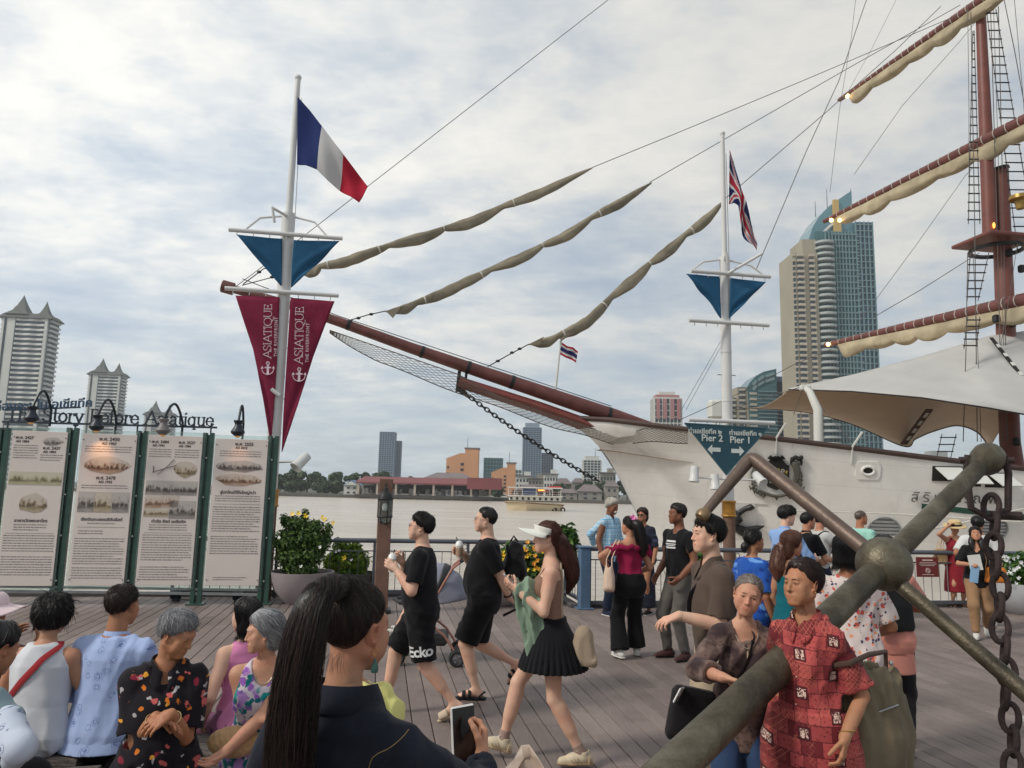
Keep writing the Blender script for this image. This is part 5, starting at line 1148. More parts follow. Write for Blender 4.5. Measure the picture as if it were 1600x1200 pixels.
for ch in body:
	if ch!=' ':
		m=MB();serif_text(m,ch,size,a+xd*(cur/tot*(b-a).length),xd,yd,.125,.02,fit=GL[ch][0]/tot*(b-a).length);tpart(m,'letter',M_TDK)
	cur+=GL[ch][0]
m=MB();m.bar(a-xd*.05-yd*.02,b+xd*.05-yd*.02,.03,.03);m.bar(pp(8,641),pp(126,636.5),.022,.022);tpart(m,'letter_rail',M_TDK)
for px in(12,118,215,330):
	m=MB();q=pp(px,666);m.cyl(q+yd*.05,q-yd*.24,.012,None,6);tpart(m,'rail_stem',M_TDK)
c1=(pp(10,635)+pp(126,631))/2
o=text_obj('thai_title','ก่อนจะเป็นเอเชียทีค',.178,M_TBLUE,None,c1-FO,(pp(126,633)-pp(10,638)),(0,0,1),.015,'CENTER',1.0,.003);o.parent=ts
M_LAMP=plain('lamp_black',C(40,48,56),.4,.15,8,.2)
for i,(px,py)in enumerate(((48,662),(150,675),(254,681),(371,683))):
	q=pp(px,py,.34);r0=pp(px+(30 if i<3 else 8),py-2,.02);lt=thing('gooseneck_lamp',['black gooseneck lamp over the first history panel','black gooseneck lamp over the second history panel, casting a warm glow','pale grey gooseneck lamp over the third history panel','black gooseneck lamp over the fourth history panel'][i],'lamp',r0,0,'gooseneck lamps above the panels')
	e=q-r0;m=MB();n=12;pts=[Vector((0,0,-.06))]+[Vector((0,0,.0))]+[e*(k/n)+Vector((0,0,.14+.34*math.sin(math.pi*(k/n)*.86+.12)))for k in range(n+1)];m.tube(pts,.019,8);m.build('neck',M_LAMP,lt)
	tip=pts[-1];m=MB();m.lathe(tip-Vector((0,0,.24)),[(.001,.0),(.05,.01),(.098,.05),(.105,.075),(.09,.1),(.055,.16),(.05,.19),(.075,.24),(.07,.25),(.001,.25)],16);m.build('head',plain('lamp_grey',C(120,116,116),.5)if i==2 else M_LAMP,lt)
	m=MB();m.ball(tip-Vector((0,0,.215)),.045,10,6);m.build('bulb',plain('lamp_bulb',C(255,190,120),.4,emit=((1,.55,.2),1.0 if i==1 else.1)),lt)
	if i in(1,3):
		ld=bpy.data.lights.new('lamp_light','SPOT');lo_=bpy.data.objects.new('lamp_light',ld);col.objects.link(lo_);lo_.parent=lt;lo_.location=tip-Vector((0,0,.29));lo_.rotation_euler=((V*1.0+Vector((0,0,-1.1))).to_track_quat('-Z','Y')).to_euler();ld.energy=5 if i==1 else 1.5;ld.color=(1,.5,.2);ld.spot_size=R(75);ld.spot_blend=1;ld.shadow_soft_size=.04
for i,(px,py)in enumerate(((275,939),(372,941),(-20,938),(160,939))):
	if i>1:continue
	q=G(px,py);lt=thing('floor_lamp',['small black floor floodlight on the deck below the third panel','small black floor floodlight on the deck below the fourth panel'][i],'lamp',q,0,'small floodlights on the deck')
	m=MB();m.box((0,0,.1),(.16,.12,.1),Matrix.Rotation(.5,3,'X'),.01);m.build('housing',M_LAMP,lt,0);m=MB();m.box((0,.045,.115),(.13,.05,.07),Matrix.Rotation(.5,3,'X'));m.build('lens',M_STEELL,lt,0);m=MB();m.box((0,0,.025),(.1,.1,.05),None,.005);m.build('foot',M_LAMP,lt,0);m=MB();m.tube([(.08,0,.02),(.2,.05,.012),(.35,.25,.012)],.008,5);m.build('cable',M_LAMP,lt)
q=G(594,957);q.z=0;lp=thing('lantern_post','square brown wooden post bearing a dark glass lantern','post',q);hz_=zpx(q,748,597)
m=MB();m.box((0,0,hz_/2),(.205,.205,hz_),rotQ,.012);m.build('shaft',M_POSTW,lp,0);m=MB();m.box((0,0,.03),(.3,.3,.05),rotQ,.006);m.build('foot_plate',M_DKMETAL,lp,0)
ln=thing('lantern','dark caged glass lantern with a domed top hung on the wooden post','lantern',q-V*.19);zc=zpx(q-V*.19,790,597)
m=MB();m.lathe((0,0,zc),[(.001,.27),(.03,.26),(.035,.22),(.085,.18),(.11,.12),(.112,.1),(.1,.1)],18);m.torus((0,0,zc+.1),.108,.012,(0,0,1),20,6);m.build('dome',M_DKMETAL,ln)
m=MB();m.torus((0,0,zc-.16),.108,.012,(0,0,1),20,6)
for k in range(6):a=k*math.pi/3;m.tube([(math.cos(a)*.106,math.sin(a)*.106,zc+.1),(math.cos(a)*.106,math.sin(a)*.106,zc-.16),(math.cos(a)*.08,math.sin(a)*.08,zc-.24),(0,0,zc-.27)],.006,5)
m.build('cage',M_DKMETAL,ln)
m=MB();m.lathe((0,0,zc),[(.098,.1),(.098,-.16),(.075,-.23),(.001,-.26)],18);m.build('glass',M_GL,ln)
m=MB();m.ball((0,0,zc-.02),.04,10,8,(1,1,1.5));m.build('bulb',M_WHITE,ln)
m=MB();m.tube([(0,0,zc+.26),V*.05+Vector((0,0,zc+.32)),V*.12+Vector((0,0,zc+.3))],.012,6);m.build('hook',M_DKMETAL,ln)
M_POT=plain('planter_grey',C(150,140,142),.75,.12,3,0,.25);M_POTL=plain('planter_pale',C(186,188,192),.6,.08,3,0,.15);M_SOIL=plain('soil',C(58,46,40),.95)
M_YEL=plain('yellow_petal',C(236,200,40),.6,.15,20);M_ORGP=plain('orange_petal',C(228,150,40),.6,.2,20);M_WHP=plain('white_petal',C(226,224,226),.6)
def bowl(label,base,r,h,mat,name='planter',grp='planters along the quay'):
	t=thing(name,label,'planter',base,0,grp);m=MB();m.lathe((0,0,0),[(.001,.0),(r*.5,0),(r*.62,h*.12),(r*.84,h*.42),(r*.96,h*.75),(r,h),(r*.93,h),(r*.9,h*.86),(.001,h*.86)],36);m.build('bowl',mat,t);m=MB();m.lathe((0,0,0),[(r*.9,h*.88),(.001,h*.9)],24);m.build('soil',M_SOIL,t);return t
def flowers(t,mat,pts,s,name='blossom'):
	for i,p in enumerate(pts):
		m=MB();g=random.Random(i*7+3);nrm=Vector((g.uniform(-.5,.5),-1,g.uniform(-.1,.8))).normalized();x,y,n=frame_of(nrm)
		for k in range(5):a=k*1.2566+g.random();d=x*math.cos(a)+y*math.sin(a);e=x*-math.sin(a)+y*math.cos(a);m.add([Vector(p),Vector(p)+d*s*.6+e*s*.35+n*s*.2,Vector(p)+d*s+n*s*.3,Vector(p)+d*s*.6-e*s*.35+n*s*.2],[(0,1,2,3)])
		m.build(name,mat,t,0)
def shrub(label,base,blobs,n,size,leaf,seed,stems=7,cat='shrub',name='shrub',grp='shrubs in the planters'):
	t=thing(name,label,cat,base,0,grp);link('foliage',leaf_mesh('foliage',blobs,n,size,.3,.5,1.9,.2,seed),leaf,t);g=random.Random(seed);m=MB()
	for k in range(stems):b=g.choice(blobs);c=Vector(b[0]);e=c+Vector((g.uniform(-.6,.6)*b[1][0],g.uniform(-.6,.6)*b[1][1],g.uniform(-.2,.7)*b[1][2]));m.tube([(g.uniform(-.12,.12),g.uniform(-.1,.1),0),e*.5+Vector((g.uniform(-.05,.05),0,.05)),e],[.012,.009,.004],5)
	m.build('stem',M_BARK,t);return t
q=G(466,946);q.z=0;q+=V*.3;bowl('wide grey bowl planter holding the large feathery shrub',q,.50,.48,M_POT)
def sp_(px,py,dd=0):return onplane(px,py,q+V*dd,V)-(q+Vector((0,0,.44)))
s1=shrub('large feathery green shrub with a few yellow flowers in the grey bowl',q+Vector((0,0,.44)),[(sp_(458,868),(.27,.27,.22)),(sp_(484,866),(.25,.27,.22)),(sp_(470,838),(.33,.3,.19)),(sp_(446,846),(.2,.26,.2)),(sp_(500,848),(.17,.22,.17)),(sp_(462,818),(.22,.22,.12)),(sp_(490,824),(.17,.18,.12)),(sp_(468,888),(.3,.28,.12)),(sp_(512,832),(.08,.08,.16)),(sp_(476,808),(.06,.06,.14)),(sp_(444,812),(.07,.07,.10))],7500,.036,LEAF_A,5,12)
flowers(s1,M_YEL,[sp_(457,803,-.25),sp_(467,802,-.2),sp_(504,809,-.25),sp_(507,812,-.28),sp_(521,817,-.2),sp_(478,806,-.2)],.045)
flowers(s1,M_WHP,[sp_(500,855,-.33),sp_(520,840,-.2),sp_(436,840,-.3),sp_(470,885,-.34)],.03)
q2=G(556,935);q2.z=0;q2+=V*.35;bowl('dark bowl planter under the rounded glossy bush',q2,.36,.38,plain('planter_dark',C(72,66,66),.7,.15,4))
def sp2(px,py,dd=0):return onplane(px,py,q2+V*dd,V)-(q2+Vector((0,0,.34)))
s2=shrub('rounded bright green glossy bush left of the lantern post',q2+Vector((0,0,.34)),[(sp2(541,874),(.29,.3,.27)),(sp2(560,880),(.18,.22,.2)),(sp2(522,878),(.16,.22,.2)),(sp2(540,893),(.27,.28,.14)),(sp2(532,852),(.12,.12,.12)),(sp2(556,856),(.1,.1,.12))],3000,.058,LEAF_B,8)
flowers(s2,M_YEL,[sp2(538,872,-.36)],.05);flowers(s2,M_WHP,[sp2(525,862,-.34),sp2(530,860,-.33),sp2(562,850,-.2),sp2(549,875,-.36),sp2(572,868,-.2)],.028)
q3=AB(1.9,12.35);bowl('grey bowl planter behind the woman in the visor',q3,.5,.45,M_POT)
def sp3(px,py,dd=0):return onplane(px,py,q3+V*dd,V)-(q3+Vector((0,0,.42)))
s3=shrub('bush thick with orange and yellow flowers behind the woman in the visor',q3+Vector((0,0,.42)),[(sp3(800,872),(.34,.3,.26)),(sp3(826,880),(.32,.3,.3)),(sp3(812,898),(.4,.32,.2)),(sp3(845,885),(.24,.3,.28)),(sp3(790,880),(.2,.25,.24))],4200,.05,LEAF_A,15)
gg=random.Random(2);flowers(s3,M_ORGP,[sp3(gg.uniform(785,840),gg.uniform(846,890),-.3-.05*gg.random())for _ in range(34)],.04);flowers(s3,M_YEL,[sp3(gg.uniform(785,850),gg.uniform(848,905),-.33)for _ in range(22)],.032)
q4=AB(2.55,12.5)
def sp4(px,py,dd=0):return onplane(px,py,q4+V*dd,V)-(q4+Vector((0,0,.42)))
bowl('grey bowl planter tucked in the corner of the railing',q4,.36,.45,M_POT);shrub('clipped dark green bush beside the blue corner post',q4+Vector((0,0,.42)),[(sp4(885,848),(.2,.22,.28)),(sp4(876,845),(.2,.22,.24)),(sp4(886,872),(.16,.2,.16))],2000,.07,LEAF_C,22)
q5=P(1592,940,12.9);q5.z=0;bowl('large pale planter with white flowered greenery at the right edge',q5+U*.15,.62,.50,M_POTL)
def sp5(px,py,dd=0):return onplane(px,py,q5+V*dd,V)-(q5+U*.15+Vector((0,0,.45)))
s5=shrub('white flowered leafy plants in the pale planter at the right edge',q5+U*.15+Vector((0,0,.45)),[(sp5(1590,890),(.32,.4,.22)),(sp5(1615,888),(.4,.4,.28)),(sp5(1580,902),(.2,.3,.14)),(sp5(1640,892),(.3,.3,.24))],2600,.07,LEAF_C,31)
flowers(s5,M_WHP,[sp5(gg.uniform(1568,1606),gg.uniform(868,912),-.36)for _ in range(26)],.035)
q6=AB(5.05,QR-.5);t=thing('planter','small square white planter at the railing behind the man in the striped tee','planter',q6,0,'planters along the quay');m=MB();m.box((0,0,.35),(.5,.4,.7),rotQ,.02);m.build('box',M_POTL,t,0)
shrub('low dark green plant in the square white planter',q6+Vector((0,0,.7)),[((0,0,.1),(.28,.22,.12))],420,.07,LEAF_C,41)
bn=thing('timber_bench','low bench of heavy weathered grey timbers the seated people share','bench',(0,0,0))
def m_timber():
	t=NT('weathered_timber');v=t.map((1.2,14,14),(0,0,R(-6)));g=t.noise(4,8,.7,.5,v)
	t.col(t.ramp(g,[(.3,C(36,32,30)),(.48,C(92,84,78)),(.66,C(140,130,120))]));t.rough(.85);t.bump(g,.9,.02);return t.m
M_TIM=m_timber();BD=Vector((math.cos(R(3)),math.sin(R(3)),0));BN=Vector((-BD.y,BD.x,0));rotB=Matrix((BD,BN,Vector((0,0,1)))).transposed()
for k,(x0,x1,yy,w,z,h)in enumerate(((-4.2,-1.98,3.45,.36,.425,.2),(-4.2,-1.75,3.84,.38,.435,.2),(-4.0,-1.9,4.22,.33,.445,.2),(-1.72,-.75,3.5,.4,.42,.18),(-1.7,-.5,3.93,.36,.43,.2),(-1.86,-.9,4.34,.34,.435,.2))):
	c=BD*((x0+x1)/2)+BN*yy;m=MB();n=14
	for i in range(n):
		a=x0+(x1-x0)*i/n;b_=x0+(x1-x0)*(i+1)/n
		if i==0:
			ring0=None
		r_=random.Random(k*31+i)
	seg=[];rr=random.Random(k)
	for i in range(n+1):
		a=x0+(x1-x0)*i/n;dz=rr.uniform(-.012,.012);dw=rr.uniform(-.012,.012);o=BD*a+BN*yy
		seg.append([o+BN*(sx*(w/2+dw)*cx)+Vector((0,0,z+dz if top else z-h))for sx,cx,top in((-1,1,0),(-1,1.0,0.0),(-1,.9,1),(1,.9,1),(1,1,0))])
		seg[-1][1]=BN*(-(w/2+dw))+o+Vector((0,0,z+dz-.03));seg[-1].insert(4,BN*((w/2+dw))+o+Vector((0,0,z+dz-.03)))
	q_=6;m.add([p for s_ in seg for p in s_],[(i*q_+j,i*q_+(j+1)%q_,(i+1)*q_+(j+1)%q_,(i+1)*q_+j)for i in range(n)for j in range(q_)]+[tuple(range(q_))[::-1],tuple(n*q_+j for j in range(q_))]);m.build('timber',M_TIM,bn,0)
for x in(-3.9,-2.6,-1.0):
	m=MB();m.box(BD*x+BN*3.85+Vector((0,0,.115)),(.3,1.0,.23),rotB,.02);m.build('support',M_TIM,bn,0)
def m_bronze():
	t=NT('weathered_bronze');n1=t.noise(3.2,8,.65,.3);n2=t.noise(60,6,.62);v=t.vor(85)
	c=t.ramp(n1,[(.28,C(54,48,40)),(.48,C(92,84,68)),(.62,C(116,110,92)),(.78,C(134,118,90))]);c=t.mix(.45,c,t.ramp(n2,[(.3,.55),(.7,1.15)]),'MULTIPLY')
	t.col(c);t.b.inputs['Metallic'].default_value=.55;t.rough(t.ramp(n1,[(.3,.52),(.7,.36)]));t.bump(t.math('ADD',n2,t.math('MULTIPLY',v,.35)),.34,.010);return t.m
M_BRZ=m_bronze()
anc=thing('anchor_sculpture','giant weathered bronze anchor lying at a slant across the deck','anchor',(0,0,0))
A0,A1,BALL,A2=P(1046,1206,3.02),P(1146,1108,3.31),P(1381,881,4.12),P(1538,722,4.72)
foot=A0+(A0-A1).normalized()*.95
m=MB();n=14;path=[foot]+[A0.lerp(BALL,k/10)for k in range(11)];m.tube(path,[.088]+[.078-.016*k/10 for k in range(11)],26);m.build('shank',M_BRZ,anc)
m=MB();m.tube([BALL.lerp(A2,k/8)for k in range(9)],[.060-.010*k/8 for k in range(9)],22);m.build('upper_shank',M_BRZ,anc)
m=MB();m.ball(BALL,.142,36,24);m.build('ball',M_BRZ,anc)
m=MB();d=(A2-BALL).normalized();m.lathe(A2-d*.10,[(.050,0),(.064,.04),(.082,.075),(.096,.115),(.099,.165),(.086,.205),(.05,.226),(.001,.23)],28,d);m.build('shank_head',M_BRZ,anc)
SL=[P(1597,1078,3.6),P(1405,912,4.06),BALL,P(1345,852,4.26),P(1185,722,4.85)]
m=MB();e=(SL[0]-SL[1]).normalized();m.tube([SL[0]+e*.5,SL[0],SL[1],BALL],.039,18);m.build('stock_arm',M_BRZ,anc)
m=MB();EL=P(1174,714,4.9);TIP=P(1100,803,4.75);d0=(EL-BALL).normalized();d1=(TIP-EL).normalized()
pts=[BALL,BALL.lerp(EL,.5),EL-d0*.05]+[(EL-d0*.05).lerp(EL,t).lerp(EL.lerp(EL+d1*.05,t),t)for t in(.25,.5,.75)]+[EL+d1*.05,EL.lerp(TIP,.5),TIP]
m.tube(pts,[.045]*(len(pts)-3)+[.043,.036,.029],18);m.build('bent_stock_arm',plain('worn_bronze',C(104,88,78),.45,.2,8,.4,.35,40),anc)
m=MB();m.lathe(TIP-d1*.03,[(.030,0),(.034,.012),(.044,.03),(.046,.05),(.038,.068),(.001,.077)],22,d1);m.build('stock_knob',plain('worn_brass',C(128,106,78),.4,.25,8,.5,.3,40),anc)
dS=(foot-BALL).normalized();side=dS.cross(Vector((0,0,1))).normalized()
for s in(-1,1):
	m=MB();m.tube([foot,foot+side*s*.25+dS*.02+Vector((0,0,.02)),foot+side*s*.5-dS*.12+Vector((0,0,.1)),foot+side*s*.62-dS*.32+Vector((0,0,.12))],[.1,.095,.08,.03],14);m.build('arm',M_BRZ,anc)
	c=foot+side*s*.52-dS*.2+Vector((0,0,.12));m=MB();m.poly([c-dS*.22+side*s*.1,c+side*.1+dS*.05,c-side*.1+dS*.05],Vector((0,0,1)),.04);m.build('fluke',M_BRZ,anc,0)
M_RUST=plain('rusty_iron',C(66,54,52),.75,.35,16,.4,.7,60)
cp=A2+d*.03;sh=thing('shackle','iron shackle through the head of the bronze anchor','shackle',cp);dn=Vector((0,0,-1));sx=Vector((.95,-.3,0)).normalized();sb=sx.cross(dn)
m=MB();m.tube([sx*-.1+dn*-.03,sx*-.115+dn*.08,sx*-.10+dn*.30,sx*-.0+dn*.36,sx*.10+dn*.30,sx*.115+dn*.08,sx*.1+dn*-.03],.021,10);m.build('bow',M_RUST,sh);m=MB();m.cyl(sx*-.15+dn*-.0,sx*.15+dn*-.0,.02,None,10);m.build('pin',M_RUST,sh);m=MB();m.cyl(sx*.0+dn*.34,sx*.17+dn*.34,.028,None,10);m.build('bolt',M_RUST,sh)
c0=P(1549,792,4.62);c1=P(1585,1205,4.30);ch=thing('anchor_chain','heavy rusty chain hanging from the head of the bronze anchor','chain',c0)
L=(c1-c0).length+.7;cdir=(c1-c0).normalized();pitch=.118;nl=int(L/pitch)
la=MB().torus((0,0,0),.040,.0175,sx,22,9,(1.0,1.85),up=(0,0,1)).mesh('chain_link');lb=MB().torus((0,0,0),.040,.0175,(sx*.3+sb*1.0).normalized(),22,9,(1.0,1.85),up=(0,0,1)).mesh('chain_link')
for k in range(nl):
	p=cdir*pitch*k;p.x+=.012*math.sin(k*1.9);o=link('chain_link',lb if k%2==0 else la,M_RUST,ch);o.location=p;o.rotation_euler=(random.uniform(-.06,.06),random.uniform(-.08,.08)-math.asin(-cdir.x)*-1*0+math.atan2(cdir.x,-cdir.z)*-1,random.uniform(-.12,.12))
print('quay',time.time()-T0)
# ====== PEOPLE: implicit surfaces meshed with surface nets
f32=np.float32
def smin(a,b,k):h=np.maximum(k-np.abs(a-b),0)/k;return np.minimum(a,b)-h*h*k*.25
def smax(a,b,k):h=np.maximum(k-np.abs(a-b),0)/k;return np.maximum(a,b)+h*h*k*.25
def A3(v):return np.array(tuple(v),float)
def rc(a,b,ra,rb,flat=None,bulge=0.0):
	a,b=A3(a),A3(b);ba=b-a;bb=max(float(ba@ba),1e-9);L=math.sqrt(bb);R_=max(ra,rb)+abs(bulge)
	def f(X,Y,Z):
		px,py,pz=X-a[0],Y-a[1],Z-a[2];t0=(px*ba[0]+py*ba[1]+pz*ba[2])/bb;t=np.clip(t0,0,1)
		r=ra+t*(rb-ra)
		if bulge:r=r+bulge*np.sin(np.pi*t)
		d=np.sqrt((px-t*ba[0])**2+(py-t*ba[1])**2+(pz-t*ba[2])**2)-r
		if flat:d=np.maximum(d,(t0-1)*L)
		return d
	return f,np.minimum(a,b)-R_,np.maximum(a,b)+R_
def el(c,r,M=None):
	c,r=A3(c),A3(r);M=None if M is None else np.array(M,float);m=max(r)
	def f(X,Y,Z):
		x,y,z=X-c[0],Y-c[1],Z-c[2]
		if M is not None:x,y,z=M[0][0]*x+M[1][0]*y+M[2][0]*z,M[0][1]*x+M[1][1]*y+M[2][1]*z,M[0][2]*x+M[1][2]*y+M[2][2]*z
		k0=np.sqrt((x/r[0])**2+(y/r[1])**2+(z/r[2])**2)+1e-9;k1=np.sqrt((x/r[0]**2)**2+(y/r[1]**2)**2+(z/r[2]**2)**2)+1e-9;return k0*(k0-1)/k1
	rr=r if M is None else np.array([m,m,m]);return f,c-rr,c+rr
def loft(o,M,zs,rx,ry,oy=None,ox=None,pleat=None,n=2.0):
	"""stack of ovals along the z column of frame M at o"""
	o=A3(o);M=np.array(M,float);zs,rx,ry=map(lambda q:np.array(q,float),(zs,rx,ry));oy=np.zeros(len(zs))if oy is None else np.array(oy,float);ox=np.zeros(len(zs))if ox is None else np.array(ox,float)
	ext=max(rx.max()+abs(ox).max(),ry.max()+abs(oy).max());e0=o+M[:,2]*zs[0];e1=o+M[:,2]*zs[-1]
	def f(X,Y,Z):
		x,y,z=X-o[0],Y-o[1],Z-o[2];lx=M[0][0]*x+M[1][0]*y+M[2][0]*z;ly=M[0][1]*x+M[1][1]*y+M[2][1]*z;lz=M[0][2]*x+M[1][2]*y+M[2][2]*z
		a=np.interp(lz,zs,rx);b=np.interp(lz,zs,ry);c=np.interp(lz,zs,oy);cx=np.interp(lz,zs,ox);u=(lx-cx)/a;v=(ly-c)/b
		q=np.sqrt(u*u+v*v)if n==2.0 else(np.abs(u)**n+np.abs(v)**n)**(1/n)
		if pleat is not None:q=q-pleat[0]*np.clip((pleat[2]-lz)/pleat[3],0,1)*np.abs(np.sin(np.arctan2(v,u)*pleat[1]/2))
		return np.maximum((q-1)*np.minimum(a,b),np.maximum(zs[0]-lz,lz-zs[-1]))
	return f,np.minimum(e0,e1)-ext,np.maximum(e0,e1)+ext
class Fld:
	def __init__(s):s.ops=[]
	def add(s,p,k=.02):s.ops.append(('a',p,k));return s
	def sub(s,p,k=.01):s.ops.append(('s',p,k));return s
	def cut(s,f):s.ops.append(('c',(f,None,None),0));return s
	def disp(s,f):s.ops.append(('d',(f,None,None),0));return s
	def plane(s,o,n):o,n=A3(o),A3(n);return s.cut(lambda X,Y,Z:(X-o[0])*n[0]+(Y-o[1])*n[1]+(Z-o[2])*n[2])
	def pts(s,P_):
		X,Y,Z=P_[:,0],P_[:,1],P_[:,2];D=np.full(len(P_),1.0)
		for m,(f,lo,hi),k in s.ops:
			v=f(X,Y,Z)
			if m=='a':D=smin(D,v,k)
			elif m=='s':D=smax(D,-v,k)
			elif m=='c':D=np.maximum(D,v)
			else:D=D+v
		return D
	def bounds(s):
		lo=np.min([p[1]for m,p,k in s.ops if m=='a'],0);hi=np.max([p[2]for m,p,k in s.ops if m=='a'],0);return lo,hi
	def grid(s,h,lo=None,hi=None):
		b=s.bounds();lo=b[0]-2.5*h if lo is None else np.maximum(A3(lo),b[0]-2.5*h);hi=b[1]+2.5*h if hi is None else np.minimum(A3(hi),b[1]+2.5*h)
		n=np.maximum(np.ceil((hi-lo)/h).astype(int)+1,4);ax=[(lo[i]+h*np.arange(n[i])).astype(f32)for i in range(3)]
		D=np.full(tuple(n),.5,f32)
		for m,(f,plo,phi),k in s.ops:
			if plo is None:sl=[slice(0,n[i])for i in range(3)]
			else:
				pad=k+3*h;i0=np.clip(np.floor((plo-pad-lo)/h).astype(int),0,n);i1=np.clip(np.ceil((phi+pad-lo)/h).astype(int)+1,0,n)
				if(i1<=i0).any():continue
				sl=[slice(i0[i],i1[i])for i in range(3)]
			X=ax[0][sl[0]][:,None,None];Y=ax[1][sl[1]][None,:,None];Z=ax[2][sl[2]][None,None,:]
			v=f(X,Y,Z).astype(f32);sub=D[tuple(sl)]
			if m=='a':D[tuple(sl)]=smin(sub,v,k)
			elif m=='s':D[tuple(sl)]=smax(sub,-v,k)
			elif m=='c':D[tuple(sl)]=np.maximum(sub,v)
			else:D[tuple(sl)]=sub+v
		return surfnet(D,lo,h)
CO=np.array([(i,j,k)for i in(0,1)for j in(0,1)for k in(0,1)])
EDG=[(a,b)for a in range(8)for b in range(a+1,8)if abs(CO[a]-CO[b]).sum()==1]
def surfnet(D,lo,h):
	I=D<0;c=np.zeros(tuple(np.array(D.shape)-1),np.int8)
	for q in CO:c+=I[q[0]:D.shape[0]-1+q[0],q[1]:D.shape[1]-1+q[1],q[2]:D.shape[2]-1+q[2]]
	idx=np.argwhere((c>0)&(c<8));mp=np.full(c.shape,-1,np.int32);mp[idx[:,0],idx[:,1],idx[:,2]]=np.arange(len(idx))
	if not len(idx):return np.zeros((0,3)),np.zeros((0,4),np.int32)
	vals=[D[idx[:,0]+q[0],idx[:,1]+q[1],idx[:,2]+q[2]]for q in CO];pos=np.zeros((len(idx),3));cnt=np.zeros(len(idx))
	for a,b in EDG:
		va,vb=vals[a],vals[b];x=(va<0)!=(vb<0);t=np.where(x,va/np.where(x,va-vb,1),0)
		pos+=np.where(x[:,None],CO[a]+t[:,None]*(CO[b]-CO[a]),0);cnt+=x
	V_=lo+h*(idx+pos/cnt[:,None]);F_=[]
	for ax in range(3):
		o1,o2=(ax+1)%3,(ax+2)%3
		s0=[slice(1,-1)]*3;s1=[slice(1,-1)]*3;s0[ax]=slice(0,-1);s1[ax]=slice(1,None);a,b=I[tuple(s0)],I[tuple(s1)]
		for flip in(0,1):
			e=np.argwhere(a&~b if not flip else b&~a)
			if not len(e):continue
			def cell(d1,d2):q=e.copy();q[:,o1]+=d1;q[:,o2]+=d2;return mp[q[:,0],q[:,1],q[:,2]]
			r=[cell(0,0),cell(1,0),cell(1,1),cell(0,1)];F_.append(np.stack(r if not flip else r[::-1],1))
	F_=np.concatenate(F_)if F_ else np.zeros((0,4),np.int32);F_=F_[(F_>=0).all(1)];return V_,F_
def meshvf(name,parts,mat,parent,lip=None):
	vs,fs,n=[],[],0
	for v,f in parts:
		if len(f)==0:continue
		vs.append(v);fs.append(f+n);n+=len(v)
	if not vs:return None
	me=fast_mesh(name,np.concatenate(vs),np.concatenate(fs));me.polygons.foreach_set('use_smooth',np.ones(len(me.polygons),bool))
	if lip is not None:
		a=me.attributes.new('lip','FLOAT','POINT');a.data.foreach_set('value',np.asarray(lip,f32))
	return link(name,me,mat,parent)
def folds(amp,seed,fx=9,fz=5):
	g=np.random.default_rng(seed);a=g.normal(size=(5,3));a/=np.linalg.norm(a,axis=1)[:,None];a*=np.array([fx,fx,fz])/max(fx,fz)*g.uniform(36,100,(5,1));ph=g.uniform(0,6.28,5);b=g.uniform(-1,1,(5,3))*14;c=g.uniform(-1,1,(2,3))*8
	def f(X,Y,Z):
		s=0;m=.6+.4*np.sin(c[0][0]*X+c[0][1]*Y+c[0][2]*Z*1.3+ph[0]*2)
		for i in range(5):s=s+(np.abs(np.sin(.5*(a[i][0]*X+a[i][1]*Y+a[i][2]*Z)+ph[i]+.9*np.sin(b[i][0]*X+b[i][1]*Y+b[i][2]*Z)))-.6)*(1.0 if i<3 else.6)
		return amp*s*.8*m
	return f
def m_skin(name,c,age=0.0):
	if name in MATS:return MATS[name]
	t=NT(name);n1=t.noise(14,5);n2=t.noise(70,4);at=t.n('ShaderNodeAttribute');at.attribute_name='lip'
	base=t.ramp(n1,[(.3,lerp3(c,.88)),(.7,lerp3(c,1.08))]);red=(c[0]*1.02,c[1]*.80,c[2]*.78);base=t.mix(t.ramp(t.noise(6,3),[(.42,0),(.75,.75)]),base,red)
	if age:base=t.mix(t.ramp(t.vor(34),[(.05,.45*age),(.14,0)]),base,lerp3(c,.55))
	base=t.mix(t.math('MAXIMUM',at.outputs['Fac'],0.0),base,(c[0]*.72,c[1]*.36,c[2]*.36));base=t.mix(t.math('MAXIMUM',t.math('MULTIPLY',at.outputs['Fac'],-1.0),0.0),base,(.03,.02,.018));t.col(base);t.rough(t.ramp(n2,[(.3,.46),(.7,.62)]));t.spec(.35)
	t.b.inputs['Subsurface Weight'].default_value=.12;t.b.inputs['Subsurface Radius'].default_value=(.012,.004,.002);t.b.inputs['Subsurface Scale'].default_value=1.0
	t.bump(t.math('ADD',n2,t.math('MULTIPLY',t.noise(28,6,.6,.8,t.map((1,1,2.4))),1.2*age)),.26+.34*age,.004);MATS[name]=t.m;return t.m
def fab(t,c,rough=.85,weave=420,b=.18):t.col(c);t.rough(rough);t.spec(.15);t.b.inputs['Sheen Weight'].default_value=.08;t.bump(t.math('ADD',t.noise(24,5,.6,.8),t.math('MULTIPLY',t.noise(weave,2),.4)),b,.008);return t.m
def cloth(name,c,var=.12,rough=.85):
	if name in MATS:return MATS[name]
	t=NT(name);MATS[name]=fab(t,t.ramp(t.noise(7,5),[(.3,lerp3(c,1-var)),(.7,lerp3(c,1+var))]),rough);return MATS[name]
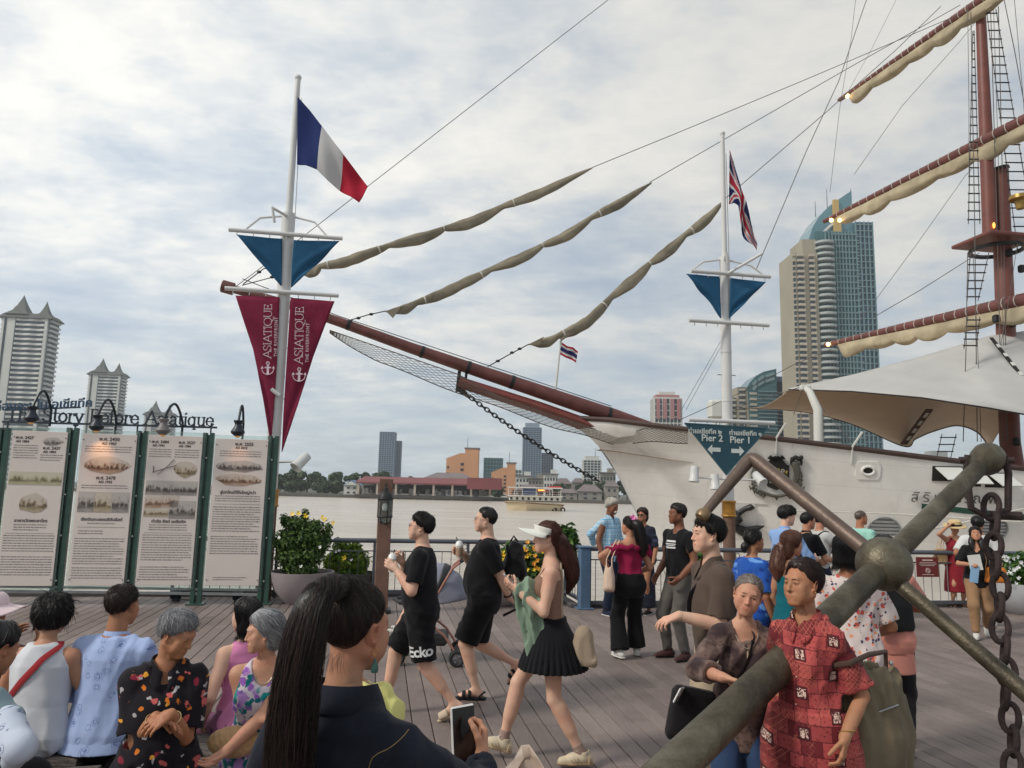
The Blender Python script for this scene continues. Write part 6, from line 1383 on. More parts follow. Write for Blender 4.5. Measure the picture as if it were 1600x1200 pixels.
def floral(name,base,cols,scale,cover=.42,soft=.04,flat=(1,.15,1)):
	if name in MATS:return MATS[name]
	t=NT(name);cf=t.map(flat);nz=t.n('ShaderNodeTexNoise');nz.inputs['Scale'].default_value=scale*1.6;t.L.new(cf,nz.inputs['Vector'])
	ad=t.n('ShaderNodeVectorMath',operation='MULTIPLY_ADD');t.L.new(nz.outputs['Color'],ad.inputs[0]);ad.inputs[1].default_value=(.7/scale,)*3;t.L.new(cf,ad.inputs[2]);v=ad.outputs[0]
	c=(*base,);
	for i,cc in enumerate(cols):
		mp=t.map((1,1,1),(0,0,0),(i*3.7,i*1.9,i*2.3),v);s=scale*(1+.35*(i%3));d=t.vor(s,v=mp);k=t.vor(s,v=mp,out='Color');sp=t.n('ShaderNodeSeparateColor');t.L.new(k,sp.inputs[0])
		on=t.math('GREATER_THAN',sp.outputs[0],1-cover*1.25);m=t.math('MULTIPLY',on,t.ramp(t.math('ADD',d,t.math('MULTIPLY',t.noise(scale*4,3),.25)),[(min(.95,cover+.12),1),(min(.97,cover+.12+soft),0)]));c=t.mix(m,c,cc)
	MATS[name]=fab(t,c);return t.m
def m_plaid():
	t=NT('blue_plaid');a=t.wave(5.5,'X',.2,1);b=t.wave(5.0,'Z',.2,1);a2=t.wave(13,'X',.1,1);b2=t.wave(12,'Z',.1,1)
	c=t.mix(t.math('MULTIPLY',a,.7),C(196,216,226),C(92,168,208));c=t.mix(t.math('MULTIPLY',b,.65),c,C(88,170,212));c=t.mix(t.ramp(a2,[(.86,0),(.94,.6)]),c,C(60,110,160));c=t.mix(t.ramp(b2,[(.86,0),(.94,.6)]),c,C(232,240,244));return fab(t,c)
def m_outline(name,base,ink,scale):
	t=NT(name);fl_=t.map((1,.1,1));d=t.vor(scale,v=fl_);n=t.noise(scale*2.5,4,.6,1.2,fl_);f=t.math('ADD',d,t.math('MULTIPLY',n,.35));k=t.vor(scale,v=fl_,out='Color');sp=t.n('ShaderNodeSeparateColor');t.L.new(k,sp.inputs[0])
	m=t.ramp(f,[(.30,0),(.32,.85),(.37,.85),(.39,0),(.46,0),(.475,.7),(.505,.7),(.52,0)]);m=t.math('MULTIPLY',m,t.math('GREATER_THAN',sp.outputs[1],.35));return fab(t,t.mix(m,t.ramp(t.noise(3,4),[(.3,lerp3(base,.92)),(.7,lerp3(base,1.06))]),ink))
def m_patch():
	t=NT('red_patchwork');v=t.map((1,1,1),(R(4),R(3),0));br=t.n('ShaderNodeTexBrick');br.offset=.5;br.inputs['Scale'].default_value=1.0;br.inputs['Brick Width'].default_value=.10;br.inputs['Row Height'].default_value=.058;br.squash=.6;br.squash_frequency=3;br.inputs['Mortar Size'].default_value=.0015
	sp=t.n('ShaderNodeSeparateXYZ');t.L.new(v,sp.inputs[0]);cb=t.n('ShaderNodeCombineXYZ');t.L.new(t.math('ADD',sp.outputs[0],t.math('MULTIPLY',sp.outputs[1],.7)),cb.inputs[0]);t.L.new(sp.outputs[2],cb.inputs[1]);t.L.new(cb.outputs[0],br.inputs['Vector'])
	br.inputs['Color1'].default_value=(*C(186,84,82),1);br.inputs['Color2'].default_value=(*C(104,36,42),1);br.inputs['Mortar'].default_value=(*C(70,26,30),1);br.inputs['Bias'].default_value=.1
	d=t.vor(62,'F1');w=t.noise(46,4,.6,1.5);fig=t.ramp(t.math('ADD',d,t.math('MULTIPLY',w,.7)),[(.50,0),(.54,.8),(.62,.8),(.66,0)]);sq=t.math('MAXIMUM',t.math('ABSOLUTE',t.math('SUBTRACT',t.math('FRACT',t.math('MULTIPLY',t.math('ADD',sp.outputs[0],t.math('MULTIPLY',sp.outputs[1],.7)),6.1)),.5)),t.math('ABSOLUTE',t.math('SUBTRACT',t.math('FRACT',t.math('ADD',t.math('MULTIPLY',sp.outputs[2],6.6),t.math('MULTIPLY',t.math('FLOOR',t.math('MULTIPLY',t.math('ADD',sp.outputs[0],t.math('MULTIPLY',sp.outputs[1],.7)),6.1)),.45))),.5)));frame_=t.math('LESS_THAN',sq,.17);big=t.math('MULTIPLY',t.math('LESS_THAN',sq,.115),t.ramp(t.noise(90,3,.6,1),[(.47,0),(.53,1)]))
	c=t.mix(fig,br.outputs['Color'],C(78,28,32));lat=t.math('MAXIMUM',t.ramp(t.wave(26,'DIAGONAL'),[(.88,0),(.95,.55)]),t.ramp(t.wave(26,'X',0,0,'SIN',t.map((1,1,1),(0,R(-45),0))),[(.88,0),(.95,.55)]))
	c=t.mix(t.math('MULTIPLY',lat,t.ramp(t.noise(9,2),[(.48,0),(.54,1)])),c,C(196,112,92));c=t.mix(t.math('MULTIPLY',frame_,.9),c,C(66,24,30));c=t.mix(big,c,C(214,186,172));return fab(t,c,.75)
def m_batik():
	t=NT('brown_batik');d=t.vor(48,'F1');n=t.noise(60,6,.7,1.5);f=t.math('ADD',d,t.math('MULTIPLY',n,.5));z=t.ramp(t.noise(5,3,.5,.5),[(.42,0),(.55,1)])
	c=t.mix(t.math('MULTIPLY',t.ramp(f,[(.40,0),(.5,.75),(.58,.1),(.7,.6)]),z),C(58,44,46),C(150,124,112));return fab(t,c)
def m_denim(name,c,amt=.25):
	if name in MATS:return MATS[name]
	t=NT(name);tw=t.wave(260,'DIAGONAL',1,2);n=t.noise(9,6);c2=t.ramp(n,[(.3,lerp3(c,1-amt)),(.7,lerp3(c,1+amt*1.6))]);c2=t.mix(t.math('MULTIPLY',tw,.18),c2,lerp3(c,2.2));MATS[name]=fab(t,c2,.8,300,.3);return t.m
def m_hair(name,c,grey=None):
	if name in MATS:return MATS[name]
	t=NT(name);oi=t.n('ShaderNodeNewGeometry');rnd=oi.outputs['Random Per Island'];v=t.map((60,60,8));n=t.noise(3,4,.6,.5,v)
	col_=t.ramp(t.math('ADD',t.math('MULTIPLY',rnd,.7),t.math('MULTIPLY',n,.4)),[(.15,lerp3(c,.6)),(.5,c),(.85,lerp3(grey or c,1.25 if not grey else 1.0))]);t.col(col_);t.rough(.38);t.spec(.45);t.bump(n,.5,.004);MATS[name]=t.m;return t.m
M_EYE=NT('eyeball');_t=M_EYE;_n=_t.n('ShaderNodeVectorMath',operation='NORMALIZE');_t.L.new(_t.co,_n.inputs[0]);_s=_t.n('ShaderNodeSeparateXYZ');_t.L.new(_n.outputs[0],_s.inputs[0]);_t.col(_t.ramp(_s.outputs[1],[(.80,C(206,196,188)),(.84,C(52,34,26)),(.95,C(44,28,22)),(.96,C(10,8,8))]));_t.rough(.12);M_EYE=M_EYE.m
M_LENS=NT('clear_lens');_t=M_LENS;_tr=_t.n('ShaderNodeBsdfTransparent');_ms=_t.n('ShaderNodeMixShader');_ms.inputs[0].default_value=.10;_t.rough(.08);_t.L.new(_tr.outputs[0],_ms.inputs[1]);_t.L.new(_t.b.outputs[0],_ms.inputs[2]);_t.L.new(_ms.outputs[0],_t.out.inputs[0]);M_LENS=M_LENS.m
M_WHSOLE=plain('white_sole',C(206,204,198),.6,.08,12);M_SPECT=plain('spectacle_wire',C(60,54,52),.3,.1,9,.6)
def ik(root,tgt,l1,l2,pole):
	root,tgt,pole=A3(root),A3(tgt),A3(pole);d=tgt-root;L=np.linalg.norm(d);Lm=min(max(L,abs(l1-l2)+.01),l1+l2-.002);u=d/L;tgt=root+u*Lm
	a=(l1*l1-l2*l2+Lm*Lm)/(2*Lm);hgt=math.sqrt(max(l1*l1-a*a,0));p=pole-u*(pole@u);p/=np.linalg.norm(p)+1e-9;return root+u*a+p*hgt,tgt
def rot(x=0,y=0,z=0):return np.array(Matrix.Rotation(R(z),3,'Z')@Matrix.Rotation(R(y),3,'Y')@Matrix.Rotation(R(x),3,'X'))
def unit(v):v=A3(v);return v/(np.linalg.norm(v)+1e-9)
PEOPLE=[]
class Person:
	def __init__(s,label,px,d,yaw,H=1.65,sex='m',build=1.0,z0=0.0,group=None,**k):
		s.k=k;s.d=d;p=P(px,900,d);s.pos=Vector((p.x,d,z0));s.yaw=yaw;s.H=H;s.sex=sex;s.bw=build;s.s=H/1.72
		s.root=thing('person',label,'person',s.pos,R(yaw),group or 'people on the quay');s.RM=Matrix.Rotation(R(-yaw),3,'Z')
		s.hh=min(max(d*.00095,.003),.0085)*k.get('res',1);s.hb=min(max(d*.0021,.008),.020);s.seed=len(PEOPLE)*17+3;PEOPLE.append(s);s.rig();s.skin_mesh()
	def L(s,px,py,d=None):return A3(s.RM@(P(px,py,d or s.d)-s.pos))
	def W(s,v):return s.pos+Matrix.Rotation(R(s.yaw),3,'Z')@Vector(tuple(v))
	def rig(s):
		k,q,S=s.k,s.s,s.sex;f=S=='f';s.hipx=.085*q*s.bw**.5;s.pz=k.get('pz',.53*s.H-.02*q)
		s.pel=np.array([k.get('sx',0),k.get('sy',0),s.pz]);s.T=rot(-k.get('lean',3),k.get('side',0),k.get('twist',0));s.TL=.53*q
		T=s.T;s.up=T[:,2];s.fw=T[:,1];s.rt=T[:,0]
		s.neck=s.pel+s.up*s.TL-s.fw*.012*q;sw=(.152 if f else.178)*q*s.bw**.6;drop=k.get('shz',(0,0))
		s.sh={-1:s.pel+s.up*(.462*q+drop[0])-s.rt*sw,1:s.pel+s.up*(.462*q+drop[1])+s.rt*sw}
		hy,hp,hr=k.get('head',(0,0,0));s.HM=rot(0,0,k.get('twist',0)*.5+hy)@rot(-hp*-1,hr,0);s.hs=s.H/1.72*(.93 if f else.96)*k.get('hscale',1.0)
		nd=unit(s.up*1.0+s.fw*.18+np.array([0,0,.5]));s.hc=s.neck+nd*.105*q+s.HM[:,2]*.075*s.hs+s.HM[:,1]*.022*s.hs+A3(k.get('hoff',(0,0,0)))
		ua,fa=.285*q,.245*q;s.arm={}
		for sd,nm in((-1,'la'),(1,'ra')):
			w=k.get(nm);pole=k.get(nm+'_pole',s.rt*sd*.5-s.fw*.9-s.up*.3)
			if w is None:w=s.sh[sd]+np.array([sd*.06,.05,-.505])*q if not k.get('sit')else s.sh[sd]+s.fw*.25-s.up*.35
			e,w2=ik(s.sh[sd],w,ua,fa,pole);s.arm[sd]=(s.sh[sd],e,w2)
		s.leg={}
		for sd,nm in((-1,'lf'),(1,'rf')):
			hip=s.pel+np.array([sd*s.hipx,0,-.01]);a=k.get(nm)
			if a is None:a=(sd*.10*q,0,.075*q)if not k.get('sit')else(sd*.10*q,.46,.075*q)
			kn,an=ik(hip,a,.425*q,.415*q,k.get(nm+'_pole',(sd*.08,1,.15 if not k.get('sit')else.8)));s.leg[sd]=(hip,kn,an)
	def torso(s,infl=0.0,z0=-.15,z1=.53,mods=None,inx=None,n=2.0):
		q,b=s.s,s.bw
		if s.sex=='f':zs,rx,ry,oy=[-.15,-.07,0,.10,.20,.31,.41,.475,.53],[.11,.158,.172,.150,.132,.144,.148,.112,.05],[.09,.112,.12,.104,.092,.104,.098,.072,.048],[0,-.012,-.014,-.002,.004,.01,.0,-.014,-.02]
		else:zs,rx,ry,oy=[-.15,-.07,0,.10,.20,.31,.41,.48,.53],[.11,.152,.165,.154,.150,.164,.172,.128,.058],[.09,.112,.115,.108,.106,.116,.112,.084,.056],[0,-.01,-.012,0,.006,.01,.0,-.014,-.02]
		zs=np.array(zs)*q;rx=np.array(rx)*q*b;ry=np.array(ry)*q*b;oy=np.array(oy)*q;be=s.k.get('belly',0);ry=ry+be*np.exp(-((zs/q-.14)/.13)**2);oy=oy+be*.8*np.exp(-((zs/q-.14)/.13)**2)
		zz=np.linspace(z0*q,z1*q,13);I=lambda a:np.interp(zz,zs,a);fx=np.interp(zz,np.array([m[0]for m in mods])*q,[m[1]for m in mods])if mods else 0.0
		return loft(s.pel,s.T,zz,I(rx)+infl+fx,I(ry)+infl*1.05+fx,I(oy),None,None,n)
	def ar(s):return(.047 if s.sex=='f' else.052)*s.s*s.bw**.7*s.k.get('armf',1),(.036 if s.sex=='f' else.041)*s.s*s.bw**.7*s.k.get('armf',1),(.0245 if s.sex=='f' else.028)*s.s
	def skin_mesh(s):
		q,b,k=s.s,s.bw,s.k;F=Fld();F.add(s.torso(),.02)
		if s.sex=='f':
			for sd in(-1,1):F.add(el(s.pel+s.up*.335*q+s.fw*.075*q*b+s.rt*sd*.068*q*b,(.058*q*b,.052*q*b,.058*q*b)),.05)
		r1,r2,r3=s.ar()
		for sd in(-1,1):
			a,e,w=s.arm[sd];F.add(rc(s.neck-s.up*.03*q+s.rt*sd*.035*q,a,.045*q,r1),.05);F.add(rc(a,e,r1,r2,None,.004),.03);F.add(rc(e,w,r2*1.02,r3,None,.006*q),.015)
			h,n_,an=s.leg[sd];lr=.082*q*b**.8*(1.0 if s.sex=='m' else 1.03);F.add(rc(h,n_,lr,.054*q*b**.5),.03);F.add(rc(n_,an,.050*q*b**.5,.033*q),.02);F.add(el(n_*.66+an*.34-unit(np.cross(np.cross(an-n_,s.fw),an-n_)*-1)*-.018*q,(.042*q,.045*q,.11*q)),.05)if False else None
			ax=unit(an-n_);bk=-(s.fw-ax*(s.fw@ax));bk=unit(bk+1e-6);F.add(rc(n_*.82+an*.18+bk*.014*q,n_*.45+an*.55+bk*.006*q,.046*q*b**.5,.034*q),.05)
		nk=(.047 if s.sex=='f' else.056)*q*b**.4;s.nk=nk;hb=s.hc-s.HM[:,2]*.055*s.hs-s.HM[:,1]*.022*s.hs;s.hbase=hb
		F.add(rc(s.neck-s.up*.02*q,hb,nk*1.06,nk*.94),.03)
		for sd in(-1,1):s.foot_skin(F,sd)
		self_h=s.hb;V_,F_=F.grid(self_h);s.F=F;parts=[(V_,F_)];lips=[np.zeros(len(V_))]
		hv,hf,lp=s.head();parts.append((hv,hf));lips.append(lp)
		for sd in(-1,1):
			v,f=s.hand(sd);parts.append((v,f));lips.append(np.zeros(len(v)))
		s.mat=m_skin(*k.get('skin',('skin_light',C(196,152,126),0)));s.body=meshvf('body',parts,s.mat,s.root,np.concatenate(lips))
	def head(s):
		k=s.k;F=Fld();age=k.get('age',0);fem=s.sex=='f';sm=k.get('smile',0);ck=k.get('cheek',0);ns=k.get('nose',1.0);jw=k.get('jaw',1.0)
		F.add(el((0,-.012,.032),(.075,.095,.085)),.02);F.add(el((0,.020,-.022),(.061+.003*ck,.070,.082)),.03)
		for sd in(-1,1):F.add(rc((sd*.052*jw,-.008,-.052),(sd*.020,.062,-.096),.020,.016),.035)
		F.add(el((0,.070,-.096),(.021,.017,.016)),.025);F.add(rc((-.034,.079,.026),(.034,.079,.026),.0095,.0095),.022)
		for sd in(-1,1):
			F.add(el((sd*.043,.061,-.018),(.021+.002*ck,.019,.02+.002*ck)),.02);F.add(el((sd*.042,.055,-.052),(.021+.004*ck,.020,.026)),.03)
			F.sub(el((sd*.031,.098,.004),(.0155,.014,.0105)),.016);F.add(el((sd*.031,.0775,.0055),(.0165,.0118,.0105)),.005);F.add(rc((sd*.018,.0885,.0125),(sd*.045,.083,.0105),.0022,.0020),.005)
			sl=.0030 if not age else.0021;sl*=k.get('eye',1);F.sub(el((sd*.031,.0905,.0035),(.0125,.011,sl)),.0015)
			F.add(el((sd*.0125,.090,-.0345),(.0085,.0095,.0075)),.006);F.sub(el((sd*.0075,.0945,-.0415),(.0042,.006,.003)),.002)
			F.add(el((sd*.0795,-.014,-.003),(.0085,.0205,.0335),rot(0,sd*12,-sd*34)),.004);F.sub(el((sd*.0885,-.008,-.000),(.0068,.0125,.0215),rot(0,sd*12,-sd*34)),.003);F.add(el((sd*.0790,.000,-.006),(.0045,.005,.008)),.003);F.add(el((sd*.0755,.002,-.030),(.0065,.008,.010)),.005)
			if age>.2:F.sub(rc((sd*.019,.100,-.034),(sd*.036,.080,-.070),.0024,.0016),.009);F.sub(rc((sd*.020,.0915,-.0075),(sd*.038,.086,-.0105),.0016,.001),.006)
			elif sm:F.sub(rc((sd*.020,.099,-.036),(sd*.034,.082,-.060),.0018,.0012),.008)
		F.add(rc((0,.084,.016),(0,.103*ns**.2,-.027),.0072,.0095),.012);F.add(el((0,.103*ns**.25,-.0325),(.0105*ns,.0100,.0085)),.007)
		F.add(el((0,.080,-.066),(.028,.014,.018)),.02)
		cz=-.066+.004*sm*2
		for sd in(-1,1):
			mw=1+.28*max(sm,0);F.add(rc((0,.0925-.002*(age>.3),-.0605),(sd*.022*mw,.0835-.003*sm,cz),.0044,.0024),.005);F.add(rc((0,.0915-.0025*(age>.3),-.0715),(sd*.020*mw,.0835-.003*sm,cz-.001),.0052,.0026),.005);F.sub(rc((0,.0985,-.0655),(sd*.0265*mw,.0865-.003*sm,cz+.0005),.0019,.0016),.0018)
		if age>.5:F.disp(lambda X,Y,Z:.0007*np.sin(Z*420+2*np.sin(X*70))*(Z>.035)*(Y>.05))
		h=s.hs;HM=s.HM;nb=HM.T@(s.hbase-s.hc)/h;n0=HM.T@(s.neck-s.up*.005*s.s-s.hc)/h;F.add(rc(n0,nb,s.nk*1.07/h,s.nk*.95/h),.022)
		if age>.3:
			for sd in(-1,1):F.add(rc(n0+np.array([sd*.022,.03,0]),(sd*.035,.03,-.085),.006,.006),.014)
		if not fem:F.add(el(n0*.45+nb*.55+np.array([0,s.nk/h*.9,0]),(.012,.012,.016)),.015)
		s.HF=F;V_,f=F.grid(s.hh/h,lo=np.array([-.2,-.2,max(-.2,n0[2]-.005)]))
		x,y,z=np.abs(V_[:,0]),V_[:,1],V_[:,2];lipd=np.sqrt((x/.024)**2+((z+.066-.06*sm*x)/.0115)**2);lp=np.clip(1.25-lipd,0,1)*(y>.072)*k.get('lips',.6 if fem else.35)
		mlz=-.0655+(.0045+.008*sm)*np.clip(x/(.0265*(1+.28*max(sm,0))),0,1)**1.5-.004;lp=np.minimum(lp*1.6,k.get('lips',.6 if fem else.35))+.14*np.exp(-(((x-.043)/.02)**2+((z+.022)/.02)**2))*(y>.03)+.75*np.exp(-((z-mlz+.0015)/.0016)**2)*(x<.0265*(1+.28*max(sm,0)))*(y>.07)+.22*(x>.076)*(np.abs(z)<.045)*(y>-.05)
		ex=np.abs(x-.031);lash=np.exp(-((z-.0035-sl*.95+18*(ex-.004)**2)/.0016)**2)*(ex<.0165)*(y>.06);lp=np.where(lash>.05,-np.maximum(lash*.85,0),lp)
		W_=s.hc+(V_*h)@HM.T
		if s.d<14:
			for sd in(-1,1):
				m=MB();m.ball((0,0,0),.0112*h,14,9);o=m.build('eye',M_EYE,s.root);M4=Matrix(HM.tolist()).to_4x4();M4.translation=Vector(s.hc+HM@(np.array([sd*.031,.0762,.0042])*h));o.matrix_local=M4@Matrix.Rotation(R(k.get('gaze',0)),4,'Z')
		if s.d<14:s.brows()
		return W_,f,lp
	def hp(s,p):return s.hc+s.HM@(A3(p)*s.hs)
	def onface(s,x,z,off=.001,y0=.16):
		y=np.full(1,y0)
		for _ in range(30):y=y-np.clip(s.HF.pts(np.array([[x,y[0],z]])),-.02,.02)*.8
		return np.array([x,y[0]+off,z])
	def brows(s):
		for sd in(-1,1):
			pts=[s.hp(s.onface(sd*x,z,.0008))for x,z in((.014,.0215),(.024,.0255),(.036,.0265),(.047,.021))];r=.0026*s.hs*s.k.get('brow',1);m=MB();m.tube(pts,[r,r*1.15,r,r*.4],6,True,.6);m.build('eyebrow',s.k['hairmat']if s.k.get('browmat')is None else s.k['browmat'],s.root)
	def hand(s,sd):
		k=s.k;a,e,w=s.arm[sd];pr=k.get('lh' if sd<0 else 'rh',{});f=unit(pr.get('f',w-e));n=A3(pr.get('n',s.rt*-sd));n=unit(n-f*(n@f));t=np.cross(f,n)*sd;M=np.stack([t,f,n],1);s.hM=getattr(s,'hM',{});s.hM[sd]=(w,M)
		q=s.s*(.93 if s.sex=='f' else 1.0)*k.get('handf',1.0);curl=pr.get('curl',.35);cl=curl if isinstance(curl,(list,tuple))else[curl]*4;F=Fld();fore=M.T@(e-w)/q
		F.add(rc(fore*.28,(0,0,0),s.ar()[2]*1.13/q+.0005,.025),.01);F.add(rc((0,0,0),(.004,.03,0),.024,.022),.02)
		kx=(.031,.0105,-.010,-.029);ky=(.090,.095,.090,.082);ln=(.072,.079,.073,.058);rr=(.0088,.0090,.0085,.0076);sp=pr.get('spread',.12)
		for i in range(4):
			F.add(rc((kx[i]*.55,.015,0),(kx[i],ky[i],.002),.0145,.0115),.012);p=np.array([kx[i],ky[i],.002]);ang=0;dx=sp*(1.5-i)/1.5*.5
			for j,(fr,mx)in enumerate(((.46,62),(.30,85),(.24,55))):
				ang+=R(mx)*cl[i];dr=np.array([math.sin(dx)*math.cos(ang),math.cos(ang)*math.cos(dx),math.sin(ang)]);p2=p+dr*ln[i]*fr;F.add(rc(p,p2,rr[i]*(1-.07*j),rr[i]*(.95-.09*j)),.004 if j else.007);p=p2
		tc=pr.get('thumb',.35);p=np.array([.026,.022,.004]);F.add(rc((.012,.012,.003),p,.018,.015),.012);d1=unit((.75-.5*tc,.62,.25+.5*tc))
		for j,(l,r_)in enumerate(((.042,.0125),(.031,.0105),(.025,.0092))):p2=p+d1*l;F.add(rc(p,p2,r_,r_*.9),.006);p=p2;d1=unit(d1+np.array([-.28*tc-.05,.12,.12*tc]))
		hh=max(s.hh,.0035)*.95 if s.d<6 else s.hh;V_,f_=F.grid(hh/q);return w+(V_*q)@M.T,(f_ if sd>0 else f_[:,::-1])
	def grip(s,sd,off=(.0,.075,.045)):w,M=s.hM[sd];return w+M@(A3(off)*s.s)
	def ffr(s,sd):
		k=s.k;yawt,pit=k.get('lt' if sd<0 else 'rt',(-sd*6 if not k.get('walk')else-sd*2,0));M=rot(0,0,yawt)@rot(pit,0,0);return s.leg[sd][2],M
	def foot_skin(s,F,sd):
		if not s.k.get('barefoot'):return
		an,M=s.ffr(sd);q=s.s;T_=lambda p:an+M@(A3(p)*q);F.add(rc(an,T_((0,-.03,-.035)),.032*q,.03*q),.02);F.add(rc(T_((0,-.03,-.04)),T_((.006*-sd,.11,-.05)),.028*q,.022*q),.03);F.add(rc(T_((0,.02,-.015)),T_((0,.12,-.048)),.03*q,.024*q),.03)
		for i,(x,y,r_)in enumerate(((-.030,.165,.0125),(-.012,.165,.0095),(.004,.158,.009),(.018,.15,.0085),(.031,.14,.008))):F.add(rc(T_((x*sd*1,.115,-.052)),T_((x*sd*1,y,-.056)),r_*1.3*q,r_*q),.012)
	def cloth_mesh(s,name,F,mat,h=None,amp=.004,fx=9,fz=5):
		if amp:F.disp(folds(amp,s.seed+len(name),fx,fz))
		if s.k.get('clipz')and name in('top','shirt','shirt_tail'):F.plane((0,0,s.k['clipz']+.004*(name=='shirt_tail')),(0,0,-1))
		return meshvf(name,[F.grid(h or s.hb*.8)],mat,s.root)
	def sleeve(s,F,sd,frac,infl,r=None,k=.016,puff=0.0,cuff=True):
		a,e,w=s.arm[sd];r1,r2,r3=s.ar();i0,i1=(infl,infl)if not isinstance(infl,tuple)else infl
		if frac<=1:b=a+(e-a)*frac;F.add(rc(a,b,r1+i0,r1+(r2-r1)*frac+i1,True,puff),k);end,ax,rad=b,unit(e-a),r1+(r2-r1)*frac
		else:g=frac-1;b=e+(w-e)*g;F.add(rc(a,e,r1+i0,r2+(i0+i1)/2,None,puff),k);F.add(rc(e,b,r2+(i0+i1)/2,r2+(r3-r2)*g+i1,True),.03);end,ax,rad=b,unit(w-e),r2+(r3-r2)*g
		if cuff and s.d<9:F.sub(rc(end-ax*.03,end+ax*.03,rad+.0035,rad+.0035+(i1-.0035)*.55),.004)
	def top(s,name,mat,hem=-.06,infl=.016,sl=.62,slinf=.022,neckr=.066,flare=0.0,amp=.004,neck='crew',mods=None,puff=0,fz=5,fx=9,extra=None):
		infl*=.62;slinf=tuple(x*.66 for x in slinf)if isinstance(slinf,tuple)else slinf*.66;mods=[(a,b*.6)for a,b in mods]if mods else None;F=Fld();q=s.s;md=mods or([(-.15,flare*.3),(-.05,.004),(.1,.018),(.2,.016),(.34,0)]if s.sex=='m' else[(-.15,flare),(.05,flare*.4+.006),(.18,.012),(.3,0)]if neck!='strap' and neck!='off' else[(-.15,0),(.2,0)]);F.add(s.torso(infl,max(hem,-.15),.525,md),.02)
		if hem<-.15:pass
		if s.sex=='f':
			for sd in(-1,1):F.add(el(s.pel+s.up*.335*q+s.fw*.077*q*s.bw+s.rt*sd*.064*q*s.bw,((.060*q*s.bw+infl*.7,)*3)),.06)
		r1=s.ar()[0]
		if neck!='strap':
			for sd in(-1,1):
				F.add(rc(s.neck-s.up*.035*q+s.rt*sd*.04*q,s.sh[sd]-(0 if sl else s.rt*sd*.03*q),.046*q+infl*.6,r1*(1 if sl else.8)+infl*.6),.05)
				if sl:s.sleeve(F,sd,sl,slinf,puff=puff)
		if extra:extra(F)
		if neck in('crew','v','collar','scoop'):
			c=s.neck+s.up*.015*q;F.sub(rc(c-s.up*.06*q+s.fw*(.01 if neck=='crew' else.03)*q,c+s.up*.2,neckr*q,neckr*q*1.05),.008)
			if neck in('v','scoop'):F.sub(rc(c+s.fw*.10*q-s.up*(.10 if neck=='v' else.07)*q,c+s.fw*.08*q+s.up*.1,.018 if neck=='v' else.05*q,.06*q),.01)
			if neck=='collar':F.sub(rc(c+s.fw*.12*q-s.up*.075*q,c+s.fw*.075*q+s.up*.06,.006,.034*q),.006)
		elif neck=='strap':F.plane(s.pel+s.up*(.418*q)+s.fw*0,unit(s.up*1+s.fw*-.16))
		elif neck=='off':F.plane(s.pel+s.up*.452*q,s.up)
		s.TF=F;o=s.cloth_mesh(name,F,mat,None,amp*2.0,fx,fz);return o
	def collar(s,mat,parent,r=.062,hgt=.045,open_=.6):
		q=s.s;m=MB();n=24;c=s.neck-s.up*.004*q+s.fw*.008*q;vs=[]
		def pt(a,v):
			d=s.rt*math.cos(a)+s.fw*math.sin(a)*1.06;rr_=r*q*(1+.06*math.sin(a));front=max(0,math.sin(a))**3;top_=hgt*q*(1-front*.55)
			if v<=.5:t=v/.5;return c+d*rr_*(1.0+.03*t)+s.up*(top_*t)-s.up*front*.035*q
			t=(v-.5)/.5;return c+d*(rr_*(1.05+.24*t)+front*.03*t)+s.up*(top_*(1-t*1.35))-s.up*front*(.035+.055*t)*q
		a0,a1=R(90+16*open_),R(450-16*open_);m.grid(lambda u,v:Vector(pt(a0+(a1-a0)*u,v)),n,6);return solidify(m.build('collar',mat,parent or s.root,60),.003)
	def legs(s,name,mat,frac=1.9,infl=(.018,.012),waist=.13,amp=.004,seat=.012,knee=None,hemr=None,loose=0):
		F=Fld();q,b=s.s,s.bw;F.add(s.torso(seat,-.15,waist),.02)
		for sd in(-1,1):
			h,n_,an=s.leg[sd];lr=.084*q*b**.8;kr=.054*q*b**.5;ar_=.034*q;i0,i1=infl
			if frac<=1:e=h+(n_-h)*frac;F.add(rc(h,e,lr+i0,lr+(kr-lr)*frac+i1,True),.03);ax=unit(n_-h);rad=lr+(kr-lr)*frac
			else:g=frac-1;e=n_+(an-n_)*g;km=(i0+i1)/2 if knee is None else knee;F.add(rc(h,n_,lr+i0,kr+km),.03);F.add(rc(n_,e,kr+km,(kr+(ar_-kr)*g+i1)if hemr is None else hemr,True),.035);ax=unit(an-n_);rad=kr+(ar_-kr)*g
			if s.d<9:F.sub(rc(e-ax*.03,e+ax*.04,rad+.004,rad+.004+i1*.5),.004)
		s.LF=F;return s.cloth_mesh(name,F,mat,None,amp*1.7,7,9)
	def skirt(s,name,mat,zs,rx,ry,oy=None,pleat=None,amp=.003,top_=None,ox=None,vertical=True,legs_=False):
		F=Fld();q=s.s;M=np.eye(3)if vertical else s.T;F.add(loft(s.pel,M,np.array(zs)*q,np.array(rx)*q,np.array(ry)*q,None if oy is None else np.array(oy)*q,ox,pleat),.02)
		if legs_:
			for sd in(-1,1):h,n_,an=s.leg[sd];F.add(rc(h,n_,.1*q*s.bw,.075*q*s.bw),.10);F.add(rc(n_,n_+(an-n_)*legs_,.078*q,.095*q,True),.09)
		if top_:top_(F)
		s.SF=F;return s.cloth_mesh(name,F,mat,None,amp,8,3)
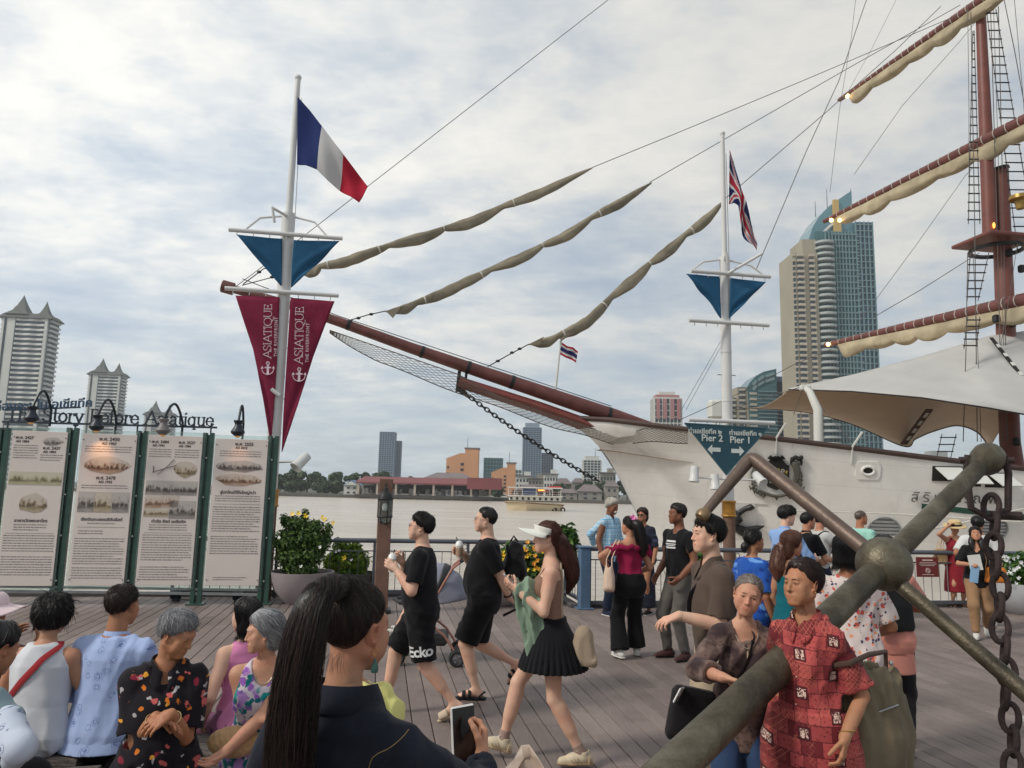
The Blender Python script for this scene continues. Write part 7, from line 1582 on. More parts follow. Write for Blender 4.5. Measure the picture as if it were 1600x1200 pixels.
	def shoe(s,kind,mat,sole=None,mat2=None):
		for sd in(-1,1):
			an,M=s.ffr(sd);q=s.s*(1.03 if s.sex=='m' else 1.04);T_=lambda p:an+M@(A3(p)*q);hh=max(s.hb*.5,.0045);up=M[:,2];zf=-.072
			if kind in('sneaker','leather','flat'):
				F=Fld();F.add(rc(T_((0,-.045,-.030)),T_((0,.05,-.038)),.036*q,.036*q),.02);F.add(rc(T_((0,.05,-.036)),T_((0,.135,-.05)),.036*q,.029*q),.02)
				F.add(rc(T_((0,.0,-.02)),T_((0,.06,-.025)),.036*q,.034*q),.02)
				if kind=='leather':F.add(rc(T_((0,.1,-.045)),T_((0,.17,-.058)),.03*q,.014*q),.02)
				if kind!='flat':F.add(rc(T_((0,-.012,.012)),T_((0,-.01,-.02)),.041*q,.04*q,None),.015);F.plane(T_((0,-.02,.022)),M@unit((0,.25,1)))
				else:F.plane(T_((0,0,-.022)),M@unit((0,-.28,1)))
				F.sub(rc(T_((0,-.012,-.0)),T_((0,-.012,.06)),.033*q,.034*q),.006);F.plane(T_((0,0,zf+.012)),-up);sh_=meshvf('shoe',[F.grid(hh)],mat,s.root)
				G_=Fld();G_.add(rc(T_((0,-.048,-.045)),T_((0,.06,-.045)),.041*q,.043*q),.02);G_.add(rc(T_((0,.06,-.045)),T_((0,.138 if kind!='leather' else.165,-.05)),.043*q,.034*q if kind!='leather' else.02*q),.02);G_.plane(T_((0,0,zf+(.018 if kind=='sneaker' else.010))),up);G_.plane(T_((0,0,zf)),-up);meshvf('sole',[G_.grid(hh)],sole or M_WHSOLE,sh_)
				if kind=='sneaker' and s.d<7:
					m=MB()
					for j in range(4):y=.035+.022*j;m.tube([T_((-.024,y,.004-.011*j)),T_((0,y+.004,.017-.012*j)),T_((.024,y,.004-.011*j))],.0036*q,5)
					for e in(-1,1):m.tube([T_((0,.03,.020)),T_((e*.022,.022,.046)),T_((e*.036,.036,.026)),T_((e*.008,.034,.018))],.0028*q,5)
					m.build('lace',mat2 or M_WHSOLE,sh_)['kind']='stuff';m=MB()
					for e in(-1,1):
						for j in range(3):y=.02+.022*j;m.bar(T_((e*.0385,y+.012,-.018-.006*j)),T_((e*.0445,y-.006,zf+.022)),.009*q,.004,up)
						m.bar(T_((e*.036,-.05,-.012)),T_((e*.040,-.045,zf+.02)),.012*q,.004,up)
					m.build('stripe',cloth('shoe_stripe',C(168,146,116),.1),sh_)['kind']='stuff'
			else:
				G_=Fld();G_.add(rc(T_((0,-.052,-.055)),T_((0,.06,-.055)),.041*q,.042*q),.02);G_.add(rc(T_((0,.06,-.055)),T_((0,.15,-.058)),.042*q,.038*q),.02);G_.plane(T_((0,0,zf+.006)),up);G_.plane(T_((0,0,zf-.016)),-up);sh_=meshvf('sandal',[G_.grid(hh)],sole or mat,s.root)
				bands=((.075,.155),)if kind=='slide' else((.045,.072),(.095,.125))
				for y0,y1 in bands:m=MB();m.grid(lambda u,v:Vector(T_((math.cos(math.pi*u)*.044,y0+(y1-y0)*v,zf+.008+math.sin(math.pi*u)**.7*(.062-.25*(y0-.045)-.12*(y1-y0)*v)))),14,4);solidify(m.build('strap',mat,sh_,60),.006)
				if kind=='strap':m=MB();m.tube([T_((-.036,-.02,zf+.01)),T_((-.036,-.05,-.03)),T_((0,-.075,-.022)),T_((.036,-.05,-.03)),T_((.036,-.02,zf+.01))],.008*q,6);m.build('strap',mat,sh_)
	def hair(s,style,mat,n=900,w=.0016,t=.013,lines=None,length=.07,fuzz=.004,extra=None,lump=.0025,whorl=(0,-.035,.12),down=.6,fwd=0.0,tie=None):
		zl=lines or[(-.13,-.075),(-.085,-.075),(-.045,-.042),(-.028,-.004),(.004,.005),(.030,.022),(.055,.054),(.075,.068),(.1,.072)];ys=[a for a,_ in zl];zz=[b for _,b in zl];F=Fld()
		E_=el((0,-.013,.033),(.0765,.0965,.0865))[0]
		def cap(X,Y,Z):q=Z-np.interp(Y,ys,zz)-.004*np.sin(X*160+Y*90)+0*X;return np.maximum(E_(X,Y,Z)-.001-t*(1-np.exp(-np.clip(q,0,1)/.020))*(1+.25*np.clip(Z/.12,0,1)),-q*.75)
		F.add((cap,np.array([-.13,-.16,-.17]),np.array([.13,.14,.18])),.01)
		if extra:extra(F)
		g=np.random.default_rng(s.seed);ph=g.uniform(0,6,4);F.disp(lambda X,Y,Z:lump*(np.sin(X*85+ph[0]+2*np.sin(Z*22))+np.sin(Y*75+ph[1]+X*40)+.7*np.sin(Z*60+ph[2]+Y*50))*.5)
		V_,f=F.grid(max(s.hh*1.1,.0032)/s.hs);s.HairF=F;hr_=meshvf('hair',[(s.hc+(V_*s.hs)@s.HM.T,f)],mat,s.root);s.hairo=hr_
		if n:s.strands(F,V_,mat,n,w,length,fuzz,whorl,down,fwd,tie,hr_)
		return hr_
	def strands(s,F,V_,mat,n,w,length,fuzz,whorl,down,fwd,tie,par):
		g=np.random.default_rng(s.seed+1);outer=V_[(F.pts(V_*1.0+unit((0,0,1))*0)<.02)];hs=s.HF.pts(outer);outer=outer[hs>.003];p=outer[g.integers(0,len(outer),n)].copy();K=9;st=length/K;path=[p.copy()];wh=A3(whorl)
		def grad(q):e=.003;b=F.pts(q);return b,np.stack([F.pts(q+np.array(d)*e)-b for d in((1,0,0),(0,1,0),(0,0,1))],1)/e
		jit=g.normal(size=(n,3))*.18;L_=(.6+.7*g.random(n))[:,None];off=fuzz*g.random(n)*(1+3.5*(g.random(n)<.05))
		for i in range(K):
			b,G_=grad(p);nr=G_/(np.linalg.norm(G_,axis=1)[:,None]+1e-9)
			if tie is not None:dr=A3(tie)-p
			else:dr=(p-wh)/(np.linalg.norm(p-wh,axis=1)[:,None]+.02)+np.array([0,fwd,-down])
			dr=dr/(np.linalg.norm(dr,axis=1)[:,None]+1e-9)+jit;dr-=nr*(dr*nr).sum(1)[:,None];dr/=np.linalg.norm(dr,axis=1)[:,None]+1e-9;p=p+dr*st*L_
			b=F.pts(p);tgt=.0006+off*((i+1)/K)**1.5*1.6;p=p-nr*np.clip(b-tgt,-.01,.006)[:,None];path.append(p.copy())
		pa=np.stack(path,1);s.ribbon('hair_strands',s.hc+((pa*s.hs)@s.HM.T),w,mat,par)
	def ribbon(s,name,pa,w,mat,par):
		"""pa (n,k,3): thin tapered three-sided locks"""
		n,K=pa.shape[:2];d=np.gradient(pa,axis=1);d/=np.linalg.norm(d,axis=2)[:,:,None]+1e-9;g=np.random.default_rng(5);r=g.normal(size=(n,1,3));x=np.cross(d,r);x/=np.linalg.norm(x,axis=2)[:,:,None]+1e-9;y=np.cross(d,x)
		tp=(w*np.minimum(1,np.linspace(.55,1.2,K))*np.clip((1-np.linspace(0,1,K)**3),.12,1))[None,:,None];rings=[pa+tp*(x*math.cos(a)+y*math.sin(a)*.7)for a in(0,2.09,4.19)];v=np.stack(rings,2).reshape(-1,3);o=(np.arange(n)[:,None]*K+np.arange(K-1)[None,:]).reshape(-1)*3
		f=np.concatenate([np.stack([o+i,o+(i+1)%3,o+3+(i+1)%3,o+3+i],1)for i in range(3)]).astype(np.int32);me=fast_mesh(name,v,f);me.polygons.foreach_set('use_smooth',np.ones(len(me.polygons),bool));ob=link(name,me,mat,par);ob['kind']='stuff';return ob
	def tail(s,path,rad,mat,n=500,w=.0016,wav=0.0,name='ponytail'):
		path=np.array([A3(p)for p in path]);u=np.linspace(0,len(path)-1,22);pc=np.stack([np.interp(u,range(len(path)),path[:,i])for i in range(3)],1)
		for _ in range(3):pc[1:-1]=(pc[:-2]+2*pc[1:-1]+pc[2:])/4
		rr_=np.interp(np.linspace(0,1,22),np.linspace(0,1,len(rad)),rad);F=Fld()
		for i in range(21):F.add(rc(pc[i],pc[i+1],rr_[i]*.8,rr_[i+1]*.8),.02)
		F.disp(folds(.004,s.seed,20,4));o=meshvf(name,[F.grid(max(s.hh*1.3,.004))],mat,s.hairo if getattr(s,'hairo',None)else s.root);g=np.random.default_rng(s.seed+9);d=np.gradient(pc,axis=0);d/=np.linalg.norm(d,axis=1)[:,None];x=np.cross(d,np.array([.3,.9,.1]));x/=np.linalg.norm(x,axis=1)[:,None];y=np.cross(d,x)
		a=g.uniform(0,6.28,n);q=np.sqrt(g.uniform(.35,1,n));a2=a[:,None]+.5*np.sin(np.linspace(0,5,22))[None,:]*g.normal(size=n)[:,None]*.5;rd=rr_[None,:]*q[:,None]*(1+.12*np.sin(np.linspace(0,9,22)[None,:]+g.uniform(0,6,n)[:,None]))
		pa=pc[None]+x[None]*(np.cos(a2)*rd)[:,:,None]+y[None]*(np.sin(a2)*rd)[:,:,None]+wav*np.sin(np.linspace(0,14,22)[None,:,None]+g.uniform(0,6,(n,1,1)))*x[None];s.ribbon('tail_strands',pa,w,mat,o if o else s.root);return o
	def glasses(s,dark=False):
		h=s.hs;t=thing('sunglasses' if dark else 'spectacles',s.k['specs'],'glasses',s.root.location,R(s.yaw));pts=[];m=MB();m2=MB()
		for sd in(-1,1):
			c=s.hp((sd*.032,.102,.002));m.torus(c,.0205*h,.0017*h,s.HM[:,1],18,5,(1.12,.82),up=s.HM[:,2]);m.tube([s.hp((sd*.055,.100,.008)),s.hp((sd*.078,.06,.009)),s.hp((sd*.083,-.005,.010)),s.hp((sd*.083,-.02,-.008))],.0016*h,5)
			m2.poly([Vector(c)+Vector(s.HM[:,0])*math.cos(a)*.022*h+Vector(s.HM[:,2])*math.sin(a)*.017*h for a in np.linspace(0,5.9,14)],s.HM[:,1],.001)
		m.tube([s.hp((-.012,.104,.006)),s.hp((0,.107,.008)),s.hp((.012,.104,.006))],.0017*h,5);m.build('rim',M_SPECT,t)
		m2.build('lens',plain('dark_lens',C(24,22,24),.1,.05)if dark else M_LENS,t)
	def tube_on(s,name,pts,r,mat,off=.004,flat=.35,fld=None,par=None,seg=6):
		"""a strap laid on the clothes: points pushed out to the surface"""
		F=fld or s.TF;pts=[A3(p)for p in pts];out=[]
		for i in range(len(pts)-1):
			for t in np.linspace(0,1,7,endpoint=i==len(pts)-2):out.append(pts[i]*(1-t)+pts[i+1]*t)
		q=np.array(out);c=s.pel+s.up*.3*s.s
		for _ in range(14):
			dv=F.pts(q);rad=q-(s.pel+np.outer((q-s.pel)@s.up,s.up));rad/=np.linalg.norm(rad,axis=1)[:,None]+1e-9;q=q+rad*np.clip(off-dv,-.03,.03)[:,None]*.8
		q[1:-1]=(q[:-2]+q[1:-1]*2+q[2:])/4;m=MB();m.tube([Vector(x)for x in q],r,seg,True,flat);return m.build(name,mat,par or s.root)
	def print_on(s,name,me,mat,o,xd,yd,n,fld,par,off=.003):
		"""flat lettering carried onto a cloth surface along -n"""
		bm=bmesh.new();bm.from_mesh(me);bmesh.ops.triangulate(bm,faces=bm.faces);bmesh.ops.subdivide_edges(bm,edges=bm.edges,cuts=2,use_grid_fill=True);bm.to_mesh(me);bm.free();v=np.zeros(len(me.vertices)*3,f32);me.vertices.foreach_get('co',v);v=v.reshape(-1,3).astype(float);o,xd,yd,n=A3(o),unit(xd),unit(yd),unit(n);q=o+v[:,:1]*xd+v[:,1:2]*yd+n*.12;base=q.copy()
		for _ in range(40):d=fld.pts(q);q=q-n*np.clip(d,-.02,.02)[:,None]*.7
		q=q+n*(off+v[:,2:3]);me.vertices.foreach_set('co',q.astype(f32).ravel());me.update();return link(name,me,mat,par)
SK_L=('skin_light',C(214,174,150),0);SK_M=('skin_medium',C(184,136,108),0);SK_T=('skin_tan',C(168,118,88),0);SK_D=('skin_deep',C(128,86,64),0);SK_OL=('skin_aged_light',C(196,148,122),.6);SK_OT=('skin_aged_tan',C(176,126,94),.8)
H_BLK=m_hair('hair_black',C(26,22,22));H_DBR=m_hair('hair_dark_brown',C(48,34,30));H_BR=m_hair('hair_brown',C(92,58,44));H_CH=m_hair('hair_chestnut',C(84,48,40));H_GR=m_hair('hair_grey',C(128,128,132),C(186,186,190));H_WH=m_hair('hair_white',C(196,190,178),C(226,222,214));H_SALT=m_hair('hair_thin_grey',C(108,98,92),C(156,146,138))
def TX(*a):return text_mesh(*a)
BLK=cloth('black_jersey',C(24,24,27),.2);BLK2=cloth('black_twill',C(20,20,23),.2)
p=Person('person in black tee and black shorts with white script, stirring a cup',660,6.33,92,1.605,'m',1.1,lean=2,head=(4,6,0),skin=SK_L,hairmat=H_BLK,belly=.012,walk=1,la=(-.15,.20,1.165),ra=(.05,.17,1.20),la_pole=(-.5,-.5,-1),ra_pole=(.8,-.4,-.8),lh=dict(f=(.12,.75,.5),n=(.95,.1,-.1),curl=.55,thumb=.6),rh=dict(f=(-.35,.6,.6),n=(-.6,-.6,0),curl=.75,thumb=.8),lf=(-.09,-.30,.135),lt=(-2,-24),rf=(.10,.26,.10),rt=(0,6),barefoot=1,specs='thin rimmed spectacles worn by the man stirring his cup',cheek=1.3)
P10=p;p.top('tee',BLK,-.10,.021,.80,(.024,.042),.062,.022);p.legs('shorts',BLK2,.93,(.03,.05),.12,.005,.02);p.shoe('slide',cloth('slipper_cream',C(196,178,156),.1,.7),cloth('slipper_cream',C(196,178,156),.1,.7));p.hair('short',H_BLK,1300,.0016,.020,None,.06,.006,fwd=.5);p.glasses()
h,kn,an=p.leg[-1];sd_=unit(kn-h);o=h+sd_*.285;p.print_on('script_print',text_mesh('Ecko',.108,.0,'CENTER',.95,.003),plain('script_white',C(214,214,214),.7),o+np.array([0,0.015,0]),(0,-1,0.12),-sd_,(-1,0,0),p.LF,p.root,.006)
g=p.grip(-1,(.01,.06,.05))
def cup(label,w,tilt=(0,0),tall=.13,r=.036,straw=(.3,.1)):
	t=thing('takeaway_cup',label,'cup',w,0,'takeaway cups in hands');m=MB();m.lathe((0,0,-tall*.55),[(.001,0),(r*.74,0),(r*.8,tall*.1),(r*1.0,tall*.72),(r*1.0,tall*.74)],20);m.build('cup_wall',plain('cup_clear',C(206,196,186),.25,.05),t)
	m=MB();m.lathe((0,0,-tall*.55),[(r*1.04,tall*.73),(r*1.04,tall*.77),(r*.98,tall*.8),(r*.85,tall*.95),(r*.5,tall*1.04),(.001,tall*1.06)],20);m.build('lid',plain('cup_lid',C(224,222,220),.2,.04),t);m=MB();m.lathe((0,0,-tall*.55),[(r*.82,tall*.12),(r*.98,tall*.62),(.001,tall*.62)],18);m.build('drink',plain('milk_tea',C(170,140,116),.4),t);m=MB();m.tube([(0,0,tall*.3),(straw[0]*.05,straw[1]*.05,tall*.72)],.0042,6);m.build('straw',M_DARK,t);return t
cup('clear takeaway cup with a dome lid stirred by the man in script shorts',p.W(g)+Vector((0,0,.02)),tall=.14)
p=Person('person in plain black tee and shorts holding a cup, arm behind back',757,6.98,91,1.655,'m',1.14,lean=-1,head=(2,3,0),skin=SK_L,hairmat=H_BLK,belly=.028,walk=1,la=(-.05,-.24,.83),ra=(.14,.20,1.22),la_pole=(-.6,-.8,.0),ra_pole=(1,-.3,-.8),lh=dict(f=(.75,-.3,-.35),n=(.2,-.8,.4),curl=.5),rh=dict(f=(-.2,.9,.35),n=(-.8,.2,.1),curl=.6,thumb=.5),lf=(-.09,.04,.088),lt=(-3,0),rf=(.10,-.30,.27),rt=(0,-48),rf_pole=(.1,1,.0),barefoot=1,specs='wire spectacles worn by the man with the closely cropped hair',cheek=1.6,jaw=1.06)
P11=p;p.top('tee',BLK,-.10,.022,.85,(.024,.042),.062,.022);p.legs('shorts',BLK2,.95,(.032,.055),.12,.005,.022);p.shoe('strap',cloth('sandal_black',C(30,32,38),.2,.6));p.hair('short',H_BLK,700,.0013,.009,[(-.13,-.06),(-.085,-.06),(-.045,-.035),(-.03,-.002),(.012,.008),(.028,.03),(.045,.065),(.07,.082),(.1,.088)],.03,.003,fwd=.3);p.glasses()
g=p.grip(1,(.01,.06,.05));cup('milky takeaway cup with a black straw held by the cropped haired man',p.W(g)+Vector((0,0,.02)),tall=.15,straw=(-.6,-.2))
p=Person('person with white sun visor, beige camisole and pleated black skirt',862,5.4,91,1.60,'f',.95,lean=2,head=(3,-1,0),skin=SK_L,hairmat=H_CH,walk=1,la=(-.10,.235,1.13),ra=(.02,.24,1.12),la_pole=(-.25,-.3,-1),ra_pole=(.6,-.2,-1),lh=dict(f=(.25,.75,.45),n=(.5,-.4,.6),curl=.45,thumb=.6),rh=dict(f=(-.25,.8,.4),n=(-.5,-.4,.6),curl=.45,thumb=.6),lf=(-.09,-.21,.087),lt=(2,0),rf=(.07,.31,.115),rt=(0,16),rf_pole=(0,1,.2),lf_pole=(0,1,0))
P12=p;TAUPE=cloth('camisole_beige',C(134,104,88),.06);p.top('camisole',TAUPE,-.05,.008,0,0,.06,0,.0015,'strap')
for sd in(-1,1):p.tube_on('strap',[p.pel+p.up*.40+p.rt*sd*.06+p.fw*.12,p.sh[sd]-p.rt*sd*.045+p.up*.05,p.pel+p.up*.40+p.rt*sd*.06-p.fw*.12],.004,TAUPE,.002,.5,p.F)
p.skirt('skirt',cloth('pleated_black',C(22,22,26),.15),[-.235,-.18,-.02,.10,.135],[.262,.25,.205,.152,.150],[.245,.23,.168,.120,.116],[-.02,-.02,-.014,0,0],(.085,34,.05,.2),.004)
p.shoe('sneaker',cloth('sneaker_cream',C(206,192,166),.1,.7),plain('sneaker_sole',C(176,152,122),.6));
for sd in(-1,1):
	h,kn,an=p.leg[sd];ax=unit(an-kn);F=Fld();F.add(rc(an-ax*.075,an+ax*.01,.0375,.037,True),.01);F.plane(an-ax*.07,-ax);meshvf('sock',[F.grid(.006)],cloth('sock_taupe',C(158,132,122),.1),p.root)
p.hair('long',H_CH,1400,.0016,.013,None,.10,.004,tie=(0,-.105,-.02),extra=lambda F:F.add(el((0,-.06,-.02),(.062,.045,.055)),.03))
hb=p.hp((0,-.10,-.01));p.tail([p.hp((0,-.07,.01)),hb,p.hp((0,-.135,-.07)),hb+np.array([.0,-.085,-.16]),hb+np.array([0,-.105,-.26]),hb+np.array([0,-.065,-.37])],[.042,.048,.052,.055,.046,.010],H_CH,1100,.0016,.010)
vz=thing('sun_visor','white wide brimmed sun visor on the woman walking left','visor',p.pos,R(p.yaw));m=MB()
def vis(u,v):a=R(-98+196*u);rx,ry=.089+.006*v,.106+.006*v;return Vector(p.hp((math.sin(a)*rx,-.012+math.cos(a)*ry,.040+.050*v+.030*math.cos(a)-.012)))
m.grid(vis,36,5);solidify(m.build('band',plain('visor_white',C(222,222,214),.5,.03),vz,60),.004)
def brim(u,v):a=R(-84+168*u);k_=.135*v*max(0,math.cos(a*1.03))**.6;return Vector(p.hp((math.sin(a)*(.0935+k_*.42),-.012+math.cos(a)*.111+k_,.030+.038*math.cos(a)-.045*(math.sin(a)**2)*v+.012*v)))
m=MB();m.grid(brim,36,10);solidify(m.build('brim',plain('visor_white',C(222,222,214),.5,.03),vz,60),.003)
def phone(label,w,M3,screen=True,size=(.075,.155,.009),group='phones in hands',body=None):
	t=thing('mobile_phone',label,'phone',w,0,group);Mx=Matrix(M3);m=MB();m.box((0,0,0),size,Mx,.004);m.build('case',body or plain('phone_case',C(196,194,192),.4),t,0);m=MB();m.box(Mx@Vector((0,0,size[2]/2+.0006)),(size[0]*.93,size[1]*.95,.001),Mx);m.build('screen',plain('phone_glass',C(26,27,30),.12,.15),t,0);m=MB();m.box(Mx@Vector((size[0]*.25,size[1]*.36,-size[2]/2-.0012)),(size[0]*.4,size[1]*.18,.003),Mx,.001);m.build('camera_bump',M_DARK,t,0);return t
g=(p.grip(-1,(.02,.07,.035))+p.grip(1,(.02,.07,.035)))/2;RY=Matrix.Rotation(R(p.yaw),3,'Z')
phone('pale mobile phone in the hands of the woman in the visor',p.W(g),RY@Matrix.Rotation(R(38),3,'X'))
SAGE=cloth('jacket_sage',C(128,148,128),.12);jk=thing('jacket','sage green jacket draped over the forearm of the woman in the visor','jacket',p.pos,R(p.yaw));a,e,w=p.arm[-1];F=Fld();c=e*.45+w*.55
F.add(rc(e*.7+w*.3+np.array([.04,.02,0]),w*.9+e*.1+np.array([.05,.0,.01]),.052,.058),.03);F.add(loft(c+np.array([.05,-.02,0]),np.eye(3),[-.42,-.3,-.1,.03],[.03,.036,.05,.05],[.05,.075,.075,.05],[-.05,-.04,-.01,0],None,(.3,9,.1,.1)),.05);F.add(rc(w+np.array([.01,-.03,.005]),w+np.array([.03,-.07,.05]),.045,.04),.03);F.disp(folds(.030,5,26,10));meshvf('jacket_cloth',[F.grid(.008)],SAGE,jk)
STR=cloth('bag_beige',C(166,148,128),.08);bg=thing('shoulder_bag','soft beige shoulder bag swinging behind the woman in the visor','bag',p.pos,R(p.yaw));bc=np.array([-.12,-.20,.80]);F=Fld();F.add(loft(bc,rot(0,0,80),[-.15,-.12,.05,.12],[.07,.085,.075,.035],[.028,.036,.03,.016],None,None,(.2,7,.05,.2),2.6),.02);F.disp(folds(.018,8,20,8));meshvf('pouch',[F.grid(.008)],STR,bg)
p.tube_on('bag_strap',[p.neck+np.array([.06,-.0,-.0])+p.up*.02,p.sh[-1]*.5+p.neck*.5-p.fw*.06,p.pel+p.up*.30-p.fw*.10-p.rt*.08,p.pel+p.up*.13-p.fw*.10-p.rt*.11],.008,STR,.010,.4,p.F,bg)
m=MB();q_=p.pel+p.up*.14-p.fw*.105-p.rt*.125;m.tube([q_,q_*.5+bc*.5+np.array([-.01,-.02,.06]),bc+np.array([0,0,.10])],.007,6,True,.5);m.build('bag_strap',STR,bg)
NAVY=cloth('navy_cotton',C(34,42,62),.2)
p=Person('person with white hair in a blue checked shirt leaning on the railing',951,11.75,-138,1.74,'m',.95,lean=2,head=(0,-12,0),skin=SK_D,hairmat=H_WH,ra=None,la=(-.2,.22,1.05),twist=6,lt=(8,0),rt=(-10,0),rf=(.12,.06,.075),lf=(-.08,-.02,.075),age=.5)
p.k['ra']=p.L(928,853,11.9);p.rig();PL=m_plaid();p.top('shirt',PL,-.12,.024,1.9,(.024,.022),.062,.025,neck='collar');p.collar(PL,None);p.legs('jeans',NAVY,1.95,(.024,.03));p.shoe('sneaker',NAVY);p.hair('short',H_WH,500,.002,.017,None,.05,.008);
m=MB();m.ball(p.hp((0,.085,-.07)),.03,12,8,(1.1,.9,.8));m.build('beard',H_WH,p.root)
p=Person('person in dark sunglasses and a long dark floral dress at the railing',1006,11.9,138,1.60,'f',1.12,head=(8,0,0),skin=SK_T,hairmat=H_DBR,specs='black sunglasses on the woman in the dark floral dress')
DKF=floral('dark_floral',C(38,40,54),[C(92,98,122),C(70,78,108)],9,.3);p.top('bodice',DKF,-.1,.02,.95,(.026,.03),.064,.02);p.skirt('dress',DKF,[-.78,-.6,-.3,-.1,.1],[.20,.2,.19,.18,.15],[.17,.17,.15,.13,.11]);p.shoe('flat',cloth('shoe_black',C(26,24,26)));p.glasses(True);p.hair('long',H_DBR,400,.002,.022,None,.1,.006,extra=lambda F:F.add(el((0,-.055,-.04),(.088,.062,.10)),.03))
p=Person('person in magenta off-shoulder blouse and black trousers seen from behind',985,8.7,12,1.555,'f',1.04,lean=2,head=(24,0,0),skin=SK_M,hairmat=H_BLK,la=(-.235,.06,.96),ra=(.17,.20,.92),la_pole=(-1,-.4,0),lf=(-.12,-.0,.08),rf=(.13,.14,.08),lt=(14,0),rt=(-14,0),lh=dict(f=(-.1,.5,-.8),n=(1,0,0),curl=.4))
MAG=cloth('magenta_crepe',C(140,26,66),.16);P14=p;p.top('blouse',MAG,.075,.022,.55,(.03,.045),.07,.01,.006,'off',puff=.012)
F=Fld();
for k_ in range(26):a=k_*2*math.pi/26;c=p.pel+p.up*.445*p.s+p.rt*math.cos(a)*.205+p.fw*math.sin(a)*.115-p.fw*.01;F.add(el(c+np.array([0,0,.012*math.sin(k_*2.4)]),(.03,.026,.034)),.02)
F.sub(el(p.pel+p.up*.48*p.s,(.185,.095,.06)),.01);meshvf('ruffle',[F.grid(.013)],MAG,p.root)
p.legs('trousers',BLK2,1.97,(.022,.03),.13,.004,.018,.028,.105);p.shoe('sneaker',cloth('sneaker_white',C(206,204,198),.06));p.hair('pony',H_BLK,700,.002,.012,None,.09,.003,tie=(0,-.10,.055),extra=lambda F:F.add(el((0,-.095,.06),(.034,.032,.034)),.02))
hb=p.hp((0,-.11,.05));rr_=np.array([math.cos(R(0)),0,0]);p.tail([hb,hb+np.array([.02,-.045,-.02]),hb+np.array([.05,-.05,-.14]),hb+np.array([.085,-.055,-.27]),hb+np.array([.08,-.03,-.38])],[.04,.055,.06,.055,.012],H_BLK,500,.002,.008)
fl=thing('hair_flower','pink flower clipped in the dark hair of the woman in magenta','flower',p.W(p.hp((-.015,-.09,.115))));flowers(fl,plain('pink_petal',C(226,120,176),.5),[(0,0,0),(.012,-.01,-.004)],.04,'petal')
CRM=cloth('bag_cream',C(206,180,160),.06,.6)
def tote(label,p,c,w,h,th,mat,strap_to,name='tote_bag',cat='bag',M3=None,taper=.8,fold=.006,res=None,grp=None):
	t=thing(name,label,cat,p.pos,R(p.yaw),grp);M3=np.eye(3)if M3 is None else M3;F=Fld();F.add(loft(c,M3,[-h,-h*.9,-h*.45,0],[w*.46,w*.5,w*.5*(1+taper)/2,w*.5*taper],[th*.42,th*.5,th*.5,th*.28],None,None,None,3.2),.01);F.disp(folds(fold,p.seed+5,14,10));F.sub(loft(c+M3[:,2]*.01,M3,[-.05,.05],[w*.5*taper-.006,w*.5*taper-.004],[th*.24,th*.26],None,None,None,3.0),.004);o=meshvf('bag_body',[F.grid(res or p.hb*.7)],mat,t)
	for sg in(-1,1):
		a=c+M3[:,0]*sg*w*.26*taper+M3[:,1]*th*.2;b=c-M3[:,0]*0+M3[:,1]*0;m=MB()
		m.tube([c+M3[:,0]*w*.26*taper+M3[:,1]*sg*th*.24-M3[:,2]*.03,c+M3[:,0]*w*.2*taper+M3[:,1]*sg*th*.22+M3[:,2]*.06,strap_to+M3[:,0]*.02+M3[:,1]*sg*.018,strap_to-M3[:,0]*.02+M3[:,1]*sg*.018,c-M3[:,0]*w*.2*taper+M3[:,1]*sg*th*.22+M3[:,2]*.06,c-M3[:,0]*w*.26*taper+M3[:,1]*sg*th*.24-M3[:,2]*.03],.009,6,True,.5);m.build('handle',mat,t)
	return t
tote('cream leather tote bag hanging at the side of the woman in magenta',p,np.array([-.27,-.05,1.02]),.30,.29,.13,CRM,p.sh[-1]+np.array([-.015,-.03,.065]),M3=rot(0,10,70),taper=.78)
p=Person('person in a black tee with white chest stripes and grey trousers standing by the rail',1062,8.75,118,1.71,'m',1.0,lean=1,head=(-14,2,0),skin=SK_D,hairmat=H_BLK,la=(-.19,.16,.90),la_pole=(-.6,-1,0),ra=(.2,.16,.9),lf=(-.11,.02,.078),rf=(.11,.08,.078),lt=(10,0),rt=(-14,0),lh=dict(f=(.3,.6,-.6),n=(.8,0,.4),curl=.6),jaw=1.05)
p.top('tee',BLK,-.08,.016,.62,(.018,.026),.06,.012);p.legs('trousers',cloth('trouser_grey',C(92,88,84),.14),1.95,(.018,.022));p.shoe('leather',cloth('shoe_brown',C(70,44,42),.2,.4),M_DARK);p.hair('short',H_BLK,500,.002,.013,None,.04,.004)
for z_,w_,h_ in((.405,.15,.020),(.375,.16,.010),(.358,.14,.008),(.335,.15,.018)):
	me=MB().grid(lambda u,v:Vector(((u-.5)*w_,(v-.5)*h_,0)),14,2).mesh('stripe',0);p.print_on('chest_stripe',me,plain('script_white',C(214,214,214),.7),p.pel+p.up*z_*p.s,p.rt,p.up,p.fw,p.TF,p.root)
BRN=cloth('shirt_brown',C(88,74,66),.12)
p=Person('person in a brown collared shirt holding one arm out to the side',1118,4.8,98,1.68,'m',.92,lean=3,head=(2,2,0),skin=SK_L,hairmat=H_BLK,la=(0,.3,1.05),la_pole=(-.2,-.9,-.5),ra=(.22,.0,.82),walk=1,lf=(-.1,.14,.08),rf=(.1,-.12,.1),lh=dict(f=(.1,.95,-.3),n=(.2,-.3,-.9),curl=[.25,.35,.42,.5],thumb=.2),twist=0,jaw=1.05)
p.k['la']=p.L(1062,962,4.62);p.rig();p.root;
for o in[o for o in p.root.children]:bpy.data.objects.remove(o)
p.skin_mesh();P17=p
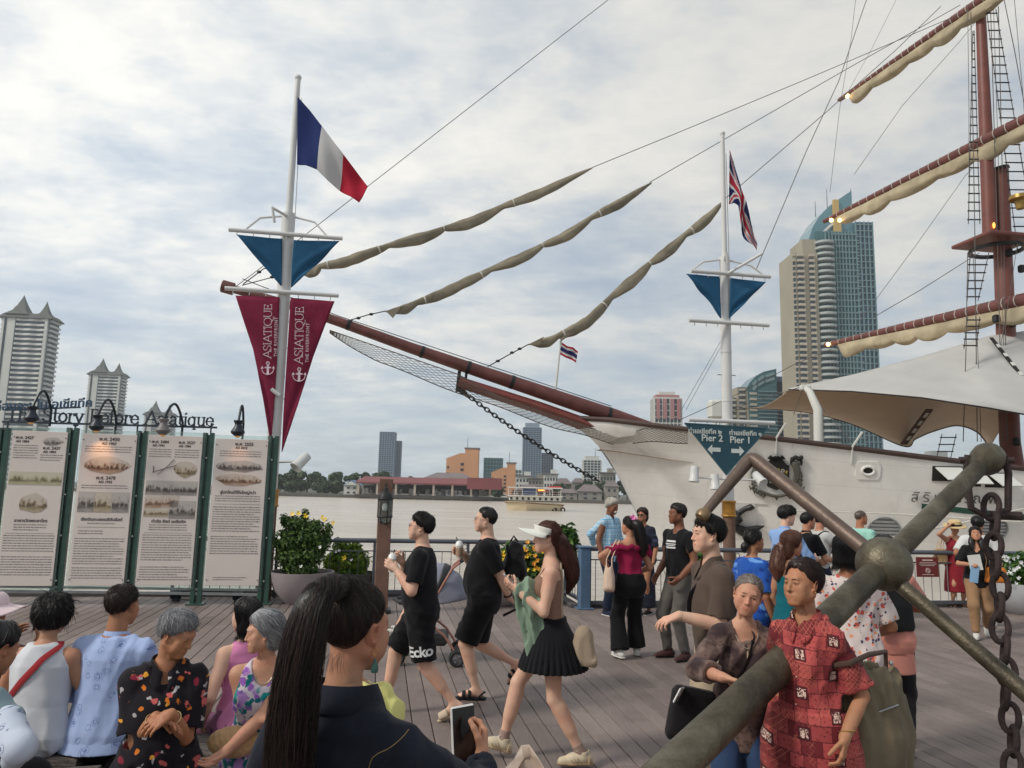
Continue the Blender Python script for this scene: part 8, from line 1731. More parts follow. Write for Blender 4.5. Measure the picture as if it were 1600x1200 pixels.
p.top('shirt',BRN,-.13,.028,.85,(.03,.05),.064,.02,neck='collar');p.collar(BRN,None,.064,.05);p.legs('trousers',cloth('khaki',C(164,148,126),.08),1.95,(.024,.035));p.shoe('sneaker',cloth('sneaker_white',C(206,204,198),.06));p.hair('short',H_BLK,2200,.0013,.016,[(-.13,-.075),(-.085,-.075),(-.045,-.04),(-.028,.0),(.004,.008),(.03,.026),(.055,.056),(.075,.066),(.1,.07)],.06,.006,fwd=.6)
sb=thing('crossbody_bag','black nylon crossbody bag strap over the brown shirt','bag',p.pos,R(p.yaw));p.tube_on('strap',[p.pel+p.up*.2+p.fw*.15+p.rt*.05,p.sh[-1]*.45+p.neck*.55+p.up*.05,p.pel+p.up*.28-p.fw*.15-p.rt*.02,p.pel+p.up*.1-p.fw*.12+p.rt*.14],.022,cloth('nylon_black',C(30,28,30),.2,.6),.008,.22,p.TF,sb)
F=Fld();F.add(el(p.pel+p.up*.30*1-p.fw*.17-p.rt*.05,(.10,.045,.13)),.02);F.disp(folds(.006,3,20,12));meshvf('pouch',[F.grid(.01)],cloth('nylon_black',C(30,28,30),.2,.6),sb)
print('people A',time.time()-T0)
p=Person('old person in a dark brown batik blouse and jeans smiling beside the anchor',1152,3.80,176,1.44,'f',.86,lean=4,side=-3,head=(-10,-4,-13),skin=SK_OL,hairmat=H_SALT,age=1.0,smile=1.0,cheek=.6,eye=.8,ra=(.1,.3,.9),la=(-.22,.12,.72),ra_pole=(1,-.5,-.6),lf=(-.1,0,.07),rf=(.1,.02,.07),rh=dict(f=(-.86,.40,-.10),n=(-.05,.35,-.92),curl=[.22,.26,.28,.32],spread=.35,thumb=.4),lips=.45)
p.k['ra']=p.L(1128,1058,3.44);p.rig()
for o in list(p.root.children):bpy.data.objects.remove(o)
p.skin_mesh();P18=p;BAT=m_batik();p.top('blouse',BAT,-.14,.02,1.62,(.03,.038),.066,.03,.005,'v');DEN=m_denim('blue_jeans',C(44,62,92));p.legs('jeans',DEN,1.95,(.02,.03));p.shoe('flat',cloth('shoe_black',C(26,24,26)))
p.hair('back',H_SALT,2200,.0012,.0065,[(-.13,-.06),(-.085,-.06),(-.045,-.035),(-.028,.004),(.004,.014),(.030,.045),(.055,.075),(.07,.092),(.1,.102)],.10,.003,tie=(0,-.10,.02),extra=lambda F:F.add(el((0,-.108,.012),(.04,.03,.04)),.015))
m=MB();pts=[p.neck+p.rt*.062*math.cos(a)+p.fw*(.062*math.sin(a)+.02+.012*max(0,math.sin(a)))-p.up*(.005+.085*max(0,math.sin(a))**1.6)for a in np.linspace(0,6.283,30)]
m.tube(pts,.0018,5);nk=m.build('necklace',plain('thin_silver',C(196,190,176),.3,.1,9,.7),p.root);m=MB();q=p.neck+p.fw*.098-p.up*.10;m.tube([q,q-p.up*.03+p.fw*.01],[.004,.006],6);m.tube([q-p.up*.03+p.fw*.012,q-p.up*.075+p.fw*.016],[.004,.009],6);m.build('pendant',plain('pendant_tan',C(166,138,112),.7),nk)
sb=thing('black_shoulder_bag','black shoulder bag at the hip of the old woman in brown','bag',p.pos,R(p.yaw));F=Fld();bc=p.pel+np.array([.24,.05,.03]);F.add(loft(bc,rot(0,-12,20),[-.13,-.1,.09,.12],[.1,.115,.115,.10],[.03,.045,.04,.025],None,None,None,3),.01);F.disp(folds(.005,4,14,9));meshvf('bag_body',[F.grid(.008)],cloth('nylon_black',C(30,28,30),.2,.6),sb)
p.tube_on('strap',[p.sh[-1]*.4+p.neck*.6+p.up*.04,p.pel+p.up*.36+p.fw*.13-p.rt*.03,p.pel+p.up*.14+p.fw*.14+p.rt*.1,bc+np.array([-.02,.05,.1])],.009,cloth('nylon_black',C(30,28,30),.2,.6),.006,.4,p.TF,sb)
phone('white edged phone half out of the black shoulder bag at the old woman in brown',p.W(bc+np.array([.06,.06,.10])),Matrix.Rotation(R(p.yaw),3,'Z')@Matrix.Rotation(R(62),3,'Y')@Matrix.Rotation(R(20),3,'X'),body=plain('phone_white',C(222,220,216),.4))
p=Person('old person in a red patterned short sleeved shirt gazing left beside the anchor',1262,3.5,134,1.53,'f',.77,lean=3,head=(-17,3,2),skin=SK_OT,hairmat=H_DBR,age=1.0,cheek=.2,jaw=1.08,nose=1.12,la=(-.25,.08,.72),ra=(.16,.16,.72),la_pole=(-.3,-1,0),lh=dict(f=(.02,.25,-.95),n=(1,.2,0),curl=.4),rh=dict(f=(-.1,.3,-.9),n=(-1,0,0),curl=.5),lips=.3,belly=.03,shz=(-.01,-.01))
p.k['la']=p.L(1320,1152,3.28);p.k['ra']=p.L(1214,1140,3.62);p.rig()
for o in list(p.root.children):bpy.data.objects.remove(o)
p.skin_mesh();P19=p;PAT=m_patch();p.top('shirt',PAT,-.15,.036,.86,(.034,.054),.066,.02,.007,'collar',[(-.15,.05),(.1,.03),(.3,.006)]);p.collar(PAT,None,.066,.05)
p.skirt('shirt_tail',PAT,[-.34,-.2,-.05,.12],[.26,.25,.245,.2],[.21,.205,.2,.17],[.02,.02,.02,.015]);p.legs('trousers',cloth('trouser_black',C(34,32,36)),1.95,(.02,.03));p.shoe('flat',cloth('shoe_black',C(26,24,26)))
m=MB();
for z_ in(.36,.25,.14,.03):
	q=p.pel+p.up*z_+p.fw*.3
	for _ in range(30):q=q-p.fw*np.clip(p.TF.pts(np.array([q]))[0],-.02,.02)*.7
	m.ball(q,.0045,8,6,(1,1,1))
m.build('button',plain('button_tan',C(190,150,130),.4),p.root)['kind']='stuff'
p.hair('short',H_DBR,2600,.0013,.017,[(-.13,-.085),(-.085,-.085),(-.045,-.06),(-.03,-.014),(-.006,.006),(.022,.028),(.045,.062),(.062,.084),(.1,.094)],.075,.004,tie=None,whorl=(0,.05,.11),down=.5,fwd=-.9)
m=MB();m.tube([p.onface(0,0)*0+p.arm[-1][2]+unit(p.arm[-1][2]-p.arm[-1][1])*-.03+p.hM[-1][1][:,0]*.03*math.cos(a)+p.hM[-1][1][:,2]*.03*math.sin(a)+unit(p.arm[-1][2]-p.arm[-1][1])*.012*math.sin(a)for a in np.linspace(0,6.283,18)],.0022,5);m.build('bracelet',plain('gold_thin',C(206,160,84),.3,.1,9,.8),p.root)
m=MB();m.ball(p.hp((-.084,-.004,-.036)),.0035,8,6);m.build('ear_stud',plain('gold_thin',C(206,160,84),.3,.1,9,.8),p.root)
GB=cloth('bag_taupe',C(110,99,80),.2,.7);gbm=p.RM;Mb=np.array(gbm)@np.array([[.92,.25,0],[-.3,.95,0],[0,0,1.0]]).T;Mb=np.stack([unit(p.RM@Vector((.93,.36,-.06))),unit(p.RM@Vector((-.36,.93,0))),np.array([0,0,1.0])],1);Mb[:,2]=np.cross(Mb[:,0],Mb[:,1])
bcen=p.L(1365,1030,3.5);tg=thing('slouchy_tote_bag','large grey-brown slouchy tote bag on the arm of the old woman in red','bag',p.pos,R(p.yaw));F=Fld();F.add(loft(bcen,Mb,[-.56,-.50,-.3,-.08,.0],[.14,.175,.178,.135,.10],[.05,.09,.095,.06,.018],[0,0,0,0,0],[-.03,-.02,.0,.0,-.02],(.16,7,.02,.35),2.6),.02);F.disp(folds(.012,12,12,8));F.sub(loft(bcen,Mb,[-.06,.05],[.10,.085],[.02,.03],None,None,None,2.4),.01);meshvf('bag_body',[F.grid(.008)],GB,tg)
e_=p.arm[-1][1];a_=p.arm[-1][0];m=MB();q=a_*.45+e_*.55;r0=bcen+Mb[:,0]*-.06;r1=bcen+Mb[:,0]*.07
cd_=unit(p.RM@(Vector((0,0,1.3))-p.pos));sl_=unit(np.cross(cd_,(0,0,1)));ub=np.array([0,0,1.0]);m.tube([r1-ub*.08,r1+ub*.03+cd_*.02,(r1+q)/2+cd_*.05+ub*.035,q+cd_*.078+ub*.02,q+cd_*.06+sl_*.055+ub*.01,q+sl_*.078,q-cd_*.05+sl_*.05],.012,8,True,.8);m.build('handle',cloth('handle_brown',C(78,60,52),.15,.6),tg)
m=MB();m.tube([bcen+Mb[:,0]*s_-Mb[:,1]*(.085)-Mb[:,2]*(.16+.25*(.1-s_))for s_ in np.linspace(-.06,.05,7)],.004,5);m.build('zip',M_STEELL,tg);m=MB();m.ball(r1+Mb[:,2]*-.01-Mb[:,1]*.03,.011,8,6);m.build('stud',M_STEELL,tg)
BLP=floral('blue_splash',C(38,84,168),[C(104,152,214),C(26,58,130)],16,.3,.12,(.15,1,1))
p=Person('person in a bright blue splashed blouse turned right behind the old women',1172,6.9,-66,1.52,'f',1.1,lean=4,head=(-4,-2,0),skin=SK_T,hairmat=H_BLK,age=.4,lf=(-.1,0,.07));p.top('blouse',BLP,-.14,.028,.9,(.03,.05),.066,.03,.005);p.legs('trousers',NAVY,1.95,(.02,.03));p.shoe('flat',cloth('shoe_black',C(26,24,26)));p.hair('back',H_BLK,600,.0018,.013,None,.1,.004,tie=(0,-.11,-.03));p.tail([p.hp((0,-.10,-.03)),p.hp((0,-.135,-.06)),p.hp((.0,-.13,-.11))],[.02,.028,.012],H_BLK,120,.0018)
TEAL=floral('teal_tropic',C(10,92,104),[C(206,214,214),C(30,130,138),C(6,58,72)],11,.24,.04,(.15,1,1))
p=Person('person with long brown wavy hair in a strapless teal patterned dress',1232,6.5,-72,1.53,'f',1.0,lean=2,head=(-4,-8,0),skin=SK_M,hairmat=H_BR,la=(-.2,.12,.78),lf=(-.1,0,.07));p.top('bodice',TEAL,-.1,.014,0,0,.06,.01,.004,'strap');p.skirt('skirt',TEAL,[-.72,-.5,-.2,0,.12],[.2,.2,.195,.18,.15],[.18,.18,.17,.135,.11]);p.shoe('flat',cloth('shoe_black',C(26,24,26)))
for sd in(-1,1):p.tube_on('strap',[p.pel+p.up*.37+p.rt*sd*.07+p.fw*.12,p.sh[sd]-p.rt*sd*.04+p.up*.05,p.pel+p.up*.37+p.rt*sd*.06-p.fw*.12],.006,M_DARK,.002,.4,p.F)
p.hair('long',H_BR,900,.0018,.020,[(-.13,-.12),(-.03,-.11),(-.02,-.09),(.012,-.06),(.028,.0),(.055,.045),(.075,.05),(.1,.05)],.14,.006,down=1.2,extra=lambda F:F.add(el((0,-.06,-.06),(.085,.06,.12)),.03));p.tail([p.hp((-.03,-.08,-.05)),p.hp((-.045,-.10,-.16)),p.hp((-.03,-.12,-.28)),p.hp((-.03,-.11,-.37))],[.07,.075,.068,.02],H_BR,500,.002,.012,'long_hair')
LBL=cloth('shirt_light_blue',C(136,168,214),.08)
p=Person('person in a light blue shirt with a dark fringe leaning over the railing',1222,9.7,-62,1.70,'m',.96,lean=8,head=(-22,-8,0),skin=SK_L,hairmat=H_BLK,ra=(.16,.42,1.05),la=(-.16,.42,1.0));p.top('shirt',LBL,-.1,.022,1.6,(.024,.024),.062,.02,.006,'collar');p.collar(LBL,None);p.legs('trousers',NAVY,1.95,(.02,.03));p.shoe('sneaker',cloth('sneaker_white',C(206,204,198),.06));p.hair('short',H_BLK,700,.0024,.028,[(-.13,-.05),(-.085,-.05),(-.045,-.03),(-.028,.0),(.01,.0),(.03,.012),(.055,.03),(.075,.028),(.1,.028)],.07,.006,fwd=.6)
p=Person('person in a black polo shirt at the railing, looking right',1260,10.2,-74,1.62,'m',1.04,lean=3,head=(-8,-4,0),skin=SK_M,hairmat=H_BLK,ra=(.14,.34,1.0),la=(-.16,.30,.96));p.top('polo',BLK,-.1,.022,.8,(.024,.035),.062,.02,.005,'collar');p.collar(BLK,None);p.legs('trousers',cloth('khaki',C(164,148,126),.08),1.95,(.02,.03));p.shoe('sneaker',cloth('sneaker_white',C(206,204,198),.06));p.hair('short',H_BLK,400,.002,.012)
p=Person('person in a pale shirt with a dark shoulder strap holding up a phone',1281,10.75,-80,1.63,'m',1.0,lean=3,head=(-6,0,0),skin=SK_M,hairmat=H_BLK,ra=(.12,.36,1.22),la=(-.10,.36,1.20),specs='small spectacles worn by the person holding up a phone');PALE=cloth('shirt_pale',C(186,188,186),.06);p.top('shirt',PALE,-.1,.022,.9,(.024,.035),.062,.02);p.legs('trousers',NAVY,1.95,(.02,.03));p.shoe('sneaker',NAVY);p.hair('short',H_BLK,400,.002,.012);p.glasses()
phone('dark phone held up by the person in the pale shirt at the railing',p.W((p.grip(-1)+p.grip(1))/2+np.array([0,.02,.03])),Matrix.Rotation(R(p.yaw),3,'Z')@Matrix.Rotation(R(60),3,'X'))
sb=thing('shoulder_strap_bag','dark strapped bag worn by the person holding up a phone','bag',p.pos,R(p.yaw));p.tube_on('strap',[p.pel+p.up*.1+p.fw*.14-p.rt*.1,p.pel+p.up*.35+p.fw*.13+p.rt*.04,p.sh[1]*.5+p.neck*.5+p.up*.05,p.pel+p.up*.3-p.fw*.14],.018,M_DARK,.006,.3,p.TF,sb);F=Fld();F.add(el(p.pel+np.array([-.2,.06,.08]),(.05,.11,.1)),.02);meshvf('pouch',[F.grid(.014)],cloth('nylon_black',C(30,28,30),.2,.6),sb)
p=Person('person with a shaved head in a mint green tee looking right',1346,11.9,-58,1.64,'m',1.06,lean=2,head=(-28,0,0),skin=SK_T,hairmat=H_BLK);p.top('tee',cloth('tee_mint',C(154,204,190),.07),-.1,.022,.75,(.024,.04),.062,.02);p.legs('trousers',NAVY,1.95,(.02,.03));p.shoe('sneaker',NAVY);p.hair('crop',m_hair('hair_stubble',C(78,66,60)),0,.001,.003)
FLW=floral('white_floral',C(214,200,196),[C(206,92,84),C(232,150,110),C(70,66,96)],24,.34)
p=Person('person with a black bob and white and red flowered top behind the anchor',1326,5.0,-12,1.58,'f',1.12,lean=2,head=(-10,-4,0),skin=SK_T,hairmat=H_BLK,ra=(.2,.24,.92),la=(-.2,.2,.9));p.top('top',FLW,-.12,.026,.85,(.03,.045),.066,.02);p.skirt('skirt',cloth('skirt_brown',C(78,62,58),.15),[-.6,-.3,0,.1],[.2,.2,.18,.15],[.17,.17,.14,.12]);p.shoe('flat',cloth('shoe_black',C(26,24,26)))
p.hair('bob',H_BLK,1400,.0018,.022,[(-.13,-.10),(.0,-.10),(.02,-.07),(.03,.0),(.055,.05),(.075,.05),(.1,.05)],.14,.005,down=1.3,extra=lambda F:F.add(loft((0,-.03,-.03),np.eye(3),[-.085,-.06,0,.06],[.094,.104,.098,.08],[.088,.098,.096,.09]),.03))
SAL=cloth('top_salmon',C(204,136,122),.1)
p=Person('person in a white cap and salmon top behind the anchor ball',1382,5.7,-30,1.55,'f',1.05,lean=2,head=(0,0,0),skin=SK_T,hairmat=H_BLK,ra=(.05,.26,1.0),la=(-.16,.2,1.0),ra_pole=(1,-.3,-.2));p.top('top',SAL,-.1,.022,.7,(.026,.04),.066,.02);p.legs('trousers',cloth('trouser_black',C(34,32,36)),1.9,(.02,.03));p.skirt('tunic',SAL,[-.25,-.1,.05,.12],[.2,.19,.17,.155],[.16,.15,.13,.115]);p.shoe('flat',cloth('shoe_black',C(26,24,26)));p.hair('short',H_BLK,200,.002,.014)
hat=thing('cap','white cap on the person hidden behind the anchor ball','cap',p.pos,R(p.yaw));F=Fld();F.add(el((0,-.012,.04),(.094,.112,.092)),.01);F.cut(lambda X,Y,Z:.045-Z+0*X+0*Y);v_,f_=F.grid(.008);meshvf('crown',[(p.hc+(v_*p.hs)@p.HM.T,f_)],plain('cap_white',C(220,218,214),.7),hat);m=MB();m.grid(lambda u,v:Vector(p.hp((math.sin(R(-60+120*u))*(.09+.02*v),-.01+math.cos(R(-60+120*u))*(.108+.075*v),.05-.012*v))),14,4);solidify(m.build('peak',plain('cap_white',C(220,218,214),.7),hat,60),.004)
tote('flat black canvas tote bag hanging below the anchor ball',p,p.L(1394,912,5.55),.36,.33,.08,cloth('canvas_black',C(30,31,33),.14,.8),p.L(1378,880,5.6),M3=np.stack([unit(p.RM@Vector((.95,.3,.0))),unit(p.RM@Vector((-.3,.95,0))),np.array([0,0,1.0])],1),taper=.78)
RED=cloth('dress_red',C(132,36,46),.12);STRAW=plain('straw',C(206,180,132),.8,.15,30,0,.4,90)
p=Person('person in a straw hat and a long red sleeveless dress with one arm raised',1494,13.4,176,1.46,'f',1.1,head=(-8,-14,0),skin=SK_M,hairmat=H_DBR,ra=(.17,.16,1.38),ra_pole=(1,.3,-.2),la=(-.30,.10,.80));p.top('bodice',RED,-.1,.018,0,0,.07,.02,.004,'v');p.skirt('skirt',RED,[-.58,-.4,-.2,0,.14],[.24,.23,.21,.185,.15],[.2,.19,.17,.14,.12]);p.shoe('flat',cloth('sandal_brown',C(70,50,42)));p.hair('back',H_DBR,100,.003,.012)
hat=thing('straw_hat','round straw hat with a dark band on the woman in the red dress','hat',p.pos,R(p.yaw));m=MB();M3=Matrix(p.HM.tolist());m.lathe((0,0,0),[(.185,-.005),(.175,.003),(.105,.010),(.10,.05),(.088,.088),(.05,.1),(.001,.1)],24);m.v=[tuple(Vector(p.hp((0,-.012,.055)))+M3@Vector(v))for v in m.v];solidify(m.build('straw_brim',STRAW,hat),.005);m=MB();m.lathe((0,0,0),[(.108,.012),(.1045,.042)],24);m.v=[tuple(Vector(p.hp((0,-.012,.055)))+M3@Vector(v))for v in m.v];solidify(m.build('band',M_DARK,hat),.004)
tote('tan woven bag on the arm of the woman in the red dress',p,np.array([.27,.06,1.0]),.27,.27,.12,plain('woven_tan',C(190,152,108),.8,.15,30,0,.4,60),p.arm[1][0]+np.array([.05,.02,.06]),'woven_bag',M3=rot(0,0,20),taper=.8)
WHT=cloth('tee_white',C(204,204,202),.06)
p=Person('person with dark hair in a white tee seen from behind, beside the woman in red',1533,11.2,-28,1.60,'m',1.06,lean=4,head=(-6,0,0),skin=SK_T,hairmat=H_BLK,walk=1,lf=(-.09,.22,.08),rf=(.1,-.22,.14),rt=(0,-25),la=(-.25,.1,.95));p.top('tee',WHT,-.1,.026,.85,(.028,.045),.064,.02);p.legs('trousers',cloth('trouser_black',C(34,32,36)),1.95,(.02,.03));p.shoe('sneaker',cloth('sneaker_white',C(206,204,198),.06));p.hair('short',H_BLK,300,.0024,.02)
CAM=cloth('trouser_camel',C(150,118,88),.1)
p=Person('person with long black hair and camel trousers looking up at the ship',1528,10.5,152,1.475,'f',1.05,lean=1,head=(6,14,0),skin=SK_M,hairmat=H_BLK,walk=1,lf=(-.08,-.20,.12),lt=(0,-20),rf=(.07,.16,.078),ra=(.10,.30,.98),la=(-.20,.12,.98),ra_pole=(1,-.6,-.6),rh=dict(f=(-.5,.8,0),n=(-.5,-.3,-.6),curl=.6));p.top('blouse',BLK,-.12,.02,.9,(.024,.04),.066,.02,.004,'v');p.legs('trousers',CAM,1.95,(.02,.022));p.shoe('sneaker',cloth('sneaker_white',C(206,204,198),.06));p.hair('long',H_BLK,500,.002,.016,[(-.13,-.12),(-.02,-.11),(.012,-.07),(.028,.0),(.055,.055),(.075,.068),(.1,.07)],.14,.004,down=1.2,extra=lambda F:F.add(el((0,-.05,-.07),(.082,.055,.12)),.03));p.tail([p.hp((.055,-.02,-.06)),p.hp((.075,.0,-.15)),p.hp((.07,.02,-.26))],[.035,.04,.012],H_BLK,120,.002,0,'hair_lock');p.tail([p.hp((-.055,-.02,-.06)),p.hp((-.075,.0,-.15)),p.hp((-.07,.02,-.26))],[.035,.04,.012],H_BLK,120,.002,0,'hair_lock')
ob=thing('orange_handbag','orange leather handbag at the hip of the woman looking up','bag',p.pos,R(p.yaw));F=Fld();bc=np.array([-.20,.14,.86]);F.add(loft(bc,rot(0,0,30),[-.11,-.09,.06,.09],[.14,.155,.13,.11],[.04,.055,.045,.03],None,None,None,3),.01);meshvf('bag_body',[F.grid(.01)],cloth('leather_orange',C(202,118,44),.12,.5),ob);p.tube_on('strap',[p.pel+p.up*.12+p.fw*.12-p.rt*.12,p.pel+p.up*.35+p.fw*.12-p.rt*.09,p.sh[-1]*.6+p.neck*.4+p.up*.05,p.pel+p.up*.3-p.fw*.13-p.rt*.1],.011,cloth('strap_tan',C(170,124,84),.1),.006,.4,p.TF,ob)
w=p.grip(1);t=thing('leaflet','white and blue folded leaflets held by the woman looking up','leaflet',p.W(w));RYm=Matrix.Rotation(R(p.yaw+10),3,'Z');m=MB();m.box(RYm@Vector((0,.01,.06)),(.15,.006,.2),RYm@Matrix.Rotation(.15,3,'Y'));m.build('white_sheet',M_WHITE,t,0);m=MB();m.box(RYm@Vector((.02,.02,-.09)),(.1,.006,.22),RYm@Matrix.Rotation(-.15,3,'Y'));m.build('blue_sheet',plain('leaflet_blue',C(128,164,196),.6),t,0)
p=Person('person in dark trousers and white shoes striding in from the right edge',1662,6.4,92,1.62,'m',1.0,lean=4,head=(0,0,0),skin=SK_M,hairmat=H_BLK,walk=1,lf=(-.1,.38,.09),lt=(0,12),rf=(.1,-.26,.12),la=(-.2,-.1,.85));p.top('tee',cloth('tee_denim',C(92,116,150),.1),-.1,.02,.8,(.024,.04),.062,.02);p.legs('trousers',cloth('trouser_black',C(34,32,36)),1.95,(.03,.05));p.shoe('sneaker',cloth('sneaker_white',C(206,204,198),.06));p.hair('short',H_BLK,100,.002,.013)
p=Person('person on the ship deck, only dark hair showing above the bulwark',1422,24.0,160,1.65,'m',1.0,z0=1.30,skin=SK_M,hairmat=H_BLK,group='people aboard the ship');p.root.location.z=P(1422,706,24).z-1.66;p.top('tee',NAVY,-.1,.02,.8,(.024,.04));p.legs('trousers',NAVY,1.95,(.02,.03));p.hair('short',H_BLK,0,.002,.016)
print('people B',time.time()-T0)
SG='people seated on the timber bench'
p=Person('seated person in a white sleeveless top with a red strap, from behind',76,4.05,4,1.46,'f',1.04,clipz=.438,lean=8,sit=1,pz=.50,head=(4,-6,0),skin=SK_M,hairmat=H_BLK,group=SG,la=(-.17,.30,.62),ra=(.2,.26,.56));WT=cloth('top_white',C(206,208,214),.04);p.top('top',WT,-.15,.026,0,0,.062,.02,.007,'crew',[(-.15,.04),(.1,.03),(.3,.008)]);p.legs('trousers',cloth('trouser_navy',C(44,46,58)),1.9,(.02,.03));p.shoe('flat',cloth('shoe_black',C(26,24,26)))
p.hair('bob',H_BLK,2600,.0018,.030,[(-.13,-.075),(-.045,-.075),(-.01,-.04),(.012,-.02),(.03,.02),(.055,.05),(.075,.06),(.1,.06)],.07,.012,lump=.005,extra=lambda F:F.add(el((0,-.03,.01),(.108,.112,.095)),.03))
sb=thing('red_strap','red bag strap slung across the back of the white sleeveless top','strap',p.pos,R(p.yaw));p.tube_on('strap',[p.neck+p.rt*.07+p.up*.02,p.pel+p.up*.36-p.fw*.13+p.rt*.02,p.pel+p.up*.24-p.fw*.13-p.rt*.10,p.pel+p.up*.16-p.fw*.06-p.rt*.18],.018,cloth('strap_red',C(150,44,50),.1),.006,.25,p.TF,sb)
PAI=m_outline('blue_paisley',C(166,184,224),C(96,114,168),17)
p=Person('seated person in a light blue printed shirt, seen from behind',182,4.15,-6,1.56,'m',1.0,clipz=.446,lean=6,sit=1,pz=.50,head=(-6,-2,0),skin=SK_T,hairmat=H_DBR,group=SG,la=(-.15,.32,.66),ra=(.15,.36,.62),age=.3);p.top('shirt',PAI,-.15,.032,1.5,(.03,.035),.064,.03,.008,'collar',[(-.15,.06),(.1,.035),(.3,.008)]);p.collar(PAI,None,.064,.04);p.legs('trousers',cloth('trouser_black',C(34,32,36)),1.9,(.02,.03));p.shoe('leather',cloth('shoe_brown',C(70,44,42),.2,.4));p.skirt('shirt_tail',PAI,[-.13,-.08,0,.14],[.235,.235,.205,.165],[.19,.185,.16,.13],[-.04,-.04,-.02,0]);p.hair('short',H_DBR,3600,.0011,.011,[(-.13,-.045),(-.085,-.045),(-.06,-.03),(-.045,-.01),(-.028,.012),(.004,.022),(.03,.04),(.055,.066),(.075,.078),(.1,.085)],.026,.006)
DBF=floral('black_tropic',C(30,27,33),[C(198,96,94),C(222,156,54),C(176,170,172),C(128,38,56),C(214,120,44)],15,.23,.03)
p=Person('seated old person, short grey hair, black and orange flowered shirt, hands crossed',272,3.65,-158,1.50,'f',.98,lean=6,sit=1,pz=.52,head=(58,-24,0),skin=SK_OT,hairmat=H_GR,age=1.0,cheek=.8,group=SG,ra=(.02,.22,.80),la=(-.04,.25,.815),ra_pole=(.32,-.7,-1),la_pole=(-.32,-.7,-1),rh=dict(f=(-.9,.25,-.3),n=(0,.3,-.9),curl=.25),lh=dict(f=(.85,.2,-.4),n=(.1,-.5,-.8),curl=.3,spread=.25),lips=.35,belly=.03,shz=(-.01,-.01));P5=p
p.top('shirt',DBF,-.15,.034,.84,(.036,.056),.070,.02,.007,'collar',[(-.15,.03),(.1,.03),(.3,.01)]);p.collar(DBF,None,.068,.045);p.skirt('trousers',DBF,[-.12,.0,.1],[.21,.22,.17],[.17,.17,.14],None,None,.006,None,None,True,.9);p.shoe('flat',cloth('shoe_black',C(26,24,26)))
p.hair('short',H_GR,3600,.0013,.016,[(-.13,-.075),(-.085,-.075),(-.045,-.045),(-.03,-.006),(.0,.006),(.028,.022),(.05,.05),(.068,.070),(.1,.078)],.05,.006,whorl=(0,-.05,.11),down=.35,fwd=.55)
for sd in(-1,1):
	e,w=p.arm[sd][1],p.arm[sd][2];ax=unit(w-e);x=unit(np.cross(ax,(0,0,1)));y=np.cross(ax,x);m=MB();m.tube([w-ax*.035+x*.031*math.cos(a)+y*.031*math.sin(a)for a in np.linspace(0,6.283,18)],.0025,5);m.build('bangle',plain('bangle_gold',C(206,178,128),.3,.1,9,.6),p.root)
PNK=cloth('top_pink',C(206,128,168),.07)
p=Person('seated person in a pink sleeveless top with black shoulder length hair',398,4.5,42,1.42,'f',1.0,lean=6,sit=1,pz=.47,head=(28,0,0),skin=SK_L,hairmat=H_BLK,group=SG,la=(-.2,.1,.5));p.top('top',PNK,-.15,.02,0,0,.062,.02,.006,'crew',[(-.15,.06),(.1,.03),(.3,.006)]);p.skirt('skirt',cloth('skirt_plum',C(120,72,100),.1),[-.12,0,.1],[.2,.2,.16],[.17,.16,.13],None,None,.005,None,None,True,.8);p.hair('bob',H_BLK,1200,.0018,.020,[(-.13,-.13),(-.02,-.13),(.012,-.1),(.028,.0),(.055,.05),(.075,.06),(.1,.06)],.14,.005,down=1.2,extra=lambda F:F.add(loft((0,-.04,-.04),np.eye(3),[-.10,-.06,0,.06],[.085,.092,.09,.08],[.066,.08,.088,.09]),.03))
TPF=floral('teal_purple_floral',C(206,196,204),[C(30,142,142),C(150,96,180),C(18,104,112),C(176,132,196)],19,.42,.1)
p=Person('seated old person, wavy grey hair, teal and purple flowered dress, in profile',428,3.95,-172,1.46,'f',.98,lean=8,sit=1,pz=.49,head=(-72,-4,0),skin=SK_OL,hairmat=H_GR,age=.8,group=SG,ra=(-.04,.24,.72),la=(.10,.34,.62),ra_pole=(.35,-.7,-1),la_pole=(-.4,-.2,-.6),rh=dict(f=(-.9,.2,-.25),n=(0,0,-1),curl=.35),lh=dict(f=(.75,.35,-.5),n=(.2,.3,.8),curl=.3));p.top('dress',TPF,-.15,.024,0,0,.072,.02,.006,'scoop',[(-.15,.04),(.1,.03),(.3,.006)]);p.skirt('skirt',TPF,[-.12,0,.1],[.21,.21,.17],[.18,.17,.14],None,None,.006,None,None,True,.9);p.shoe('flat',cloth('shoe_black',C(26,24,26)))
p.hair('bob',H_GR,2800,.0015,.020,[(-.13,-.11),(-.045,-.10),(-.02,-.05),(.0,-.01),(.028,.018),(.055,.052),(.07,.072),(.1,.08)],.10,.006,down=.7,fwd=-.6,whorl=(0,.03,.115),extra=lambda F:F.add(el((0,-.045,-.03),(.086,.075,.085)),.03))
m=MB();pts=[p.neck+p.rt*.06*math.cos(a)+p.fw*(.06*math.sin(a)+.02)-p.up*(.0+.08*max(0,math.sin(a))**1.5)for a in np.linspace(0,6.283,30)];m.tube(pts,.0018,5);m.build('necklace',plain('thin_silver',C(196,190,176),.3,.1,9,.7),p.root)
hg=thing('straw_handbag','small plaited tan handbag on the lap of the woman in the flowered dress','bag',p.pos,R(p.yaw));F=Fld();F.add(el(p.pel+np.array([.10,.20,.12]),(.12,.07,.07)),.02);F.disp(lambda X,Y,Z:.003*np.sin(X*180)*np.sin(Z*160+Y*60));meshvf('bag_body',[F.grid(.007)],plain('woven_tan',C(190,152,108),.8,.15,30,0,.4,60),hg)
TSH=cloth('shirt_grey_teal',C(132,152,160),.08)
